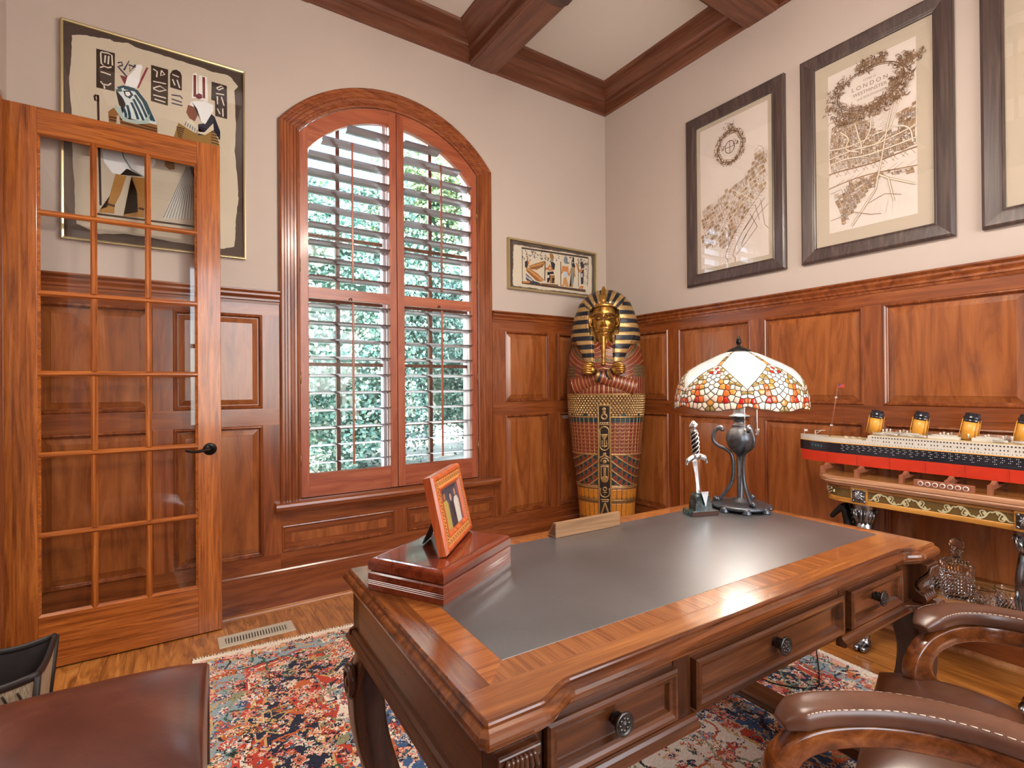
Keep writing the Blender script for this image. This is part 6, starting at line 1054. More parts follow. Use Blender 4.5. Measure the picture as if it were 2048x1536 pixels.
# ---- dagger letter opener in a stone stand
dg = thing('letter_opener', 'silver dagger letter opener standing upright in a dark stone block', 'letter opener', (-1.478, -1.996, ZD), math.radians(-20))
n = NT('dark_marble'); f = n.noise(n.coords(), 40, 6, .7, 1); n.l(n.ramp(f, [(.4, srgb(24,28,28)), (.58, srgb(52,66,62)), (.7, srgb(120,130,124))]), n.b.inputs['Base Color']); n.set(rough=.12); MATS['dark_marble'] = n.m
MB().box(-.052, -.032, 0, .052, .032, .018).build('base', 'dark_marble', dg, bevel=.0015)
MB().prism([(-.052,-.0325),(.052,-.0325),(.052,-.0312),(-.052,-.0312)], 'z', .001, .016).build('name_plate', plain('plate_bronze', (70,44,34), .3, .6), dg)
def wedgeblk():
    a, b, z0, z1 = .034, .022, .018, .078; t = .010
    return MB().add([(-a,-b,z0),(a,-b,z0),(a,b,z0),(-a,b,z0),(-a+.006,-b+.004,z1-t),(a-.008,-b+.004,z1-t),(a-.010,b-.004,z1-t),(-a+.006,b-.004,z1-t),(-.016,-b+.008,z1),(.012,-b+.008,z1),(.012,b-.008,z1),(-.016,b-.008,z1)],
        [(0,3,2,1),(0,1,5,4),(1,2,6,5),(2,3,7,6),(3,0,4,7),(4,5,9,8),(5,6,10,9),(6,7,11,10),(7,4,8,11),(8,9,10,11)])
wedgeblk().build('block', 'dark_marble', dg)
ang = math.radians(-5)
def dag(m): return m.xf(Matrix.Translation((0,-.004,0))@Matrix.Rotation(ang, 4, 'Y'))
bl = MB(); secs = [(.045,.004,.002),(.060,.011,.003),(.085,.011,.0035),(.110,.0095,.0035),(.150,.0110,.004),(.175,.0150,.0045),(.190,.0165,.0045),(.200,.0150,.0045)]
vs, fs = [], []
for z, w, t in secs: vs += [(-w,0,z), (0,-t,z), (w,0,z), (0,t,z)]
for i in range(len(secs)-1):
    for k in range(4): fs.append((i*4+k, i*4+(k+1)%4, (i+1)*4+(k+1)%4, (i+1)*4+k))
dag(bl.add(vs, fs)).build('blade', 'silver', dg)
# blade point slides down the front of the block
MB().add([(-.014,-.0262,.085),(.016,-.0262,.085),(.004,-.0275,.030),(-.010,-.0235,.082),(.012,-.0235,.082),(.003,-.0235,.034)], [(0,1,2),(0,3,4,1),(1,4,5,2),(2,5,3,0)]).build('scabbard_tip', 'silver', dg)
g = MB(); g.tube(catmull([(-.040,0,.183),(-.036,-.002,.196),(-.018,-.002,.206),(0,-.002,.211),(.018,-.002,.206),(.036,-.002,.196),(.042,0,.180)], 6), [.005]*6+[.008]*25+[.005]*6, 10, flat=(1,1.25)); g.ball((0,-.004,.210), (.017,.012,.012), 14, 9)
dag(g).build('guard', 'silver', dg)
gr = MB(); H0, H1 = .216, .298
gr.lathe([(.009,H0),(.0115,H0+.02),(.0125,H0+.045),(.0105,H1-.012),(.010,H1)], (0,0,0), 16)
dag(gr).build('grip', 'dark_bronze', dg)
tw = MB()
for s in range(4):
    pts = []
    for i in range(33):
        t = i/32; a = s*PI/2+t*2.6*PI; z = H0+(H1-H0)*t; rr = .0105+.0025*math.sin(t*PI); pts.append((rr*math.cos(a), rr*math.sin(a), z))
    tw.tube(pts, .0026, 7)
dag(tw).build('twisted_wire', 'silver', dg)
pm = MB().lathe([(.010,H1-.002),(.0135,H1),(.0135,H1+.004),(.011,H1+.007),(.013,H1+.011),(.0155,H1+.018),(.014,H1+.026),(.008,H1+.032),(.004,H1+.038),(0,H1+.040)], (0,0,0), 20)
dag(pm).build('pommel', 'silver', dg)
# ================================================================== stained glass table lamp
def glass_art(name, rgb, var=.12):
    n = NT(name); t = n.t; out_ = t.nodes['Material Output']
    c = srgb(*rgb); f = n.noise(n.coords(), 26, 4, .6, .6)
    colr = n.ramp(f, [(.3, tuple(x*(1-var) for x in c[:3])+(1,)), (.7, tuple(min(1, x*(1+var)) for x in c[:3])+(1,))])
    n.set(rough=.18, spec=.6, coat=.4); n.l(colr, n.b.inputs['Base Color'])
    tl = n.n('BsdfTranslucent'); n.l(colr, tl.inputs[0]); mx = n.n('MixShader'); mx.inputs[0].default_value = .12
    n.l(n.b.outputs[0], mx.inputs[1]); n.l(tl.outputs[0], mx.inputs[2]); n.l(mx.outputs[0], out_.inputs[0]); MATS[name] = n.m
for nm, c in dict(g_white=(222,222,218), g_cream=(236,226,204), g_pink=(232,206,186), g_amber=(214,150,70), g_orange=(222,104,40), g_red=(196,38,28), g_olive=(158,132,70), g_clear=(226,228,220)).items(): glass_art(nm, c)
LC = (-1.285, -2.028)
lamp = thing('table_lamp', 'stained glass dome lamp with black iron scroll base at the desk corner', 'lamp', (LC[0], LC[1], ZD))
zb = ZD
L = lambda z: z-zb
prof_r = [(0,.036,1.362),(.08,.062,1.355),(.2,.098,1.338),(.35,.142,1.316),(.5,.180,1.293),(.62,.203,1.266),(.75,.219,1.233),(.88,.2285,1.194),(1.0,.2305,1.156),(1.06,.2295,1.142)]
def dome(s):
    for (a, r0, z0), (b, r1, z1) in zip(prof_r, prof_r[1:]):
        if s <= b or b == 1.06:
            t = (s-a)/(b-a); return r0+(r1-r0)*t, z0+(z1-z0)*t
def dpt(d, s, lift=0.0, sector=0):
    r_, z_ = dome(s); r2, z2 = dome(min(1.06, s+.01)); tx, tz = r2-r_, z2-z_; l_ = math.hypot(tx, tz) or 1
    nr, nz = -tz/l_, tx/l_
    a = math.radians(sector*60+d*30); r_ += nr*lift; z_ += nz*lift
    return (r_*math.cos(a), r_*math.sin(a), L(z_))
def clip(poly, a, b, c):
    """keep a*x+b*y <= c"""
    res = []
    for i in range(len(poly)):
        p, q = poly[i-1], poly[i]; fp, fq = a*p[0]+b*p[1]-c, a*q[0]+b*q[1]-c
        if fp <= 0: 
            if fq <= 0: res.append(q)
            else: t = fp/(fp-fq); res.append((p[0]+(q[0]-p[0])*t, p[1]+(q[1]-p[1])*t))
        elif fq <= 0: t = fp/(fp-fq); res += [(p[0]+(q[0]-p[0])*t, p[1]+(q[1]-p[1])*t), q]
    return res
WKO = [(0,.31),(.25,.385),(.55,.505),(1,.70)]; WK = [(0,.40),(.25,.475),(.55,.59),(1,.79)]
DOM = [(-1,.79),(-.55,.59),(-.25,.475),(0,.40),(.25,.475),(.55,.59),(1,.79),(1,.965),(.75,.995),(.5,1.0),(.25,1.03),(-.25,1.03),(-.5,1.0),(-.75,.995),(-1,.965)]
seeds = []
def seed(d, s, m):
    wo = np.interp(abs(d), [a for a, _ in WKO], [b for _, b in WKO]); wn = np.interp(abs(d), [a for a, _ in WK], [b for _, b in WK]); s = wn+(s-wo)*(1.03-wn)/(1.03-wo)
    seeds.append((d, s, m)); 
    if abs(d) > .02: seeds.append((-d, s, m))
for d in (.08,.22,.36,.50,.64,.78,.92): seed(d, .335+.42*d*.92+.012, 'g_olive' if int(d*100) % 4 else 'g_pink')
for d in (.10,.26,.42,.58,.74,.90): seed(d, .40+.40*d, 'g_pink' if int(d*100) % 3 else 'g_olive')
seed(0,.40,'g_red'); seed(0,.47,'g_white'); seed(.13,.47,'g_red'); seed(.16,.53,'g_white'); seed(.3,.55,'g_cream'); seed(0,.56,'g_white')
seed(.13,.60,'g_white'); seed(0,.645,'g_clear'); seed(.27,.63,'g_amber'); seed(.42,.62,'g_cream'); seed(.16,.68,'g_cream'); seed(.0,.72,'g_white'); seed(.33,.70,'g_amber'); seed(.5,.70,'g_orange')
seed(.12,.76,'g_white'); seed(.28,.78,'g_cream'); seed(.45,.79,'g_orange'); seed(.62,.76,'g_amber'); seed(.60,.70,'g_cream'); seed(.78,.78,'g_cream'); seed(.92,.80,'g_white')
seed(0,.82,'g_cream'); seed(.13,.86,'g_pink'); seed(.30,.87,'g_orange'); seed(.44,.88,'g_red'); seed(.58,.85,'g_cream'); seed(.72,.87,'g_pink'); seed(.86,.88,'g_red'); seed(.97,.86,'g_orange')
seed(0,.92,'g_amber'); seed(.16,.96,'g_cream'); seed(.33,.96,'g_cream'); seed(.48,.95,'g_pink'); seed(.64,.94,'g_cream'); seed(.80,.95,'g_orange'); seed(.94,.94,'g_cream'); seed(.05,.995,'g_olive'); seed(.25,1.0,'g_pink')
cells = []
for i, (d, s, m) in enumerate(seeds):
    poly = DOM[:]
    for j, (d2, s2, _) in enumerate(seeds):
        if i == j: continue
        ax, ay = (d2-d), (s2-s); # metric: d counts .11 m per unit, s .29 m per unit
        kx, ky = .105**2, .30**2
        poly = clip(poly, ax*kx, ay*ky, (kx*(d2*d2-d*d)+ky*(s2*s2-s*s))/2)
        if len(poly) < 3: break
    if len(poly) >= 3: cells.append((poly, m))
white = [(a+1, s) for a, s in []]
wp = [(-.95,.0),(.95,.0),(.955,.30)]+[(1-x, s) for x, s in [(.02,.315),(.25,.385),(.55,.505)]]+[(0,.70)]+[(-1+x, s) for x, s in [(.55,.505),(.25,.385),(.02,.315)]]+[(-.955,.30)]
def subdiv(poly, step=.09):
    out_ = []
    for i in range(len(poly)):
        p, q = poly[i], poly[(i+1)%len(poly)]; n_ = max(1, int(max(abs(p[0]-q[0])/.16, abs(p[1]-q[1])/step)))
        for k in range(n_): out_.append((p[0]+(q[0]-p[0])*k/n_, p[1]+(q[1]-p[1])*k/n_))
    return out_
lead = MB()
def piece(poly, mat, base, half=0.0, copies=6):
    sp = subdiv(poly); cx = sum(p[0] for p in sp)/len(sp); cs = sum(p[1] for p in sp)/len(sp); n_ = len(sp)
    f = lambda k: [(cx+(p[0]-cx)*k, cs+(p[1]-cs)*k) for p in sp]
    vs = [dpt(d+half, s, .0012) for d, s in sp]+[dpt(d+half, s, .0022) for d, s in f(.62)]+[dpt(cx+half, cs, .0024)]+[dpt(d+half, s, -.0012) for d, s in sp]
    fs = [(i, (i+1)%n_, n_+(i+1)%n_, n_+i) for i in range(n_)]+[(n_+i, n_+(i+1)%n_, 2*n_) for i in range(n_)]+[(2*n_+1+i, 2*n_+1+(i+1)%n_, (i+1)%n_, i) for i in range(n_)]
    # inner face follows the dome too
    vi = len(vs); vs.append(dpt(cx+half, cs, -.0012)); fs += [(2*n_+1+(i+1)%n_, 2*n_+1+i, vi) for i in range(n_)]
    o0 = MB().add(vs, fs, None, True).build('glass_piece', mat, base)
    for k in range(1, copies): copy_part(o0, base, rot=(0,0,math.radians(60*k)))
shade = bpy.data.objects.new('lamp_shade', None); COL.objects.link(shade); shade.parent = lamp; shade.rotation_euler = (0,0,math.radians(9))
for poly, m in cells: piece(poly, m, shade)
# large white panels: a dense patch each
def white_panel():
    nu, nv = 17, 19; m = MB()
    vs, fs = [], []
    for lift in (.0016, -.0012):
        for j in range(nv):
            s = .002+(.79-.002)*j/(nv-1)
            # half width of the panel at this s
            hw = .91
            if s > .40:
                pts = [(1.0,.40),(.75,.475),(.45,.59),(0,.79)]
                for (a, sa), (b, sb) in zip(pts, pts[1:]):
                    if sa <= s <= sb+1e-9: hw = min(.91, a+(b-a)*(s-sa)/(sb-sa)); break
            for i in range(nu): vs.append(dpt(30/30*1.0+hw*(-1+2*i/(nu-1)), s, lift))
    N = nu*nv
    for j in range(nv-1):
        for i in range(nu-1):
            q = (j*nu+i, j*nu+i+1, (j+1)*nu+i+1, (j+1)*nu+i); fs.append(q); fs.append(tuple(N+t for t in q[::-1]))
    return m.add(vs, fs, None, True)
w0_ = white_panel().build('glass_panel', 'g_white', shade)
for k in range(1, 6): copy_part(w0_, shade, rot=(0,0,math.radians(60*k)))
# rib strips between the panels
ribs = [[(-.09,.01),(.09,.01),(.09,.10),(-.09,.10)], [(-.09,.10),(.09,.10),(.09,.19),(-.09,.19)], [(-.09,.19),(.09,.19),(.09,.29),(-.09,.29)], [(-.09,.29),(.09,.29),(.09,.42),(0,.40),(-.09,.42)]]
for q, m in zip(ribs, ('g_olive','g_pink','g_olive','g_amber')): piece(q, m, shade)
# lead came along every edge
seen = set()
def came(poly, rad=.0013):
    for i in range(len(poly)):
        p, q = poly[i], poly[(i+1)%len(poly)]; key = tuple(sorted(((round(p[0],2), round(p[1],2)), (round(q[0],2), round(q[1],2)))))
        if key in seen: continue
        seen.add(key); n_ = max(1, int(max(abs(p[0]-q[0])/.2, abs(p[1]-q[1])/.1)))
        lead.tube([dpt(p[0]+(q[0]-p[0])*k/n_, p[1]+(q[1]-p[1])*k/n_, .0012) for k in range(n_+1)], rad, 5, caps=False)
for poly, m in cells: came(poly)
for q in ribs: came(q, .0015)
ld = lead.build('lead_came', plain('lead', (58,48,38), .45, .6), shade)
for k in range(1, 6): copy_part(ld, shade, rot=(0,0,math.radians(60*k)))
cap = MB().lathe([(.040,1.360),(.043,1.364),(.040,1.368),(.026,1.376),(.012,1.381),(.007,1.385),(.005,1.390),(.009,1.395),(.0105,1.400),(.007,1.405),(.009,1.409),(.005,1.414),(.002,1.421),(0,1.423)], (0,0,-zb), 24); cap.build('finial', 'dark_bronze', lamp)
# base, urn, arms
MB().lathe([(.090,.782),(.101,.784),(.104,.790),(.102,.795),(.094,.798),(.060,.801),(.030,.803),(.026,.806),(.024,.812),(.014,.816),(.0115,.82),(.0105,.98)], (0,0,-zb), 40).build('base', 'black_iron', lamp)
ft = MB().lathe([(.017,0),(.017,.004),(.014,.008),(.013,.013),(.009,.017),(0,.019)], (0,0,0), 16).build('foot', 'black_iron', lamp)
ft.location = (.099, 0, .0)
for k in range(1, 8): copy_part(ft, lamp, (.099*math.cos(k*PI/4), .099*math.sin(k*PI/4), 0))
MB().lathe([(.010,.972),(.018,.982),(.030,.992),(.041,1.008),(.0465,1.026),(.0475,1.040),(.043,1.058),(.033,1.074),(.024,1.082),(.026,1.085),(.026,1.089),(.019,1.092),(.018,1.104),(.030,1.116),(.036,1.119),(.036,1.123),(.024,1.127),(.019,1.136),(.021,1.150),(.017,1.165),(.006,1.17),(.006,1.36)], (0,0,-zb), 36).build('urn', 'black_iron', lamp)
arm_pts = [(.088,.803),(.080,.806),(.074,.803),(.066,.812),(.046,.840),(.030,.870),(.023,.910),(.024,.955),(.032,.982),(.050,.997),(.074,1.008),(.090,1.024),(.093,1.042),(.086,1.062),(.076,1.074),(.066,1.078),(.060,1.072),(.062,1.066)]
for k in range(3):
    a = math.radians(-118+k*120)
    pts = catmull([(r_*math.cos(a), r_*math.sin(a), z_-zb) for r_, z_ in arm_pts], 5)
    rr = [.0068 if 10 < i < 70 else .0085 for i in range(len(pts))]
    o = MB().tube(pts, rr, 9, flat=(1,.8)).build('scroll_arm', 'black_iron', lamp)
    b = MB().ball((.086*math.cos(a), .086*math.sin(a), .808-zb), .0095, 12, 8); b.ball((.0615*math.cos(a), .0615*math.sin(a), 1.070-zb), .0075, 12, 8); b.build('scroll_end', 'black_iron', o)
# pull chains
for a, zlow, fly in ((-2.3, 1.080, False), (-.62, 1.070, True)):
    x, y = .066*math.cos(a), .066*math.sin(a); ch = MB(); z = 1.20
    while z > zlow: ch.ball((x, y, z-zb), .0016, 6, 4); z -= .0042
    o = ch.build('pull_chain', 'silver', lamp)
    f = MB()
    if fly:
        for s in (-1, 1):
            f.prism([(x, L(zlow)-.002), (x+s*.012, L(zlow)+.004), (x+s*.013, L(zlow)-.006), (x+s*.006, L(zlow)-.009), (x+s*.009, L(zlow)-.018), (x+s*.003, L(zlow)-.020), (x, L(zlow)-.012)][::s], 'y', y-.0015, y+.0015)
    else: f.ball((x, y, L(zlow)-.006), (.004,.004,.008), 10, 8)
    f.build('chain_pull', 'silver', o)
for s in (-1, 1): MB().lathe([(.012,1.20),(.014,1.215),(.026,1.245),(.028,1.262),(.020,1.284),(0,1.292)], (s*.055,0,-zb), 18).build('bulb', plain('bulb_glass_%d' % s, (250,240,220), .3), lamp)
pl = light('table_lamp_bulb', 'POINT', (LC[0], LC[1], 1.215), 9.0, (1.0,.93,.84), shadow_soft_size=.05)
# ================================================================== console table
wood('maple_y', (118,72,34), (154,104,54), (178,130,76), 'y', rough=.24, coat=.4, coatr=.1, stretch=20)
wood('maple_edge', (146,96,62), (178,130,96), (198,154,122), 'y', rough=.22, coat=.5, coatr=.1, stretch=20)
wood('maple_gold', (140,90,34), (186,128,54), (206,150,76), 'y', rough=.3, coat=.3, stretch=20)
plain('gilt_paint', (202,190,148), .4, .2); plain('olive_ground', (96,72,34), .4)
plain('antique_silver', (150,152,154), .26, 1.0, var=.55, vscale=26); plain('bronze_horse', (46,44,42), .34, .75, var=.4, vscale=30)
CY = -2.345
con = thing('console_table', 'gilded console table with silver animal legs under the model ship', 'table', (0, CY, 0))
def con_outline(xf, hl, rc):
    pts = [(-.030, -hl)]
    for i in range(11):
        a = PI/2*i/10; pts.append((xf+rc*1.25-rc*1.25*math.sin(a), -hl+rc-rc*math.cos(a)) if False else (xf+rc*1.3*(1-math.sin(a)), -hl+rc*(1-math.cos(a))))
    q = [(x, -y) for x, y in pts[::-1]]
    return (pts+q)[::-1]
co = con_outline(-.432, .50, .13)
def ccw(p): 
    a = sum(p[i-1][0]*p[i][1]-p[i][0]*p[i-1][1] for i in range(len(p))); return p if a > 0 else p[::-1]
co = ccw(co)
stacked(co, [(.020,.757),(.016,.760),(.013,.765),(.006,.768),(.002,.774),(.004,.779),(0,.784),(.001,.792),(.006,.797),(.012,.799),(.014,.800)]).build('top', 'maple_edge', con)
top_in = ccw(con_outline(-.414, .482, .12)); MB().prism(top_in, 'z', .7995, .8006).build('top_veneer', 'maple_y', con)
ai = ccw(con_outline(-.400, .468, .125))
MB().prism(ai, 'z', .700, .757).build('apron', 'olive_ground', con)
stacked(ccw(con_outline(-.404, .472, .126)), [(.004,.678),(0,.681),(0,.698),(.003,.7015)]).build('apron_rail', 'maple_gold', con)
stacked(ccw(con_outline(-.404, .472, .126)), [(.003,.741),(0,.744),(0,.753),(.004,.7575)]).build('apron_rail', 'maple_y', con)
# scroll inlay on the apron: running vine with flowers
vi = MB(); xf0 = -.4012; vk = [0]
def vstroke(pts, w):
    vk[0] += 1; xf = xf0-vk[0]*1.2e-5
    P = catmull([(p[0], p[1], 0) for p in pts], 5); n_ = len(P); vs, fs = [], []
    for i, p in enumerate(P):
        a, b = P[max(0,i-1)], P[min(n_-1,i+1)]; d = (b-a); l_ = d.length or 1; nx, nz = -d.y/l_, d.x/l_; ww = w*(.35+.65*math.sin(PI*min(1, .15+.85*i/(n_-1))))
        for s in (1,-1):
            for xx in (xf, xf-.0012): vs.append((xx, p.x+nx*ww*s/2, p.y+nz*ww*s/2))
    for i in range(n_-1):
        a, b = 4*i, 4*i+4; fs += [(a+1,b+1,b+3,a+3), (a,a+1,b+1,b)[::-1], (a+2,a+3,b+3,b+2)]
    vi.add(vs, fs)
for s in (-1, 1):
    for k in range(4):
        y0 = s*(.012+k*.056); up = 1 if k % 2 else -1; zc = .722
        vstroke([(y0, zc+.010*up), (y0+s*.016, zc+.018*up), (y0+s*.036, zc+.008*up), (y0+s*.050, zc-.012*up), (y0+s*.064, zc-.014*up)], .0065)
        vstroke([(y0+s*.030, zc+.010*up), (y0+s*.022, zc-.010*up), (y0+s*.034, zc-.016*up), (y0+s*.042, zc-.004*up), (y0+s*.034, zc+.002*up)], .004)
        for a in (-.5, .2, .9): vstroke([(y0+s*.014, zc+.014*up), (y0+s*(.014+.012*math.cos(a)), zc+up*(.014-.014*math.sin(a)))], .005)
        fy, fz = y0+s*.036, zc-.006*up
        for t in range(8): vstroke([(fy, fz), (fy+.0075*math.cos(t*PI/4), fz+.0075*math.sin(t*PI/4))], .0034)
vi.build('scroll_inlay', 'gilt_paint', con)
vi = MB()
for s in (-1, 1):      # sprays on the rounded ends
    for k, (zz, aa) in enumerate(((.716,.3),(.726,.9),(.734,1.3))):
        m_ = MB()
        for t in range(6):
            a0 = PI/2*(.30+.09*t); rc = .126; xx = -.404+rc*1.3*(1-math.sin(a0)); yy = s*(-.472+rc*(1-math.cos(a0)))
            vi.ball((xx, -yy*1.0, zz+.006*math.sin(t*1.7+k)), (.005,.005,.0035), 8, 5)
vi.build('end_spray', 'gilt_paint', con)
plain('shelf_wood_m', (120,72,34), .28, var=.2)
MB().prism(ccw(con_outline(-.370, .36, .06)), 'z', .283, .305).build('lower_shelf', 'maple_y', con, bevel=.004)
MB().box(-.052, -.34, .305, -.032, .34, .352).build('shelf_back_lip', 'maple_y', con, bevel=.003)
def rosette(parent, y):
    b = MB().box(-.408, y-.034, .680, -.392, y+.034, .757).build('corner_block', 'maple_gold', con)
    m = MB(); m.box(-.411, y-.028, .690, -.406, y+.028, .748)
    for ring, (n_, R) in enumerate(((8,.027),(8,.018))):
        for t in range(n_):
            a = 2*PI*(t+.5*ring)/n_; q = lambda r_, x: (x, y+r_*math.cos(a), .719+r_*1.04*math.sin(a)); m.tube([q(.004,-.413-.003*ring), q(R*.5,-.416-.003*ring), q(R,-.411-.002*ring)], [.003,.0052,.0015], 7)
    for sx in (-1,1):
        for sz in (-1,1): m.ball((-.412, y+sx*.023, .719+sz*.024), (.004,.006,.006), 8, 6)
    m.ball((-.418, y, .719), (.005,.006,.006), 10, 7)
    m.build('silver_rosette', 'antique_silver', b)
def con_leg(y, out_s):
    xl = -.355
    # leaf capital
    c = MB(); c.lathe([(.022,.575),(.030,.590),(.034,.615),(.040,.650),(.046,.672),(.046,.680)], (xl, y, 0), 20)
    for t in range(12):
        a = 2*PI*t/12; rr = .036
        c.tube([(xl+(rr-.010)*math.cos(a), y+(rr-.010)*math.sin(a), .585), (xl+rr*math.cos(a), y+rr*math.sin(a), .615), (xl+(rr+.010)*math.cos(a), y+(rr+.010)*math.sin(a), .655), (xl+(rr+.014)*math.cos(a), y+(rr+.014)*math.sin(a), .640)], [.006,.008,.006,.002], 6)
    o = MB().tube(catmull([(xl+.004,y,.60),(xl-.012,y,.52),(xl-.020,y,.44),(xl-.008,y,.36),(xl+.006,y,.28),(xl+.004,y,.18),(xl-.006,y,.10),(xl-.010,y,.05),(xl-.024,y,.02)], 6), [.030]*2+[.034+.008*math.sin(i/16*PI) for i in range(16)]+[.030-.010*i/18 for i in range(19)]+[.021]*6+[.024]*6, 16, flat=(1,.92)).build('leg', 'antique_silver', con)
    c.build('leaf_capital', 'antique_silver', o)
    h = MB()       # cloven foot
    for s in (-1, 1): h.ball((xl-.040, y+s*.014, .018), (.040,.017,.020), 14, 10)
    h.ball((xl-.014, y, .030), (.028,.028,.030), 14, 10); h.build('hoof', 'antique_silver', o)
    k = MB()       # knee drapery
    for t in range(7): k.tube([(xl-.040, y+(t-3)*.008, .47), (xl-.052, y+(t-3)*.0105, .42), (xl-.040, y+(t-3)*.009, .36), (xl-.026, y+(t-3)*.006, .31)], [.003,.006,.006,.002], 6)
    k.build('knee_drapery', 'antique_silver', o)
    # dark horse head looking outwards beside the capital
    hh = MB(); f = lambda u, v, w=0: (xl+.050+w, y+out_s*(u*1.12+.026), v)
    hh.tube(catmull([f(.030,.50), f(.050,.545), f(.060,.585), f(.066,.615), f(.072,.632)], 5), [.030,.031,.032,.032,.031,.030,.029,.028,.027,.026,.025,.025,.025,.024,.024,.024,.023,.023,.022,.021,.020], 14, flat=(.8,1))
    hh.tube(catmull([f(.060,.640), f(.085,.628), f(.108,.602), f(.120,.585), f(.126,.575)], 4), [.019,.022,.023,.022,.021,.019,.017,.016,.015,.014,.014,.014,.014,.013,.012,.011,.009], 14, flat=(.85,1))
    for w in (-.012, .012): hh.tube([f(.064,.648,w), f(.062,.662,w*1.2), f(.066,.672,w*1.3)], [.006,.005,.001], 8)
    for t in range(7): hh.ball(f(.046-.003*t, .655-.022*t), (.016,.011,.016), 10, 7)
    for w in (-.0165, .0165): hh.ball(f(.088,.622,w), (.004,.005,.004), 8, 6)
    hh.build('horse_head', 'bronze_horse', con)
for y, s in ((.280, 1), (-.280, -1)): rosette(con, y); con_leg(y, s)
for s in (1, -1): MB().tube([(-.06, s*.40, .68), (-.06, s*.40, .02)], .022, 12).build('rear_leg', 'antique_silver', con)
# ================================================================== model ocean liner built of toy bricks
plain('brick_red', (196,52,30), .28, var=.05, vscale=30, coat=.3); plain('brick_black', (30,30,38), .22, coat=.4); plain('brick_white', (200,193,180), .4); plain('brick_gold', (214,150,54), .35); plain('brick_brown', (140,84,58), .4); plain('brick_tan', (206,184,140), .5); plain('dark_window', (70,48,40), .4); plain('white_dot', (214,213,208), .3); plain('rigging', (60,44,36), .6); plain('flag_red', (190,60,60), .6)  # portholes, letter tiles and jack flag share one plain off-white
SX, BOW, LEN, BEAM = -.250, -1.722, 1.35, .066
ship = thing('model_ship', 'long toy brick ocean liner with four yellow funnels on the console table', 'model ship', (SX, BOW, .8006))
sz = lambda z: z-.8006
def hb(t, z=0.5):
    b = 1.0
    if t < .20: b = (1-(1-t/.20)**2)**.75
    if t > .86: b = max(.0, 1-((t-.86)/.14)**2.2)**.6
    return BEAM*max(b, .03)
def band(t0, t1, zl0, zl1, n_=60, k0=1.0, k1=1.0):
    """hull band between two heights (functions of t), capped top and bottom"""
    vs, fs = [], []
    for i in range(n_+1):
        t = t0+(t1-t0)*i/n_; b = hb(t); y = -t*LEN; a, c = zl0(t), zl1(t)
        vs += [(-b*k0, y, a), (-b*k1, y, c), (b*k1, y, c), (b*k0, y, a)]
    for i in range(n_):
        for k in range(4): fs.append((4*i+k, 4*i+(k+1)%4, 4*i+4+(k+1)%4, 4*i+4+k))
    fs += [(3,2,1,0), tuple(4*n_+k for k in range(4))]
    return MB().add(vs, fs)
c = lambda v: (lambda t: sz(v))
rise = lambda z0: (lambda t: sz(z0)+.006*max(0, (.25-t)/.25)**2)
red = band(0.006, 1, c(.845), c(.898), k0=.90).build('red_hull', 'brick_red', ship)
sm = MB()
for k in range(9):  # plate joints
    t = .12+.1*k; b = hb(t)*1.004; sm.box(-b, -t*LEN-.0005, sz(.846), -b*.985, -t*LEN+.0005, sz(.897))
sm.build('plate_joint', plain('joint_dark', (120,28,18), .5), red)
band(0, 1, c(.898), c(.946), k1=1.01).build('black_hull', 'brick_black', ship)
band(0, 1, c(.946), c(.9495), k0=1.02, k1=1.02).build('gold_line', 'brick_gold', ship)
band(0.002, .30, c(.9495), rise(.970), 24).build('forecastle', 'brick_white', ship)
band(.17, .93, c(.9495), c(.962), 50, .995, .995).build('shelter_deck', 'brick_white', ship)
band(.25, .84, c(.962), c(.978), 50, .99, .99).build('promenade_deck', 'brick_white', ship)
band(.255, .80, c(.978), c(.994), 50, .985, .985).build('boat_deck', 'brick_white', ship)
band(.26, .79, c(.994), c(.997), 50, .97, .97).build('deck_planking', 'brick_tan', ship)
band(.05, .235, c(.9700), c(.9722), 20, .92, .92).build('deck_planking', 'brick_tan', ship)
# windows and portholes: too many to pick apart
wn_, pn_ = MB(), MB()
for s in (-1, 1):
    for k in range(64):
        t = .27+.53*k/64; b = hb(t)*.987*s; y = -t*LEN
        wn_.cbox((b, y, sz(.9865)), (.001, .0055, .0058)); 
        if k % 4 != 3: wn_.cbox((hb(t)*.992*s, y, sz(.970)), (.001, .0030 if k % 2 else .0042, .0062))
    for k in range(80):
        t = .19+.70*k/80; wn_.cbox((hb(t)*.9965*s, -t*LEN, sz(.9555)), (.001, .0028, .0028))
    for row, zz in enumerate((.939, .9305, .922, .913)):
        for k in range(44):
            if row == 3 and k % 3: continue
            t = .17+.76*k/44+(.004 if row % 2 else 0)
            for q in (0, .0055): pn_.cbox((hb(t)*1.004*s, -t*LEN-q, sz(zz)), (.0012, .0022, .0022))
o = wn_.build('window_row', 'dark_window', ship); o['kind'] = 'stuff'
o = pn_.build('porthole_row', 'white_dot', ship); o['kind'] = 'stuff'
# deck houses
for t0, t1, w, z0, z1 in ((.275,.33,.8,.997,1.006),(.345,.40,.55,.997,1.010),(.42,.50,.6,.997,1.010),(.53,.60,.55,.997,1.012),(.64,.74,.5,.997,1.008)):
    m = MB(); m.box(-BEAM*w, -t1*LEN, sz(z0), BEAM*w, -t0*LEN, sz(z1)); m.box(-BEAM*w*.6, -t1*LEN+.01, sz(z1), BEAM*w*.6, -t0*LEN-.01, sz(z1)+.004); m.build('deck_house', 'brick_white', ship, bevel=.0012)
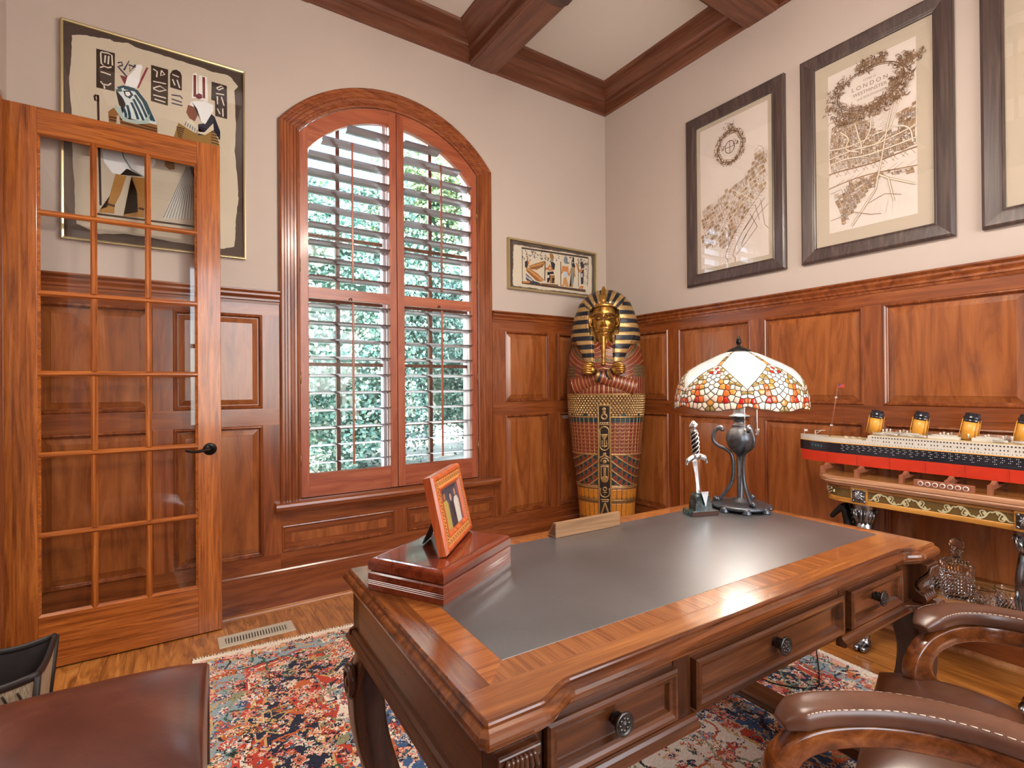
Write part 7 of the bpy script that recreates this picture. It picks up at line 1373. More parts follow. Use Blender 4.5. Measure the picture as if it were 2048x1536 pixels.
# lifeboats
lb = MB(); vs, fs = [], []
for i in range(9):
    t = i/8; w = .0088*math.sin(PI*min(1, max(0.02, t)))**.6
    vs += [(-w, (t-.5)*.046, .010), (-w*.7, (t-.5)*.046, .003), (0, (t-.5)*.044, 0), (w*.7, (t-.5)*.046, .003), (w, (t-.5)*.046, .010)]
for i in range(8):
    for k in range(4): fs.append((5*i+k, 5*i+k+1, 5*i+6+k, 5*i+5+k))
    fs.append((5*i+4, 5*i, 5*i+5, 5*i+9))
lb0 = lb.add(vs, fs).build('lifeboat', 'brick_white', ship); first = True
for s in (-1, 1):
    for t in (.285, .325, .365, .405, .600, .640, .680, .720):
        loc = (s*BEAM*.86, -t*LEN, sz(1.000))
        if first: lb0.location = loc; first = False
        else: copy_part(lb0, ship, loc)
dv = MB()
for s in (-1, 1):
    for t in [.268+.02*k for k in range(8)]+[.585+.02*k for k in range(8)]: dv.tube([(s*BEAM*.80, -t*LEN, sz(.997)), (s*BEAM*.82, -t*LEN, sz(1.013)), (s*BEAM*.95, -t*LEN, sz(1.015))], .0011, 5)
dv.build('davit', 'brick_white', ship)
vt = MB()
for k, t in enumerate((.29,.30,.34,.36,.45,.47,.52,.56,.60,.62,.66,.70)):
    for s in (-1, 1): vt.lathe([(.003,0),(.003,.012),(.0045,.016),(.003,.019)], (s*.022, -t*LEN, sz(1.006)), 8)
vt.build('vent_cowl', 'brick_white', ship)
for t in (.256, .385, .515, .640):
    r0 = bpy.data.objects.new('funnel', None); COL.objects.link(r0); r0.parent = ship; r0.location = (0, -t*LEN, sz(1.000)); r0.rotation_euler = (math.radians(9), 0, 0)
    MB().lathe([(.020,0),(.020,.078)], (0,0,0), 20, sy=1.35).build('funnel_body', 'brick_gold', r0)
    MB().lathe([(.0205,.076),(.0225,.078),(.0225,.083),(.0205,.085),(.0205,.090),(.0222,.091),(.0222,.096),(.0200,.098),(.0192,.112),(.0165,.112),(.0165,.10)], (0,0,0), 20, sy=1.32).build('funnel_top', 'brick_black', r0)
    rg = MB()
    for s in (-1, 1): rg.tube([(s*.012, .030, 0), (s*.012, .027, .085)], .0016, 6); rg.tube([(s*.016, -.027, 0), (s*.015, -.026, .085)], .0016, 6)
    rg.build('steam_pipe', 'brick_gold', r0)
def mast(t, tip_t, z0, z1):
    r0 = MB().tube([(0,-t*LEN,sz(z0)), (0,-(t+tip_t)*LEN*.5-t*0, sz((z0+z1)/2)), (0,-tip_t*LEN,sz(z1))], [.0035,.0028,.0018], 8).build('mast', 'brick_brown', ship)
    m = MB(); m.cbox((0, -(t+(tip_t-t)*.75)*LEN, sz(z0+(z1-z0)*.75)), (.008,.008,.010)); m.cbox((0, -(t+(tip_t-t)*.22)*LEN, sz(z0+(z1-z0)*.22)), (.007,.010,.008)); m.build('crow_nest', 'brick_white', r0)
    g = MB()
    for yy in (-.05, -.08, .06): g.tube([(.02, -t*LEN+yy, sz(z0)), (0, -tip_t*LEN, sz(z1)-.02)], .0004, 4)
    g.build('rigging_line', 'rigging', r0)
    f = MB(); y0, zz = -tip_t*LEN, sz(z1)
    for k in range(5): f.box(-.0006, y0-.028, zz-.004-.003*k, .0006, y0-.001, zz-.001-.003*k)
    f.build('flag', 'flag_red', r0); MB().box(-.0009, y0-.011, zz-.009, .0009, y0-.001, zz-.001).build('flag_canton', plain('flag_blue', (52,62,110), .6), r0)
mast(.108, .140, .970, 1.238); mast(.86, .88, .960, 1.20)
cr = MB(); y0 = -.052*LEN
cr.tube([(.01, y0, sz(.972)), (.01, y0, sz(.996))], .002, 6); cr.tube([(.01, y0, sz(.996)), (.01, y0-.050, sz(1.000))], .0016, 6); cr.tube([(.01, y0, sz(.978)), (.01, y0-.030, sz(.997))], .0014, 6); cr.build('deck_crane', 'brick_white', ship)
jf = MB(); jf.tube([(0, -.020, sz(.974)), (0, -.020, sz(1.002))], .001, 5); jf.build('jack_staff', 'brick_white', ship); MB().box(-.0006, -.036, sz(.990), .0006, -.020, sz(1.001)).build('jack_flag', 'white_dot', ship)
an = MB()
for k in range(4): an.cbox((-hb(.06+.012*k)*1.006, -(.06+.012*k)*LEN, sz(.925)), (.0015,.007,.012))
an.build('anchor_plate', plain('dark_teal', (44,84,92), .3), ship)
hw = MB()
for k in range(5): hw.cbox((0.012*(-1)**k, -(.16+.012*k)*LEN, sz(.975)), (.014,.009,.006))
hw.build('hatch', 'brick_white', ship)
# cradle brackets on the table
bk = MB()
bk.prism([(-.020,0),(-.150,0)] if False else [(-.135,.0),(-.115,.0),(-.115,.018),(.06,.018),(.06,.0),(.08,.0),(.08,.03),(.058,.044),(.03,.030),(-.055,.030),(-.075,.047),(-.100,.036),(-.135,.034)], 'y', -.008, .008)
b0 = bk.build('cradle', 'brick_brown', ship); locs = [-.215, -.322, -.50, -.66, -.795, -.93]
b0.location = (0, -.170, 0)
for y in locs[1:]: copy_part(b0, ship, (0, y, 0))
# name plate with round lettered tiles
npl = thing('name_plate', 'brown brick plate with seven round tiles spelling the ship name', 'name plate', (-.402, -2.376, .8006), -PI/2)
MB().box(-.100, -.006, 0, .100, .010, .028).build('plate', 'brick_brown', npl, bevel=.0012)
plain('tile_letter', (60,44,40), .4)
tile = None
for k, ch in enumerate('TITANIC'):
    x = -.075+k*.025
    if tile is None: tile = MB().lathe([(.0098,0),(.0098,-.0030),(.0092,-.0034),(0,-.0034)], (0,0,0), 20, axis='y').build('letter_tile', 'white_dot', npl); tile.location = (x, -.006, .014); t_ = tile
    else: t_ = copy_part(tile, npl, (x, -.006, .014))
    MB().lathe([(.0072,-.0034),(.0072,-.0037),(.0058,-.0037)], (0,0,0), 18, axis='y').build('tile_ring', 'brick_brown', t_)
    text(t_, ch, .0125, 0, 0, -.0039, 'tile_letter')
# ================================================================== decanter and tumblers on the console shelf
n = NT('crystal'); n.set(base=(1,1,1,1), rough=.0, trans=1, ior=1.52); MATS['crystal'] = n.m
ZS = .305
dc = thing('decanter', 'square cut crystal decanter with round stopper on the console shelf', 'decanter', (-.205, -2.362, ZS), math.radians(28))
def cut_body(w, h, nx, nz, amp):
    """four faces of small pyramids, smooth panel at the shoulder"""
    m = MB(); hw = w/2
    for f in range(4):
        R = Matrix.Rotation(f*PI/2, 3, 'Z'); vs, fs = [], []
        N = nx*2+1; M = nz*2+1
        for j in range(M):
            z = .008+(h-.008)*j/(M-1)
            for i in range(N):
                x = -hw+w*i/(N-1); edge = i in (0, N-1) or j in (0, M-1)
                k = 1.0 if j < M*.62 else max(0, 1-(j-M*.62)/(M*.10))
                # starburst flutes above, diamonds below
                d = amp*(1 if (i % 2) and (j % 2) else -.3)*k if not edge else 0
                if j >= M*.62 and not edge: d = amp*.7*math.cos(i*PI)*(.6)
                vs.append(R@Vector((x, -hw-d, z)))
        for j in range(M-1):
            for i in range(N-1): fs.append((j*N+i, j*N+i+1, (j+1)*N+i+1, (j+1)*N+i))
        m.add(vs, fs)
    m.add([(-hw,-hw,.008),(hw,-hw,.008),(hw,hw,.008),(-hw,hw,.008),(-hw+.006,-hw+.006,0),(hw-.006,-hw+.006,0),(hw-.006,hw-.006,0),(-hw+.006,hw-.006,0)], [(0,4,5,1),(1,5,6,2),(2,6,7,3),(3,7,4,0),(4,7,6,5)])
    # shoulder up to the neck
    n_ = 24; vs, fs = [], []
    sq = []
    for i in range(n_):
        a = 2*PI*i/n_; c_, s_ = math.cos(a), math.sin(a); k = hw/max(abs(c_), abs(s_)); sq.append((c_*k, s_*k, h))
    rings = [sq]
    for f, z in ((.80,h+.006),(.55,h+.014),(.40,h+.020)):
        rings.append([(x*f, y*f, z) for x, y, _ in sq])
    for rr, z in ((.0165,h+.024),(.0150,h+.030),(.0175,h+.036),(.0150,h+.040),(.0165,h+.044),(.0230,h+.050),(.0235,h+.053),(.012,h+.053)):
        rings.append([(rr*math.cos(2*PI*i/n_), rr*math.sin(2*PI*i/n_), z) for i in range(n_)])
    for r_ in rings: vs += r_
    for k in range(len(rings)-1):
        for i in range(n_): fs.append((k*n_+i, k*n_+(i+1)%n_, (k+1)*n_+(i+1)%n_, (k+1)*n_+i))
    fs.append(tuple((len(rings)-1)*n_+i for i in range(n_)))
    return m.add(vs, fs)
cut_body(.098, .150, 9, 10, .0030).build('bottle', 'crystal', dc)
stp = MB().lathe([(0,-.011),(.016,-.0105),(.024,-.006),(.027,0),(.024,.006),(.016,.0105),(0,.011)], (0,0,.231), 12, axis='x', smooth=False)
stp.lathe([(.010,.196),(.011,.203),(.007,.208)], (0,0,0), 12); stp.build('stopper', 'crystal', dc)
def tumbler(name, label, x, y, rot):
    t = thing('tumbler', label, 'glass', (x, y, ZS), rot, 'cut crystal tumblers on the console shelf')
    m = MB(); n_ = 36; prof = [(.026,0,0),(.031,.002,0),(.0335,.010,1),(.0345,.020,-1),(.0352,.030,1),(.0358,.040,-1),(.0362,.050,1),(.0366,.056,0),(.0372,.088,0),(.0362,.089,0),(.0345,.086,0),(.0335,.016,0),(.030,.012,0),(0,.012,0)]
    vs, fs = [], []
    for r_, z, k in prof:
        for i in range(n_): rr = r_+(.0016*k*(1 if i % 2 else -1) if k else 0); vs.append((rr*math.cos(2*PI*i/n_), rr*math.sin(2*PI*i/n_), z))
    for j in range(len(prof)-1):
        for i in range(n_): fs.append((j*n_+i, j*n_+(i+1)%n_, (j+1)*n_+(i+1)%n_, (j+1)*n_+i))
    fs.append(tuple(range(n_))[::-1]); m.add(vs, fs).build('glass_body', 'crystal', t)
tumbler('t', 'crystal tumbler behind the decanter, farther of the two left of it', -.130, -2.268, .1)
tumbler('t', 'crystal tumbler half hidden by the desk corner, nearer of the two left of the decanter', -.240, -2.255, .5)
tumbler('t', 'crystal tumbler right of the decanter, nearer the decanter', -.275, -2.470, .3)
tumbler('t', 'crystal tumbler beside the silver console leg, right of the decanter', -.195, -2.520, .9)
# ================================================================== painted pharaoh coffin cabinet in the corner
sar = thing('pharaoh_coffin', 'painted gold pharaoh coffin cabinet standing in the room corner', 'coffin', (-.352, -.352, 0), math.radians(-48))
SW = [(0,.185),(.05,.188),(.288,.198),(.457,.210),(.59,.222),(.72,.243),(.853,.253),(1.049,.2725),(1.18,.279),(1.313,.2775),(1.40,.272),(1.47,.262),(1.52,.244),(1.56,.20)]
def lerp_tab(tab, z):
    return np.interp(z, [a for a, _ in tab], [b for _, b in tab])
GOLD, GOLD2, REDB, TEAL, ORNG, BLK, DKB, NAVY = (np.array(srgb(*c)[:3]) for c in ((188,152,98),(142,106,60),(116,44,26),(22,50,54),(190,118,34),(30,28,30),(44,34,26),(30,31,40)))
nu_, nv_ = 330, 640
zz = np.linspace(0, 1.555, nv_); al = np.linspace(-PI/2, PI/2, nu_)
Zg, Ag = np.meshgrid(zz, al, indexing='ij')
Wg = lerp_tab(SW, Zg); arc = Ag*Wg                      # signed arc length
col = np.zeros(Zg.shape+(4,)); hgt = np.zeros(Zg.shape)
def put(mask, c, metal=0.0, h=None):
    col[mask, :3] = c; col[mask, 3] = metal
    if h is not None: hgt[mask] = h if np.isscalar(h) else h[mask]
frac = lambda x: x-np.floor(x)
aa = np.abs(Ag); au = aa/(PI/2)
put(np.ones_like(Zg, bool), REDB)
# -- yellow petal rows at the foot
def petals(z0, z1, ncol, rad):
    m = (Zg >= z0) & (Zg < z1); p = frac(aa/(PI/2)*ncol)-.5; w = PI/2/ncol*Wg
    u = p*w; t = (Zg-z0)
    # rounded lower end
    inside = (np.abs(u) < w*.44) & ((t > rad+.006) | (np.hypot(u/(w*.44), (t-rad-.006)/rad) < 1)) & (t < (z1-z0)-.006)
    put(m, DKB, 0, 0.0); put(m & inside, ORNG, 0, .0025)
    edge = m & ~inside & (np.abs(np.abs(p)-.5) > .03); put(edge, GOLD2, .5, .001)
petals(.02, .14, 8, .018); petals(.155, .275, 8, .018); petals(.288, .405, 8, .018); petals(.425, .503, 8, .020)
for z in (.148, .281, .415): put(np.abs(Zg-z) < .009, GOLD2, .6, .004)
for z in (.512, .523): put(np.abs(Zg-z) < .0045, GOLD, .7, .005)
# -- swags of triangles
m = (Zg >= .528) & (Zg < .745); arcp = np.abs(arc)
q = (.745-Zg)-.95*arcp+1.35*arcp**2; fq = frac(q/.062+20); pcoord = (arcp*.9+(.745-Zg)*.55)/.050+np.floor(q/.062)*.37
tri = np.abs(frac(pcoord)-.5)*2
put(m, REDB*1.15, 0, .0); put(m & (tri > fq*1.05), TEAL, 0, .001); e = m & (np.abs(tri-fq*1.05) < .09); put(e, GOLD2, .5, .0015)
put(m & ((fq < .09) | (fq > .93)), GOLD, .7, .004)
put(np.abs(Zg-.749) < .006, GOLD, .7, .005)
# -- feather columns
m = (Zg >= .755) & (Zg < .977); ncf = 11; p = np.abs(frac(aa/(PI/2)*ncf)-.5)*2
ch = frac((Zg-p*.012)/.0265); put(m, np.array(srgb(122,48,28)[:3]), 0, .0015); put(m & (ch < .13), GOLD, .7, .003); put(m & (p > .88), GOLD, .7, .004)
m = (Zg >= .977) & (Zg < 1.012); put(m, TEAL, 0, .001); put(m & (p > .88), GOLD, .7, .004)
put(np.abs(Zg-1.016) < .006, GOLD, .7, .005)
# -- bead net
m = (Zg >= 1.022) & (Zg < 1.172); row = np.floor((Zg-1.022)/.0165); nb_ = 17; shift = np.where(row % 2 == 0, 0, .5)
bu = (frac(aa/(PI/2)*nb_+shift)-.5)*(PI/2/nb_)*Wg; bz = (frac((Zg-1.022)/.0165)-.5)*.0165; d = np.hypot(bu, bz*1.05)/.0098
put(m, DKB*1.6, .3, 0.0); bead = m & (d < 1); put(bead, GOLD*1.05, .75, .008*np.sqrt(np.clip(1-d**2, 0, 1)))
tr = m & (Zg < 1.022+.026*(1-np.abs(frac(aa/(PI/2)*3+.5)-.5)*6)); put(tr, TEAL, 0, .002)
# -- folded arms robe: gilt ribs on red
m = (Zg >= 1.172) & (Zg < 1.30); pr = frac(aa/(PI/2)*15); put(m, REDB*1.05, 0, .004); put(m & (pr < .16), GOLD, .7, .0065); put(np.abs(Zg-1.175) < .006, GOLD, .7, .006)
m = Zg >= 1.30; xs_ = Wg*np.sin(aa); rs = np.hypot(xs_-.07, Zg-1.565); pr = frac(rs/.030); put(m, REDB*1.05, 0, .004); put(m & (pr < .15), GOLD, .7, .006)
bb = m & (rs > .135) & (rs < .165); put(bb, GOLD2, .5, .006); dots = bb & (np.hypot(frac(np.arctan2(Zg-1.565, xs_-.07)*14)-.5, (rs-.15)/.03) < .36); put(dots, BLK, 0, .004)
low = m & (Zg < 1.385) & (Zg > 1.30) & (au > .52); g1 = frac(aa*26)-.5; g2 = frac(Zg/.022)-.5; put(low, GOLD2, .6, .004); put(low & (np.hypot(g1, g2) < .36), TEAL*.7, 0, .002)
# -- centre inscription strip
st = (np.abs(arc) < .046) & (Zg < 1.105); put(st, DKB*.9, .1, .007); ed = (np.abs(np.abs(arc)-.041) < .0052) & (Zg < 1.105) | (st & (Zg > 1.094)); put(ed, GOLD, .75, .011)
def G(mask): put(st & mask & (np.abs(arc) < .036), GOLD*1.02, .75, .010)
def disc(x, z, r0, r1=0): dd = np.hypot(arc-x, Zg-z); return (dd < r0) & (dd >= r1)
def rect(x0, x1, z0, z1): return (arc > x0) & (arc < x1) & (Zg > z0) & (Zg < z1)
def cart(zc, hz): 
    dx = np.abs(arc); dz = np.maximum(np.abs(Zg-zc)-(hz-.032), 0); dd = np.hypot(dx, dz); return (dd < .034) & (dd > .0275)
G(disc(0,1.072,.012)); G(disc(0,1.05,.010)); G(disc(0,1.02,.022,.013)); G(rect(-.03,.03,.974,.980)); G(np.abs(Zg-.965-.004*np.sin(arc*400)) < .0035)
G(cart(.865,.085)); G((Zg < .895) & (Zg > .855) & (np.abs(arc) < (Zg-.845)*.5)); G(rect(-.005,.005,.80,.855)); G(rect(-.02,.02,.806,.813)); G(rect(-.018,-.012,.82,.85)); G(rect(.012,.018,.82,.85))
G(disc(0,.752,.012)); G((np.abs(Zg-.745+np.abs(arc)*.5) < .004)); G(disc(0,.70,.030,.022) & (Zg > .70)); G(disc(0,.70,.013)); G(rect(-.03,.03,.672,.678))
G(rect(-.028,-.021,.575,.665)); G(rect(.021,.028,.575,.665)); G(rect(-.009,.009,.60,.655)); G(disc(0,.575,.024)); G(rect(-.028,.028,.66,.667))
G(cart(.49,.045) & (Zg < .51)); G(disc(0,.505,.015,.009)); G(rect(-.003,.003,.46,.495)); G(rect(-.014,.014,.478,.484))
G(rect(-.028,.028,.425,.431)); G(rect(-.022,.022,.412,.418)); G(np.abs(np.abs(arc)-(.405-Zg)*.30) < .005 if False else ((np.abs(np.abs(arc)-(.405-Zg)*.32) < .0055) & (Zg < .405) & (Zg > .32))); G(rect(-.028,.028,.315,.322)); G((np.abs((arc+.02)*1.4-(Zg-.26)*1.0) < .008) & (Zg > .25) & (Zg < .305))
G(cart(.19,.05)); G(disc(0,.19,.012)); G(rect(-.02,.02,.09,.097)); G(disc(0,.06,.016,.008))
grime = np.random.default_rng(8); spk = grime.uniform(.78, 1.08, (nv_//3+2, nu_//3+2)); spk = np.kron(spk, np.ones((3,3)))[:nv_, :nu_]; col[..., :3] *= spk[..., None]
# shape: rounded front, flat back
Dg = np.interp(Zg, [0,.3,.7,1.1,1.2,1.4,1.5,1.56], [.15,.155,.17,.185,.205,.20,.18,.14])
ca, sa = np.cos(Ag), np.sin(Ag)
X = (Wg+hgt*1.0)*sa; Y = -(Dg+hgt)*np.power(np.clip(ca, 0, 1), .8)-.02
V = np.stack([X, Y, Zg], -1).reshape(-1, 3)
mesh_np('coffin_lid', V, grid_faces(nu_, nv_), 'paint_gold', sar, col.reshape(-1, 4), True)
zt = np.linspace(0, 1.9, 40); bk = MB(); vs = []
HW = lambda z: float(lerp_tab(SW, z)) if z < 1.5 else float(np.interp(z, [1.5,1.575,1.70,1.83,1.90,1.93], [.252,.25,.234,.19,.125,.06]))
for z in zt: w = HW(z)*.985; vs += [(-w,-.03,z), (-w,.12,z), (w,.12,z), (w,-.03,z)]
fs = [(4*i+k, 4*i+(k+1)%4, 4*i+4+(k+1)%4, 4*i+4+k) for i in range(39) for k in range(4)]+[(3,2,1,0), (156,157,158,159)]
bk.add(vs, fs).build('coffin_case', plain('coffin_gold', (128,92,48), .45, .5, var=.2), sar)
# ---- striped headdress
nz, na = 150, 170
zh = np.linspace(1.375, 1.955, nz); ah = np.linspace(-PI/2, PI/2, na)
def head_w(z): return np.interp(z, [1.375,1.42,1.50,1.56,1.575,1.65,1.706,1.77,1.838,1.88,1.91,1.935,1.955], [.150,.158,.185,.248,.254,.245,.234,.216,.188,.155,.120,.078,.0])
def head_d(z): return np.interp(z, [1.375,1.5,1.56,1.65,1.75,1.84,1.90,1.935,1.955], [.205,.205,.175,.160,.172,.160,.120,.075,.0])
ZH, AH = np.meshgrid(zh, ah, indexing='ij'); WH = head_w(ZH); DH = head_d(ZH)
XH = WH*np.sin(AH)
stripe = frac((ZH-1.375)/.062); rad_ang = np.arctan2(XH, np.clip(ZH-1.70, .02, 9)); radial = frac(rad_ang/.27+.5)
top_ = (ZH > 1.775) & (np.abs(XH) < np.interp(ZH, [1.775,1.80,1.90,1.955], [.075,.125,.16,.1]))
colH = np.zeros(ZH.shape+(4,)); colH[...] = (*GOLD, .55)
blk = np.where(top_, radial < .5, stripe < .52); colH[blk] = (*NAVY, .15)
hh_ = np.where(blk, 0, .004)
# sides are combed back behind the face; lappets left at the front
YH = -(DH+hh_)*np.power(np.clip(np.cos(AH), 0, 1), .62)-.02
face_hole = (np.abs(XH) < np.interp(ZH, [1.375,1.55,1.60,1.70,1.78,1.80,1.81], [.062,.066,.100,.112,.104,.075,.0])) & (ZH < 1.805)
YH = np.where(face_hole, -.085-(np.clip(1.60-ZH,0,1)*.38), YH)
colH[face_hole] = (*GOLD2, .8)
col_band = face_hole & (ZH < 1.52); cb = frac(ZH/.030); colH[col_band & (cb < .55)] = (*TEAL, .1); colH[face_hole & (ZH < 1.40)] = (*(REDB*1.3), .1)
colH[..., :3] *= np.kron(np.random.default_rng(3).uniform(.72, 1.1, (nz//2+1, na//2+1)), np.ones((2,2)))[:nz, :na, None]
mesh_np('headdress', np.stack([XH*(1+hh_*2), YH, ZH], -1).reshape(-1, 3), grid_faces(na, nz), 'paint_gold', sar, colH.reshape(-1, 4), True)
def lappet(sg):
    n1, n2 = 60, 20; zl = np.linspace(1.395, 1.60, n1); ul = np.linspace(0, 1, n2); ZL, UL = np.meshgrid(zl, ul, indexing='ij')
    x0 = np.interp(ZL, [1.395,1.60], [.070,.074]); x1 = np.interp(ZL, [1.395,1.43,1.50,1.56,1.60], [.135,.150,.175,.205,.225]); XL_ = x0+(x1-x0)*UL
    sb = frac((ZL-1.375)/.062) < .52; yl = -(.236-.05*UL**2.2-.30*np.clip(ZL-1.52,0,1)-np.where(sb, .003, 0)); edge_ = (UL < .02) | (UL > .98); yl = np.where(edge_, -.12, yl)
    c_ = np.zeros(ZL.shape+(4,)); c_[...] = (*GOLD, .55); c_[sb] = (*NAVY, .15)
    F = grid_faces(n2, n1); F = F if sg > 0 else F[:, ::-1]
    mesh_np('lappet', np.stack([sg*XL_, yl, ZL], -1).reshape(-1,3), F, 'paint_gold', sar, c_.reshape(-1,4), True)
lappet(1); lappet(-1)
n = NT('gold_face'); f = n.noise(n.coords(), 14, 5, .6); n.l(n.ramp(f, [(.3, srgb(120,82,36)), (.5, srgb(182,134,64)), (.72, srgb(206,160,90))]), n.b.inputs['Base Color']); n.set(metal=.85, rough=.3); MATS['gold_face'] = n.m
bw_ = MB()     # brow band
bw_.tube([(.100*math.sin(a), -.184*math.cos(a)**.7-.016, 1.797+.018*math.cos(a)) for a in np.linspace(-1.35, 1.35, 30)], .011, 8, flat=(1.2,.6)); bw_.build('brow_band', 'gold_face', sar)
# ---- face
nf, mf = 71, 91
u = np.linspace(-1, 1, nf); v = np.linspace(0, 1, mf); VV, UU = np.meshgrid(v, u, indexing='ij')
zf = 1.585+VV*.232; wf = np.interp(VV, [0,.06,.18,.35,.55,.75,1], [.022,.046,.068,.082,.088,.087,.080])
xf_ = UU*wf; dep = np.interp(VV, [0,.08,.25,.5,.8,1], [.150,.172,.184,.190,.188,.176])
yf = dep*np.power(np.clip(1-UU**2, 0, 1), .42)*.55+dep*.45
gs = lambda x0, z0, sx, sz: np.exp(-((xf_-x0)/sx)**2-((zf-z0)/sz)**2)
yf = yf+.030*gs(0,1.672,.0105,.014)+.017*gs(0,1.700,.0085,.030)+.012*gs(0.0135,1.668,.007,.007)+.012*gs(-.0135,1.668,.007,.007)      # nose
for s in (-1, 1):
    yf += -.016*gs(s*.036,1.722,.022,.013)+.010*gs(s*.036,1.720,.015,.0065)+.008*gs(s*.038,1.745,.028,.006)-.004*gs(s*.036,1.7115,.018,.0022)-.004*gs(s*.036,1.729,.018,.0022)+.007*gs(s*.050,1.680,.022,.025)
yf += .012*gs(0,1.642,.022,.0052)+.013*gs(0,1.6305,.018,.0055)-.009*gs(0,1.636,.024,.0022)-.006*gs(0,1.620,.02,.005)+.010*gs(0,1.603,.022,.012)-.004*gs(0,1.653,.006,.007)
mesh_np('face', np.stack([xf_, -yf-.012, zf], -1).reshape(-1, 3), grid_faces(nf, mf), 'gold_face', sar, None, True)
for s in (-1, 1):
    e = MB(); e.tube(catmull([(s*.086,-.128,1.662),(s*.097,-.122,1.676),(s*.106,-.112,1.712),(s*.103,-.112,1.744),(s*.090,-.124,1.750)], 5), [.007]*8+[.0075]*9+[.006]*4, 8); e.ball((s*.093,-.120,1.708), (.008,.012,.030), 10, 8); e.ball((s*.088,-.132,1.668), (.008,.007,.010), 8, 6); e.build('ear', 'gold_face', sar)
    MB().ball((s*.035,-.184,1.7195), (.0155,.010,.0080), 14, 10).build('eye', 'gold_face', sar)
    bq = MB(); bq.tube(catmull([(s*.012,-.203,1.742),(s*.034,-.200,1.752),(s*.060,-.184,1.747),(s*.082,-.150,1.734)], 5), [.002]+[.0035]*13+[.002]*2, 6)
    bq.tube(catmull([(s*.014,-.195,1.7195),(s*.035,-.196,1.7305),(s*.055,-.184,1.720),(s*.082,-.148,1.716)], 5), .0022, 6); bq.tube(catmull([(s*.014,-.195,1.719),(s*.035,-.195,1.7105),(s*.055,-.184,1.718)], 5), .0022, 6); bq.build('eye_line', plain('kohl_%d' % s, (96,64,34), .35, .7), sar)
nk = MB().tube([(0,-.125,1.62),(0,-.120,1.54),(0,-.135,1.47)], [.060,.058,.072], 20).build('neck', 'gold_face', sar)
bd = MB(); pts = [(0,-.192,1.590),(0,-.205,1.53),(0,-.214,1.46),(0,-.224,1.40)]; P = catmull(pts, 8)
bd.tube(P, [.017-.004*i/24 for i in range(25)], 14)
for i in range(1, 24): 
    p = P[i]; bd.lathe([(.0145-.003*i/24,-.0035),(.0185-.004*i/24,0),(.0145-.003*i/24,.0035)], (p.x,p.y,p.z), 14)
bd.ball((0,-.228,1.392), (.017,.017,.012), 12, 8); bd.build('beard', 'gold_face', sar)
ur = MB(); ur.tube(catmull([(0,-.186,1.805),(0,-.196,1.845),(0,-.180,1.888),(0,-.160,1.918),(0,-.140,1.942),(0,-.128,1.950)], 5), [.016]*5+[.019]*6+[.013]*8+[.010]*5+[.006]*2, 12, flat=(1,1.15)); ur.ball((0,-.205,1.842), (.013,.012,.022), 12, 9); ur.ball((.0,-.186,1.812), (.022,.014,.016), 12, 8); ur.build('cobra_crest', 'gold_face', sar)
# ---- crossed forearms and hands
def sleeve(x0, z0, x1, z1, y0, y1, name):
    n1, n2 = 60, 26; ts = np.linspace(0, 1, n1); th = np.linspace(0, 2*PI, n2, endpoint=False); T, H = np.meshgrid(ts, th, indexing='ij')
    ax = np.array([x1-x0, y1-y0, z1-z0]); L_ = np.linalg.norm(ax); ax = ax/L_; out_v = np.array([0,-1,0]); sd = np.cross(ax, out_v); sd /= np.linalg.norm(sd); ov = np.cross(sd, ax)
    rw = np.interp(T, [0,.3,1], [.055,.052,.040]); rib = frac(T*11) < .18; rr = rw+np.where(rib, .0035, 0)
    base = np.array([x0,y0,z0])+T[...,None]*ax*L_
    VV_ = base+sd*(rr*np.cos(H))[...,None]+ov*(-rr*.62*np.sin(H))[...,None]
    c_ = np.zeros(T.shape+(4,)); c_[...] = (*(REDB*1.1), 0); c_[rib] = (*GOLD, .7); cuff = T > .93; c_[cuff] = (*GOLD2, .7); c_[(T > .88) & (T <= .93)] = (*NAVY, .2)
    F = grid_faces(n2, n1, True)
    mesh_np(name, VV_.reshape(-1,3), F, 'paint_gold', sar, c_.reshape(-1,4), True)
sleeve(-.215, 1.235, .060, 1.318, -.175, -.240, 'forearm'); sleeve(.215, 1.225, -.055, 1.312, -.175, -.250, 'forearm')
def fist(cx, cz, y, s):
    h = MB(); h.ball((cx, y, cz), (.046,.030,.040), 18, 12)
    for k in range(4):
        dz = .026-.0165*k; l_ = (.94,1.0,.97,.86)[k]
        h.tube(catmull([(cx-s*.014, y-.026, cz+dz), (cx+s*.016, y-.039*l_, cz+dz*.95+.002), (cx+s*.040*l_, y-.031, cz+dz*.9), (cx+s*.046*l_, y-.010, cz+dz*.85), (cx+s*.030, y-.002, cz+dz*.8)], 4), [.0085]*16+[.007], 9)
    h.tube(catmull([(cx-s*.030, y-.012, cz+.022), (cx-s*.012, y-.030, cz+.040), (cx+s*.014, y-.034, cz+.042), (cx+s*.028, y-.030, cz+.036)], 4), [.011]*6+[.0095]*6+[.006], 9)
    h.build('hand', 'gold_face', sar)
fist(-.092, 1.352, -.250, -1); fist(.102, 1.352, -.245, 1)
MB().box(-.215, -.20, 0, .215, .125, .028).build('plinth', 'coffin_gold', sar, bevel=.006)
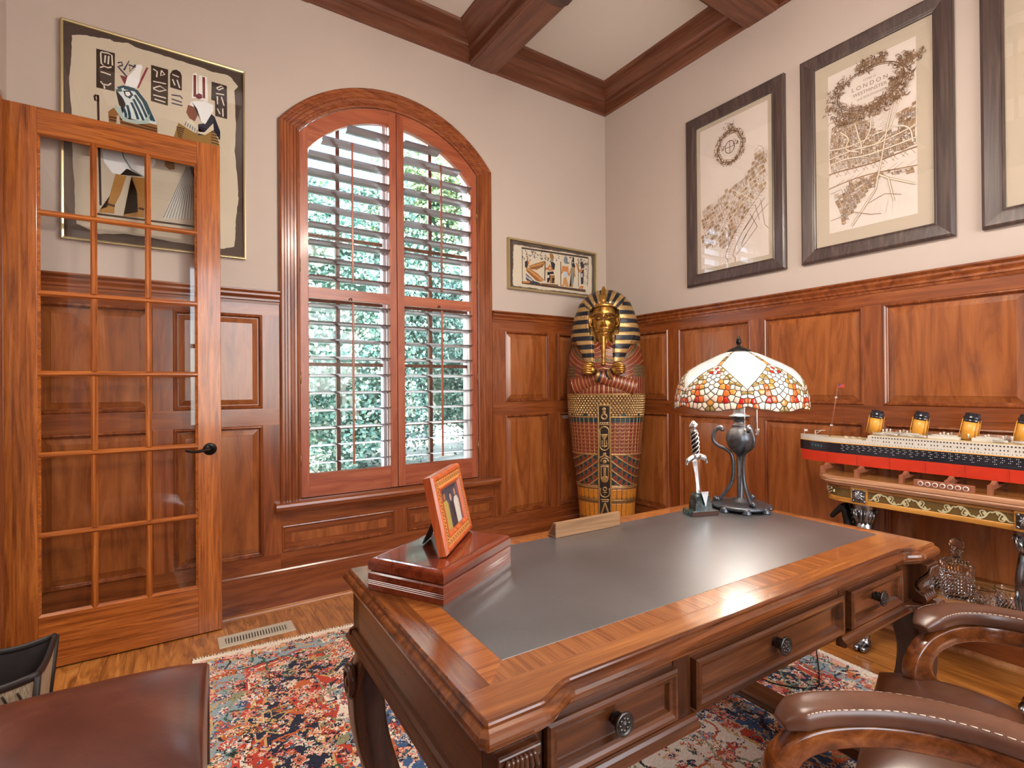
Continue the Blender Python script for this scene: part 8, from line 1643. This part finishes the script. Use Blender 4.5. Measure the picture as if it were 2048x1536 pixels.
# ================================================================== rug woven knot by knot
RUG = thing('persian_rug', 'multicoloured floral Persian rug under the desk', 'rug', (-1.846, -2.153, 0), math.radians(-4.5))
K = .0045; RWd, RLn = 2.54, 3.30; NX, NY = int(RWd/K), int(RLn/K)
pal = {k: np.array(srgb(*c)[:3]) for k, c in dict(ivory=(226,214,196), red=(186,66,48), rose=(206,120,100), navy=(38,42,62), blue=(64,92,134), sky=(142,160,166), sage=(138,142,112), gold=(202,166,108), rust=(190,98,56), green=(56,92,82), black=(40,34,38), pink=(222,166,146)).items()}
xi = (np.arange(NX)+.5)*K-RWd/2; yi = RLn/2-(np.arange(NY)+.5)*K
XX, YY = np.meshgrid(xi, yi)                    # row 0 = far edge
dist = np.minimum(np.minimum(XX+RWd/2, RWd/2-XX), np.minimum(YY+RLn/2, RLn/2-YY))
rg = np.zeros((NY, NX, 3)); rg[:] = pal['ivory']
rn = np.random.default_rng(12)
def waves(x, y, seed, f):
    r = np.random.default_rng(seed); o = np.zeros_like(x)
    for _ in range(7):
        a, b, p_ = r.normal(0, f), r.normal(0, f), r.uniform(0, 6.3); o += np.sin(a*x+b*y+p_)
    return o/3
wv = waves(XX, YY, 3, 11)
d2 = dist+.030*wv
for lo, hi, c in ((.035,.075,'pink'),(.075,.17,'sky'),(.17,.26,'red'),(.26,.44,'navy'),(.44,.52,'red'),(.52,.60,'ivory'),(.60,.78,'blue'),(.78,.84,'red')):
    rg[(d2 > lo) & (d2 <= hi)] = pal[c]
for thr in (.075,.20,.26,.44,.52,.60,.78,.84): rg[np.abs(d2-thr) < .006] = pal['ivory'] if thr in (.20,.52) else pal['gold']
w2 = waves(XX, YY, 9, 20)
rg[(w2 > 1.0) & (d2 > .08) & (d2 < .84)] = pal['sage']; rg[(w2 < -.95) & (d2 > .08) & (d2 < .84)] = pal['rust']
def stamp(cx, cy, R, cols, npet, rot=0, sq=1.0):
    i0, i1 = max(0, int((cx-R*1.3+RWd/2)/K)), min(NX, int((cx+R*1.3+RWd/2)/K)+2); j0, j1 = max(0, int((RLn/2-cy-R*1.3)/K)), min(NY, int((RLn/2-cy+R*1.3)/K)+2)
    if i1 <= i0 or j1 <= j0: return
    x = XX[j0:j1, i0:i1]-cx; y = (YY[j0:j1, i0:i1]-cy)*sq; r = np.hypot(x, y); t = np.arctan2(y, x)+rot
    pr = R*(.78+.22*np.cos(npet*t)); sub = rg[j0:j1, i0:i1]
    sub[r < pr*1.16] = pal[cols[0]]; sub[r < pr*.98] = pal[cols[1]]; sub[(r < pr*.86) & (np.cos(npet*t+PI) > .55)] = pal[cols[2]]; sub[r < pr*.50] = pal[cols[2]]; sub[r < pr*.34] = pal[cols[3]]; sub[r < pr*.16] = pal[cols[4]]
names = list(pal)
def spray(cx, cy, n_, spread, r_lo, r_hi, cs):
    for _ in range(n_): stamp(cx+rn.normal(0, spread), cy+rn.normal(0, spread), rn.uniform(r_lo, r_hi), [rn.choice(cs) for _ in range(5)], int(rn.choice([4,5,6,8])), rn.uniform(0, 6), rn.uniform(.8, 1.25))
allc = ['ivory','red','rose','navy','blue','sky','gold','rust','green','pink','black','ivory','pink','ivory','red']
# vines
def vine_line(x, y, a, n_, c, wd):
    for _ in range(n_):
        a += rn.normal(0, .35); x += math.cos(a)*K*1.6; y += math.sin(a)*K*1.6
        i, j = int((x+RWd/2)/K), int((RLn/2-y)/K)
        if 1 <= i < NX-2 and 1 <= j < NY-2: rg[j:j+wd, i:i+wd] = pal[c]
for _ in range(2200): vine_line(rn.uniform(-RWd/2, RWd/2), rn.uniform(-RLn/2, RLn/2), rn.uniform(0, 6.3), int(rn.integers(10, 40)), str(rn.choice(['black','green','navy','gold','rust','ivory','sage'])), int(rn.choice([1,2,2])))
# botehs: big paisley drops around the border
for _ in range(70):
    t = rn.uniform(0, 1); side = rn.integers(0, 4); off = rn.uniform(.12, .75)
    cx, cy = ((rn.uniform(-1.2,1.2), RLn/2-off), (rn.uniform(-1.2,1.2), -RLn/2+off), (RWd/2-off, rn.uniform(-1.5,1.5)), (-RWd/2+off, rn.uniform(-1.5,1.5)))[side]
    cs = [rn.choice(['gold','ivory','black']), rn.choice(['red','navy','sky','blue','rust','sage']), rn.choice(['ivory','pink','gold','rose']), rn.choice(['red','navy','green']), rn.choice(['ivory','gold'])]
    stamp(cx, cy, rn.uniform(.055, .11), cs, int(rn.choice([2,3,6,8])), rn.uniform(0, 6), rn.uniform(.6, 1.5))
for _ in range(3600):
    cx, cy = rn.uniform(-RWd/2+.03, RWd/2-.03), rn.uniform(-RLn/2+.03, RLn/2-.03); dd = min(cx+RWd/2, RWd/2-cx, cy+RLn/2, RLn/2-cy)
    if dd > .84 and rn.random() < .45: continue
    stamp(cx, cy, rn.uniform(.009, .028), [str(rn.choice(allc)) for _ in range(5)], int(rn.choice([4,5,6,8])), rn.uniform(0, 6), rn.uniform(.8, 1.3))
for _ in range(4200):
    stamp(rn.uniform(-RWd/2+.03, RWd/2-.03), rn.uniform(-RLn/2+.03, RLn/2-.03), rn.uniform(.007, .015), [str(rn.choice(['black','ivory','red','navy','gold'])), str(rn.choice(['ivory','pink','gold','rose','sky'])), str(rn.choice(['red','navy','rust','blue'])), 'ivory', str(rn.choice(['red','navy','gold']))], int(rn.choice([4,5,6])), rn.uniform(0, 6))
rg[dist < .030] = pal['ivory']
rg *= rn.uniform(.86, 1.10, (NY, NX, 1)); rg = np.clip(rg, 0, 1)
# one quad per knot, corners shared inside a row for a low woven relief
gx = np.arange(NX+1)*K-RWd/2; gy = RLn/2-np.arange(NY+1)*K
GX, GY_ = np.meshgrid(gx, gy); jit = rn.normal(0, .0007, GX.shape)
Vr = np.stack([GX, GY_, .0085+jit], -1).reshape(-1, 3)
cr_ = np.ones((NX*NY, 4)); cr_[:, :3] = rg.reshape(-1, 3)
n = NT('wool'); a_ = n.n('Attribute', attribute_name='col'); n.l(a_.outputs['Color'], n.b.inputs['Base Color']); n.set(rough=.95, spec=.1, sheen=.15); MATS['wool'] = n.m
Fr = grid_faces(NX+1, NY+1)[:, ::-1]
pile = mesh_np('pile', Vr, Fr, 'wool', RUG, np.repeat(cr_, 4, axis=0), False); pile['kind'] = 'stuff'
MB().box(-RWd/2, -RLn/2, .0005, RWd/2, RLn/2, .0072).build('backing', plain('rug_back', (196,180,158), .95), RUG)
fr_ = MB()
for s in (1, -1):
    for k in range(int(RWd/.012)):
        x = -RWd/2+.006+k*.012; fr_.tube([(x, s*RLn/2, .006), (x+random.uniform(-.004,.004), s*(RLn/2+.012), .006), (x+random.uniform(-.006,.006), s*(RLn/2+.024), .003)], .0032, 5)
o = fr_.build('fringe', plain('fringe_wool', (222,208,188), .95), RUG); o['kind'] = 'stuff'
# ================================================================== floor register
VT = thing('floor_vent', 'beige metal floor register with slanted slots beside the door', 'vent', (-2.701, -.283, 0), math.radians(0))
plain('vent_beige', (196,186,166), .4, .1)
vm = MB(); W_, H_ = .1715, .0655
def ringq(i, z): return [(-W_+i,-H_+i,z),(W_-i,-H_+i,z),(W_-i,H_-i,z),(-W_+i,H_-i,z)]
rr_ = [ringq(0,0.0003), ringq(0,.002), ringq(.004,.0045), ringq(.030,.0045), ringq(.031,.001)]
vm.add([p for r_ in rr_ for p in r_], [(4*i+k, 4*i+(k+1)%4, 4*i+4+(k+1)%4, 4*i+4+k) for i in range(4) for k in range(4)]); vm.build('plate', 'vent_beige', VT)
MB().box(-W_+.03, -H_+.03, .0003, W_-.03, H_-.03, .0011).build('duct', 'black_gloss', VT)
bar0 = MB().add([(-.004,-.036,.001),(.001,-.036,.001),(.004,-.036,.0045),(-.001,-.036,.0045),(.000,.036,.001),(.005,.036,.001),(.008,.036,.0045),(.003,.036,.0045)], [(0,1,2,3),(7,6,5,4),(0,4,5,1),(1,5,6,2),(2,6,7,3),(3,7,4,0)]).build('vane', 'vent_beige', VT)
nb2 = 22
for k in range(nb2):
    x = -W_+.036+k*(2*W_-.072)/(nb2-1)
    if k == 0: bar0.location = (x,0,0)
    else: copy_part(bar0, VT, (x,0,0))
# ================================================================== leather ottoman
n = NT('ottoman_leather'); v = n.coords(); f = n.noise(v, 3.2, 6, .62, .5); f2 = n.noise(n.coords((6,40,6)), 5, 4, .6)
c1 = n.ramp(f, [(.30, srgb(66,32,26)), (.50, srgb(90,48,39)), (.70, srgb(122,76,58))]); c2 = n.ramp(f2, [(.35, (.8,.8,.8,1)), (.75, (1.15,1.1,1.05,1))])
n.l(n.mix(.6, c1, c2, 'MULTIPLY'), n.b.inputs['Base Color']); n.set(rough=.30, spec=.7, coat=.5, coatr=.2); n.bump(n.noise(v, 260, 4), .12, .0008); MATS['ottoman_leather'] = n.m
OX0, OX1, OY0, OY1, OZ = -3.55, -2.990, -1.845, -1.325, .459
ot = thing('ottoman', 'chocolate brown leather ottoman bench in the lower left corner', 'ottoman', ((OX0+OX1)/2, (OY0+OY1)/2, 0), math.radians(-4))
hx, hy = (OX1-OX0)/2, (OY1-OY0)/2
def cushion(hx, hy, z0, z1, crown, rad, n_=34, ex=5.0):
    m = MB()
    vs, fs = [], []
    # top as superellipse-edged pillow
    for j in range(n_+1):
        for i in range(n_+1):
            u, v_ = -1+2*i/n_, -1+2*j/n_
            u2, v2 = math.sin(u*PI/2), math.sin(v_*PI/2)
            e = max(abs(u2), abs(v2)); k = (1-abs(u2)**ex)*(1-abs(v2)**ex)
            z = z1-rad*(1-k**.5)+crown*(1-u2*u2)*(1-v2*v2)
            bul = 1-.02*(1-k**.5)
            vs.append((u2*hx, v2*hy, z))
    N = n_+1
    for j in range(n_):
        for i in range(n_): fs.append((j*N+i, j*N+i+1, (j+1)*N+i+1, (j+1)*N+i))
    edge = [j for j in range(N)]+[j*N+n_ for j in range(1,N)]+[n_*N+i for i in range(n_-1,-1,-1)]+[j*N for j in range(n_-1,0,-1)]
    prev = edge
    for z, k in ((z1-rad-.02, 1.006), (z1-rad-.07, 1.004), (z0, .998)):
        st_ = len(vs)
        for e in edge: vs.append((vs[e][0]*k, vs[e][1]*k, z))
        new = list(range(st_, st_+len(edge)))
        for a in range(len(edge)): b = (a+1) % len(edge); fs.append((prev[a], new[a], new[b], prev[b]))
        prev = new
    fs.append(tuple(prev))
    return m.add(vs, fs, None, True)
cushion(hx, hy, .10, OZ, .012, .050, 40, 3.4).build('upholstery', 'ottoman_leather', ot)
wl = MB()
for sx, sy in ((1,1),(1,-1),(-1,1),(-1,-1)): wl.tube([(sx*hx*1.004, sy*hy*1.004, OZ-.060), (sx*hx*1.006, sy*hy*1.006, .10)], .0045, 8)
wl.build('welt', 'ottoman_leather', ot)
for sx in (-1, 1):
    fz_ = .0095 if sx > 0 else 0.0
    for sy in (-1, 1): MB().add([(sx*hx*.9-.022,sy*hy*.9-.022,.10),(sx*hx*.9+.022,sy*hy*.9-.022,.10),(sx*hx*.9+.022,sy*hy*.9+.022,.10),(sx*hx*.9-.022,sy*hy*.9+.022,.10),(sx*hx*.9-.014,sy*hy*.9-.014,fz_),(sx*hx*.9+.014,sy*hy*.9-.014,fz_),(sx*hx*.9+.014,sy*hy*.9+.014,fz_),(sx*hx*.9-.014,sy*hy*.9+.014,fz_)], [(3,2,1,0),(4,5,6,7),(0,1,5,4),(1,2,6,5),(2,3,7,6),(3,0,4,7)]).build('foot', 'walnut_z', ot)
# ================================================================== waste basket
wb = thing('waste_basket', 'cream waste basket with dark leather rim between door and ottoman', 'waste basket', (-3.538, -.783, 0), 0)
plain('basket_dark', (40,32,30), .5, var=.2, vscale=30)
n = NT('basket_cloth'); f = n.noise(n.coords((120,120,2)), 3, 3); n.l(n.ramp(f, [(.35, srgb(150,136,110)), (.65, srgb(200,188,162))]), n.b.inputs['Base Color']); n.set(rough=.8); MATS['basket_cloth'] = n.m
bh, tw_, bw3 = .325, .118, .092
SYB = 1.37
tp = [(-tw_,-tw_*1.02),(tw_*.72,-tw_*1.02),(tw_,tw_*1.02),(-tw_,tw_*1.02)]
def rim_z(u): return .0
def bask_wall(k0, k1, name, mat):
    vs, fs = [], []; n_ = 10
    sides = []
    ct = [(-tw_*k1,-tw_*k1),(tw_*k1,-tw_*k1),(tw_*k1,tw_*k1),(-tw_*k1,tw_*k1)]; cb = [(-bw3*k0,-bw3*k0),(bw3*k0,-bw3*k0),(bw3*k0,bw3*k0),(-bw3*k0,bw3*k0)]
    for s in range(4):
        a, b = ct[s], ct[(s+1)%4]; c_, d_ = cb[s], cb[(s+1)%4]
        for i in range(n_):
            t = i/n_; dip = -.020*math.sin(t*PI)
            vs.append((c_[0]+(d_[0]-c_[0])*t, c_[1]+(d_[1]-c_[1])*t, .004 if k0 == 1 else .012)); vs.append((a[0]+(b[0]-a[0])*t, a[1]+(b[1]-a[1])*t, bh+dip))
    N = 4*n_
    for i in range(N): j = (i+1)%N; fs.append((2*i, 2*j, 2*j+1, 2*i+1))
    fs.append(tuple(2*i for i in range(N))[::-1])
    vs = [(p[0], p[1]*SYB, p[2]) for p in vs]
    return MB().add(vs, fs).build(name, mat, wb), [vs[2*i+1] for i in range(N)]
_, rimp = bask_wall(1, 1, 'outer_wall', 'basket_cloth'); bask_wall(.93, .955, 'lining', 'basket_dark')
MB().tube([(p[0]*.98, p[1]*.98, p[2]) for p in rimp]+[(rimp[0][0]*.98, rimp[0][1]*.98, rimp[0][2])], .0085, 8, flat=(1.6,.9)).build('leather_rim', 'basket_dark', wb)
for sx, sy in ((1,1),(1,-1),(-1,-1),(-1,1)): MB().tube([(sx*bw3*1.01, sy*bw3*SYB*1.01, .009), (sx*tw_*1.01, sy*tw_*SYB*1.01, bh)], .009, 8).build('corner_strap', 'basket_dark', wb)
zs_ = MB()
for k in range(5): zs_.tube(catmull([(-.07+.035*k, -(bw3+.016)*SYB-.004, .20), (-.058+.035*k, -(bw3+.020)*SYB-.004, .245), (-.07+.035*k, -(bw3+.0235)*SYB-.003, .285)], 5), .005, 6, flat=(1,.5))
zs_.build('painted_stripe', 'basket_dark', wb)
# ================================================================== executive chair
n = NT('chair_leather'); v = n.coords(); f = n.noise(v, 5, 5, .6); n.l(n.ramp(f, [(.3, srgb(70,41,29)), (.52, srgb(95,60,43)), (.72, srgb(116,78,58))]), n.b.inputs['Base Color']); n.set(rough=.34, coat=.15, coatr=.25); n.bump(n.noise(v, 420, 3), .18, .0008); MATS['chair_leather'] = n.m
wood('chair_wood', (80,40,17), (120,65,29), (148,88,43), 'x', rough=.22, coat=.45, coatr=.1, stretch=18)
plain('thread', (210,190,164), .7)
CHX, CHY = -1.66, -2.93
ch = thing('executive_chair', 'brown leather executive chair with curved wooden arms at the desk', 'chair', (CHX, CHY, 0))
Wc = lambda p: (p[0]-CHX, p[1]-CHY, p[2])
def pad_loft(path, widths, heights, name, mat, parent, flat_bot=False):
    """rounded bar along path: superellipse section, widths across, heights up"""
    P = [Vector(p) for p in path]; n_ = len(P); S = 20; vs, fs = [], []
    for i, p in enumerate(P):
        t = (P[min(i+1,n_-1)]-P[max(i-1,0)]).normalized(); side = t.cross(Vector((0,0,1))).normalized(); up = side.cross(t).normalized()
        for k in range(S):
            a = 2*PI*k/S; c_, s_ = math.cos(a), math.sin(a); e = .62
            x = math.copysign(abs(c_)**e, c_)*widths[i]; y = math.copysign(abs(s_)**e, s_)*heights[i]
            vs.append(p+side*x+up*y)
    for i in range(n_-1):
        for k in range(S): fs.append((i*S+k, i*S+(k+1)%S, (i+1)*S+(k+1)%S, (i+1)*S+k))
    return MB().add(vs, fs, None, True).add(vs, [tuple(range(S))[::-1], tuple((n_-1)*S+k for k in range(S))]).build(name, mat, parent)
def chair_arm(pts, drop, fwd):
    """pts: pad centre line tip..back (world). drop: post foot (world)."""
    C = catmull([Wc(p) for p in pts], 7); n_ = len(C)
    wd = [.034*min(1, .45+.55*min(1, i/6)) for i in range(n_)]; hg = [.020*min(1, .4+.6*min(1, i/6)) for i in range(n_)]
    pad = pad_loft(C, wd, hg, 'arm_pad', 'chair_leather', ch)
    for s in (-1, 1):
        th = MB()
        line = []
        for i in range(2, n_):
            t = (C[min(i+1,n_-1)]-C[i-1]).normalized(); sd = t.cross(Vector((0,0,1))).normalized(); line.append(C[i]+sd*s*wd[i]*.86+Vector((0,0,hg[i]*.72)))
        # stitches: short dashes
        acc = 0
        for a, b in zip(line, line[1:]):
            L_ = (b-a).length; k = max(1, int(L_/.009))
            for q in range(k): p0 = a+(b-a)*(q+.1)/k; p1 = a+(b-a)*(q+.75)/k; th.tube([p0, p1], .0011, 4)
        o_ = th.build('stitching', 'thread', pad); o_['kind'] = 'stuff'
    # wooden frame under the pad, curling down at the front to the seat: one smooth path, side vector frozen at the curl
    W2 = catmull([Vector(Wc(p)) for p in drop], 8); m_ = len(W2); vs, fs = [], []; sd = None; zmax = 0
    for i, p in enumerate(W2):
        t = (W2[min(i+1,m_-1)]-W2[max(i-1,0)]).normalized()
        if i < m_*.50 or sd is None: h_ = Vector((t.x, t.y, 0)).normalized(); sd = h_.cross(Vector((0,0,1))).normalized()
        up = sd.cross(t).normalized(); q = i/(m_-1); hh = .021+.013*math.exp(-((q-.80)/.18)**2)
        for k in range(16):
            a_ = 2*PI*k/16; c_, s_ = math.cos(a_), math.sin(a_); vs.append(p+sd*math.copysign(abs(c_)**.35, c_)*.019+up*math.copysign(abs(s_)**.35, s_)*hh)
    for i in range(m_-1):
        for k in range(16): fs.append((i*16+k, i*16+(k+1)%16, (i+1)*16+(k+1)%16, (i+1)*16+k))
    o_ = MB().add(vs, fs, None, True).add(vs, [tuple(range(16))[::-1], tuple((m_-1)*16+k for k in range(16))]).build('arm_frame', 'chair_wood', ch)
chair_arm([(-2.140,-2.648,.622),(-2.105,-2.668,.640),(-2.055,-2.700,.646),(-1.975,-2.765,.648),(-1.915,-2.850,.646),(-1.875,-2.960,.640),(-1.860,-3.08,.630)], [(-1.860,-3.07,.590),(-1.880,-2.95,.600),(-1.920,-2.845,.606),(-1.985,-2.758,.607),(-2.060,-2.698,.601),(-2.118,-2.660,.578),(-2.140,-2.645,.532),(-2.122,-2.655,.482),(-2.062,-2.695,.438),(-1.975,-2.752,.405)], None)
chair_arm([(-1.500,-2.652,.626),(-1.455,-2.662,.643),(-1.395,-2.690,.650),(-1.335,-2.750,.650),(-1.300,-2.840,.648),(-1.285,-2.950,.642),(-1.290,-3.07,.632)], [(-1.290,-3.06,.592),(-1.286,-2.95,.602),(-1.300,-2.845,.608),(-1.338,-2.748,.609),(-1.400,-2.692,.604),(-1.468,-2.660,.582),(-1.500,-2.646,.536),(-1.492,-2.652,.486),(-1.446,-2.690,.440),(-1.375,-2.75,.405)], None)
# seat and back cushions
SR = math.radians(16)
def place(m, cx, cy, rz): return m.xf(Matrix.Translation((cx-CHX, cy-CHY, 0))@Matrix.Rotation(rz, 4, 'Z'))
place(cushion(.255, .145, .37, .492, .030, .050, 28, 3.2), -1.640, -2.745, SR).build('seat_front_cushion', 'chair_leather', ch)
place(cushion(.255, .150, .37, .487, .020, .045, 28, 3.2), -1.560, -3.03, SR).build('seat_cushion', 'chair_leather', ch)
sw = MB()
for dy in (-.006, .006): sw.tube(catmull([(-.24,-.147+dy,.455),(-.12,-.147+dy,.486),(0,-.147+dy,.497),(.12,-.147+dy,.486),(.24,-.147+dy,.455)], 6), .0022, 6)
place(sw, -1.640, -2.745, SR).build('seat_seam', 'thread', ch)
bc = MB()
def backf(u, v): 
    x = (-1+2*u); w = .27-.05*max(0, v-.6)
    return (x*w, -.045*(1-x*x)**.5*(1 if True else 0), .46+v*.72)
front = MB().grid(lambda u, v: (lambda x: (x*.27, .05*math.sqrt(max(0, 1-x**4))*(.6+.4*math.sin(PI*min(1, v*1.05))), .46+v*.70))(-1+2*u), 24, 20)
rear = MB().grid(lambda u, v: (lambda x: (x*.27, -.04*math.sqrt(max(0, 1-x**4)), .46+v*.70))(-1+2*u), 24, 20)
front.merge(rear); front.xf(Matrix.Rotation(math.radians(8), 4, 'X')); place(front, -1.49, -3.29, SR).build('backrest', 'chair_leather', ch)
bs = MB(); bs.tube([(0,0,.37),(0,0,.16)], .03, 14); bs.lathe([(.06,.34),(.16,.37)], (0,0,0), 20); bs.xf(Matrix.Translation((-1.60-CHX,-2.90-CHY,0))).build('gas_column', 'black_iron', ch)
for k in range(5):
    a = math.radians(20+72*k); o = MB().tube([(0,0,.13),(.16*math.cos(a),.16*math.sin(a),.115),(.30*math.cos(a),.30*math.sin(a),.085)], [.032,.028,.022], 10); o.xf(Matrix.Translation((-1.60-CHX,-2.90-CHY,0))).build('base_leg', 'chair_wood', ch)
    w_ = MB().lathe([(.026,-.018),(.030,-.012),(.030,.012),(.026,.018)], (.30*math.cos(a), .30*math.sin(a), .0395), 18, axis='x'); w_.xf(Matrix.Translation((-1.60-CHX,-2.90-CHY,0))).build('caster', 'black_gloss', ch)
# lamp cord on the rug
cd = tag(MB().tube(catmull([(-1.30,-1.80,.012),(-1.05,-1.86,.0125),(-1.00,-2.00,.0125),(-.90,-2.10,.0125),(-.78,-2.06,.0125),(-.45,-1.90,.006),(-.06,-1.85,.006)], 10), .0028, 6).build('lamp_cord', 'black_gloss'), 'thin black lamp cord running over the rug under the desk', 'cord')
# ================================================================== ceiling fan with light kit
FX, FY = -1.834, -2.15
fan = thing('ceiling_fan', 'dark ceiling fan with frosted light shades near the top edge', 'ceiling fan', (FX, FY, ZC-.065))
MB().lathe([(.07,.005),(.065,.065)], (0,0,0), 24).build('canopy', 'dark_bronze', fan); MB().tube([(0,0,.015),(0,0,-.60)], .013, 12).build('downrod', 'dark_bronze', fan)
MB().lathe([(.03,-.58),(.10,-.60),(.14,-.64),(.145,-.72),(.12,-.77),(.07,-.80),(.06,-.86),(.04,-.88),(0,-.885)], (0,0,0), 32).build('motor', 'dark_bronze', fan)
wood('fan_blade', (36,24,18), (54,36,26), (66,46,34), 'x', rough=.4, coat=.1)
for k in range(5):
    a = math.radians(80.5+72*k)
    b = MB(); pts = [(.20,-.045),(.30,-.058),(.60,-.066),(.66,-.060),(.690,-.040),(.698,0),(.690,.040),(.66,.060),(.60,.066),(.30,.058),(.20,.045)]
    b.prism(pts, 'z', -.004, .004); b.xf(Matrix.Translation((0,0,-.765))@Matrix.Rotation(a, 4, 'Z')@Matrix.Rotation(math.radians(10), 4, 'X')).build('blade', 'fan_blade', fan)
    i_ = MB().tube([(.10,0,-.77),(.16,0,-.775),(.24,0,-.768)], .011, 8, flat=(.5,1.6)); i_.xf(Matrix.Rotation(a, 4, 'Z')).build('blade_iron', 'dark_bronze', fan)
n = NT('frosted_shade'); n.set(base=srgb(255,244,226), rough=.5); em = n.b.inputs['Emission Color']; em.default_value = srgb(255,236,206); n.b.inputs['Emission Strength'].default_value = 5.0; MATS['frosted_shade'] = n.m
for k in range(4):
    a = math.radians(30+90*k); c_, s_ = math.cos(a), math.sin(a)
    sh = MB().lathe([(.022,0),(.034,-.015),(.048,-.05),(.062,-.085),(.070,-.10),(.066,-.10),(.044,-.05),(.020,-.006)], (0,0,0), 24); sh.xf(Matrix.Translation((.13*c_,.13*s_,-.86))@Matrix.Rotation(a, 4, 'Z')@Matrix.Rotation(math.radians(-38), 4, 'Y')).build('light_shade', 'frosted_shade', fan)
    MB().tube([(.03*c_,.03*s_,-.85),(.09*c_,.09*s_,-.845),(.13*c_,.13*s_,-.862)], .010, 8).build('shade_arm', 'dark_bronze', fan)
    light('fan_bulb', 'POINT', (FX+.22*c_, FY+.22*s_, ZC-1.05), FAN_WATTS, (1.0,.91,.80), shadow_soft_size=.07)
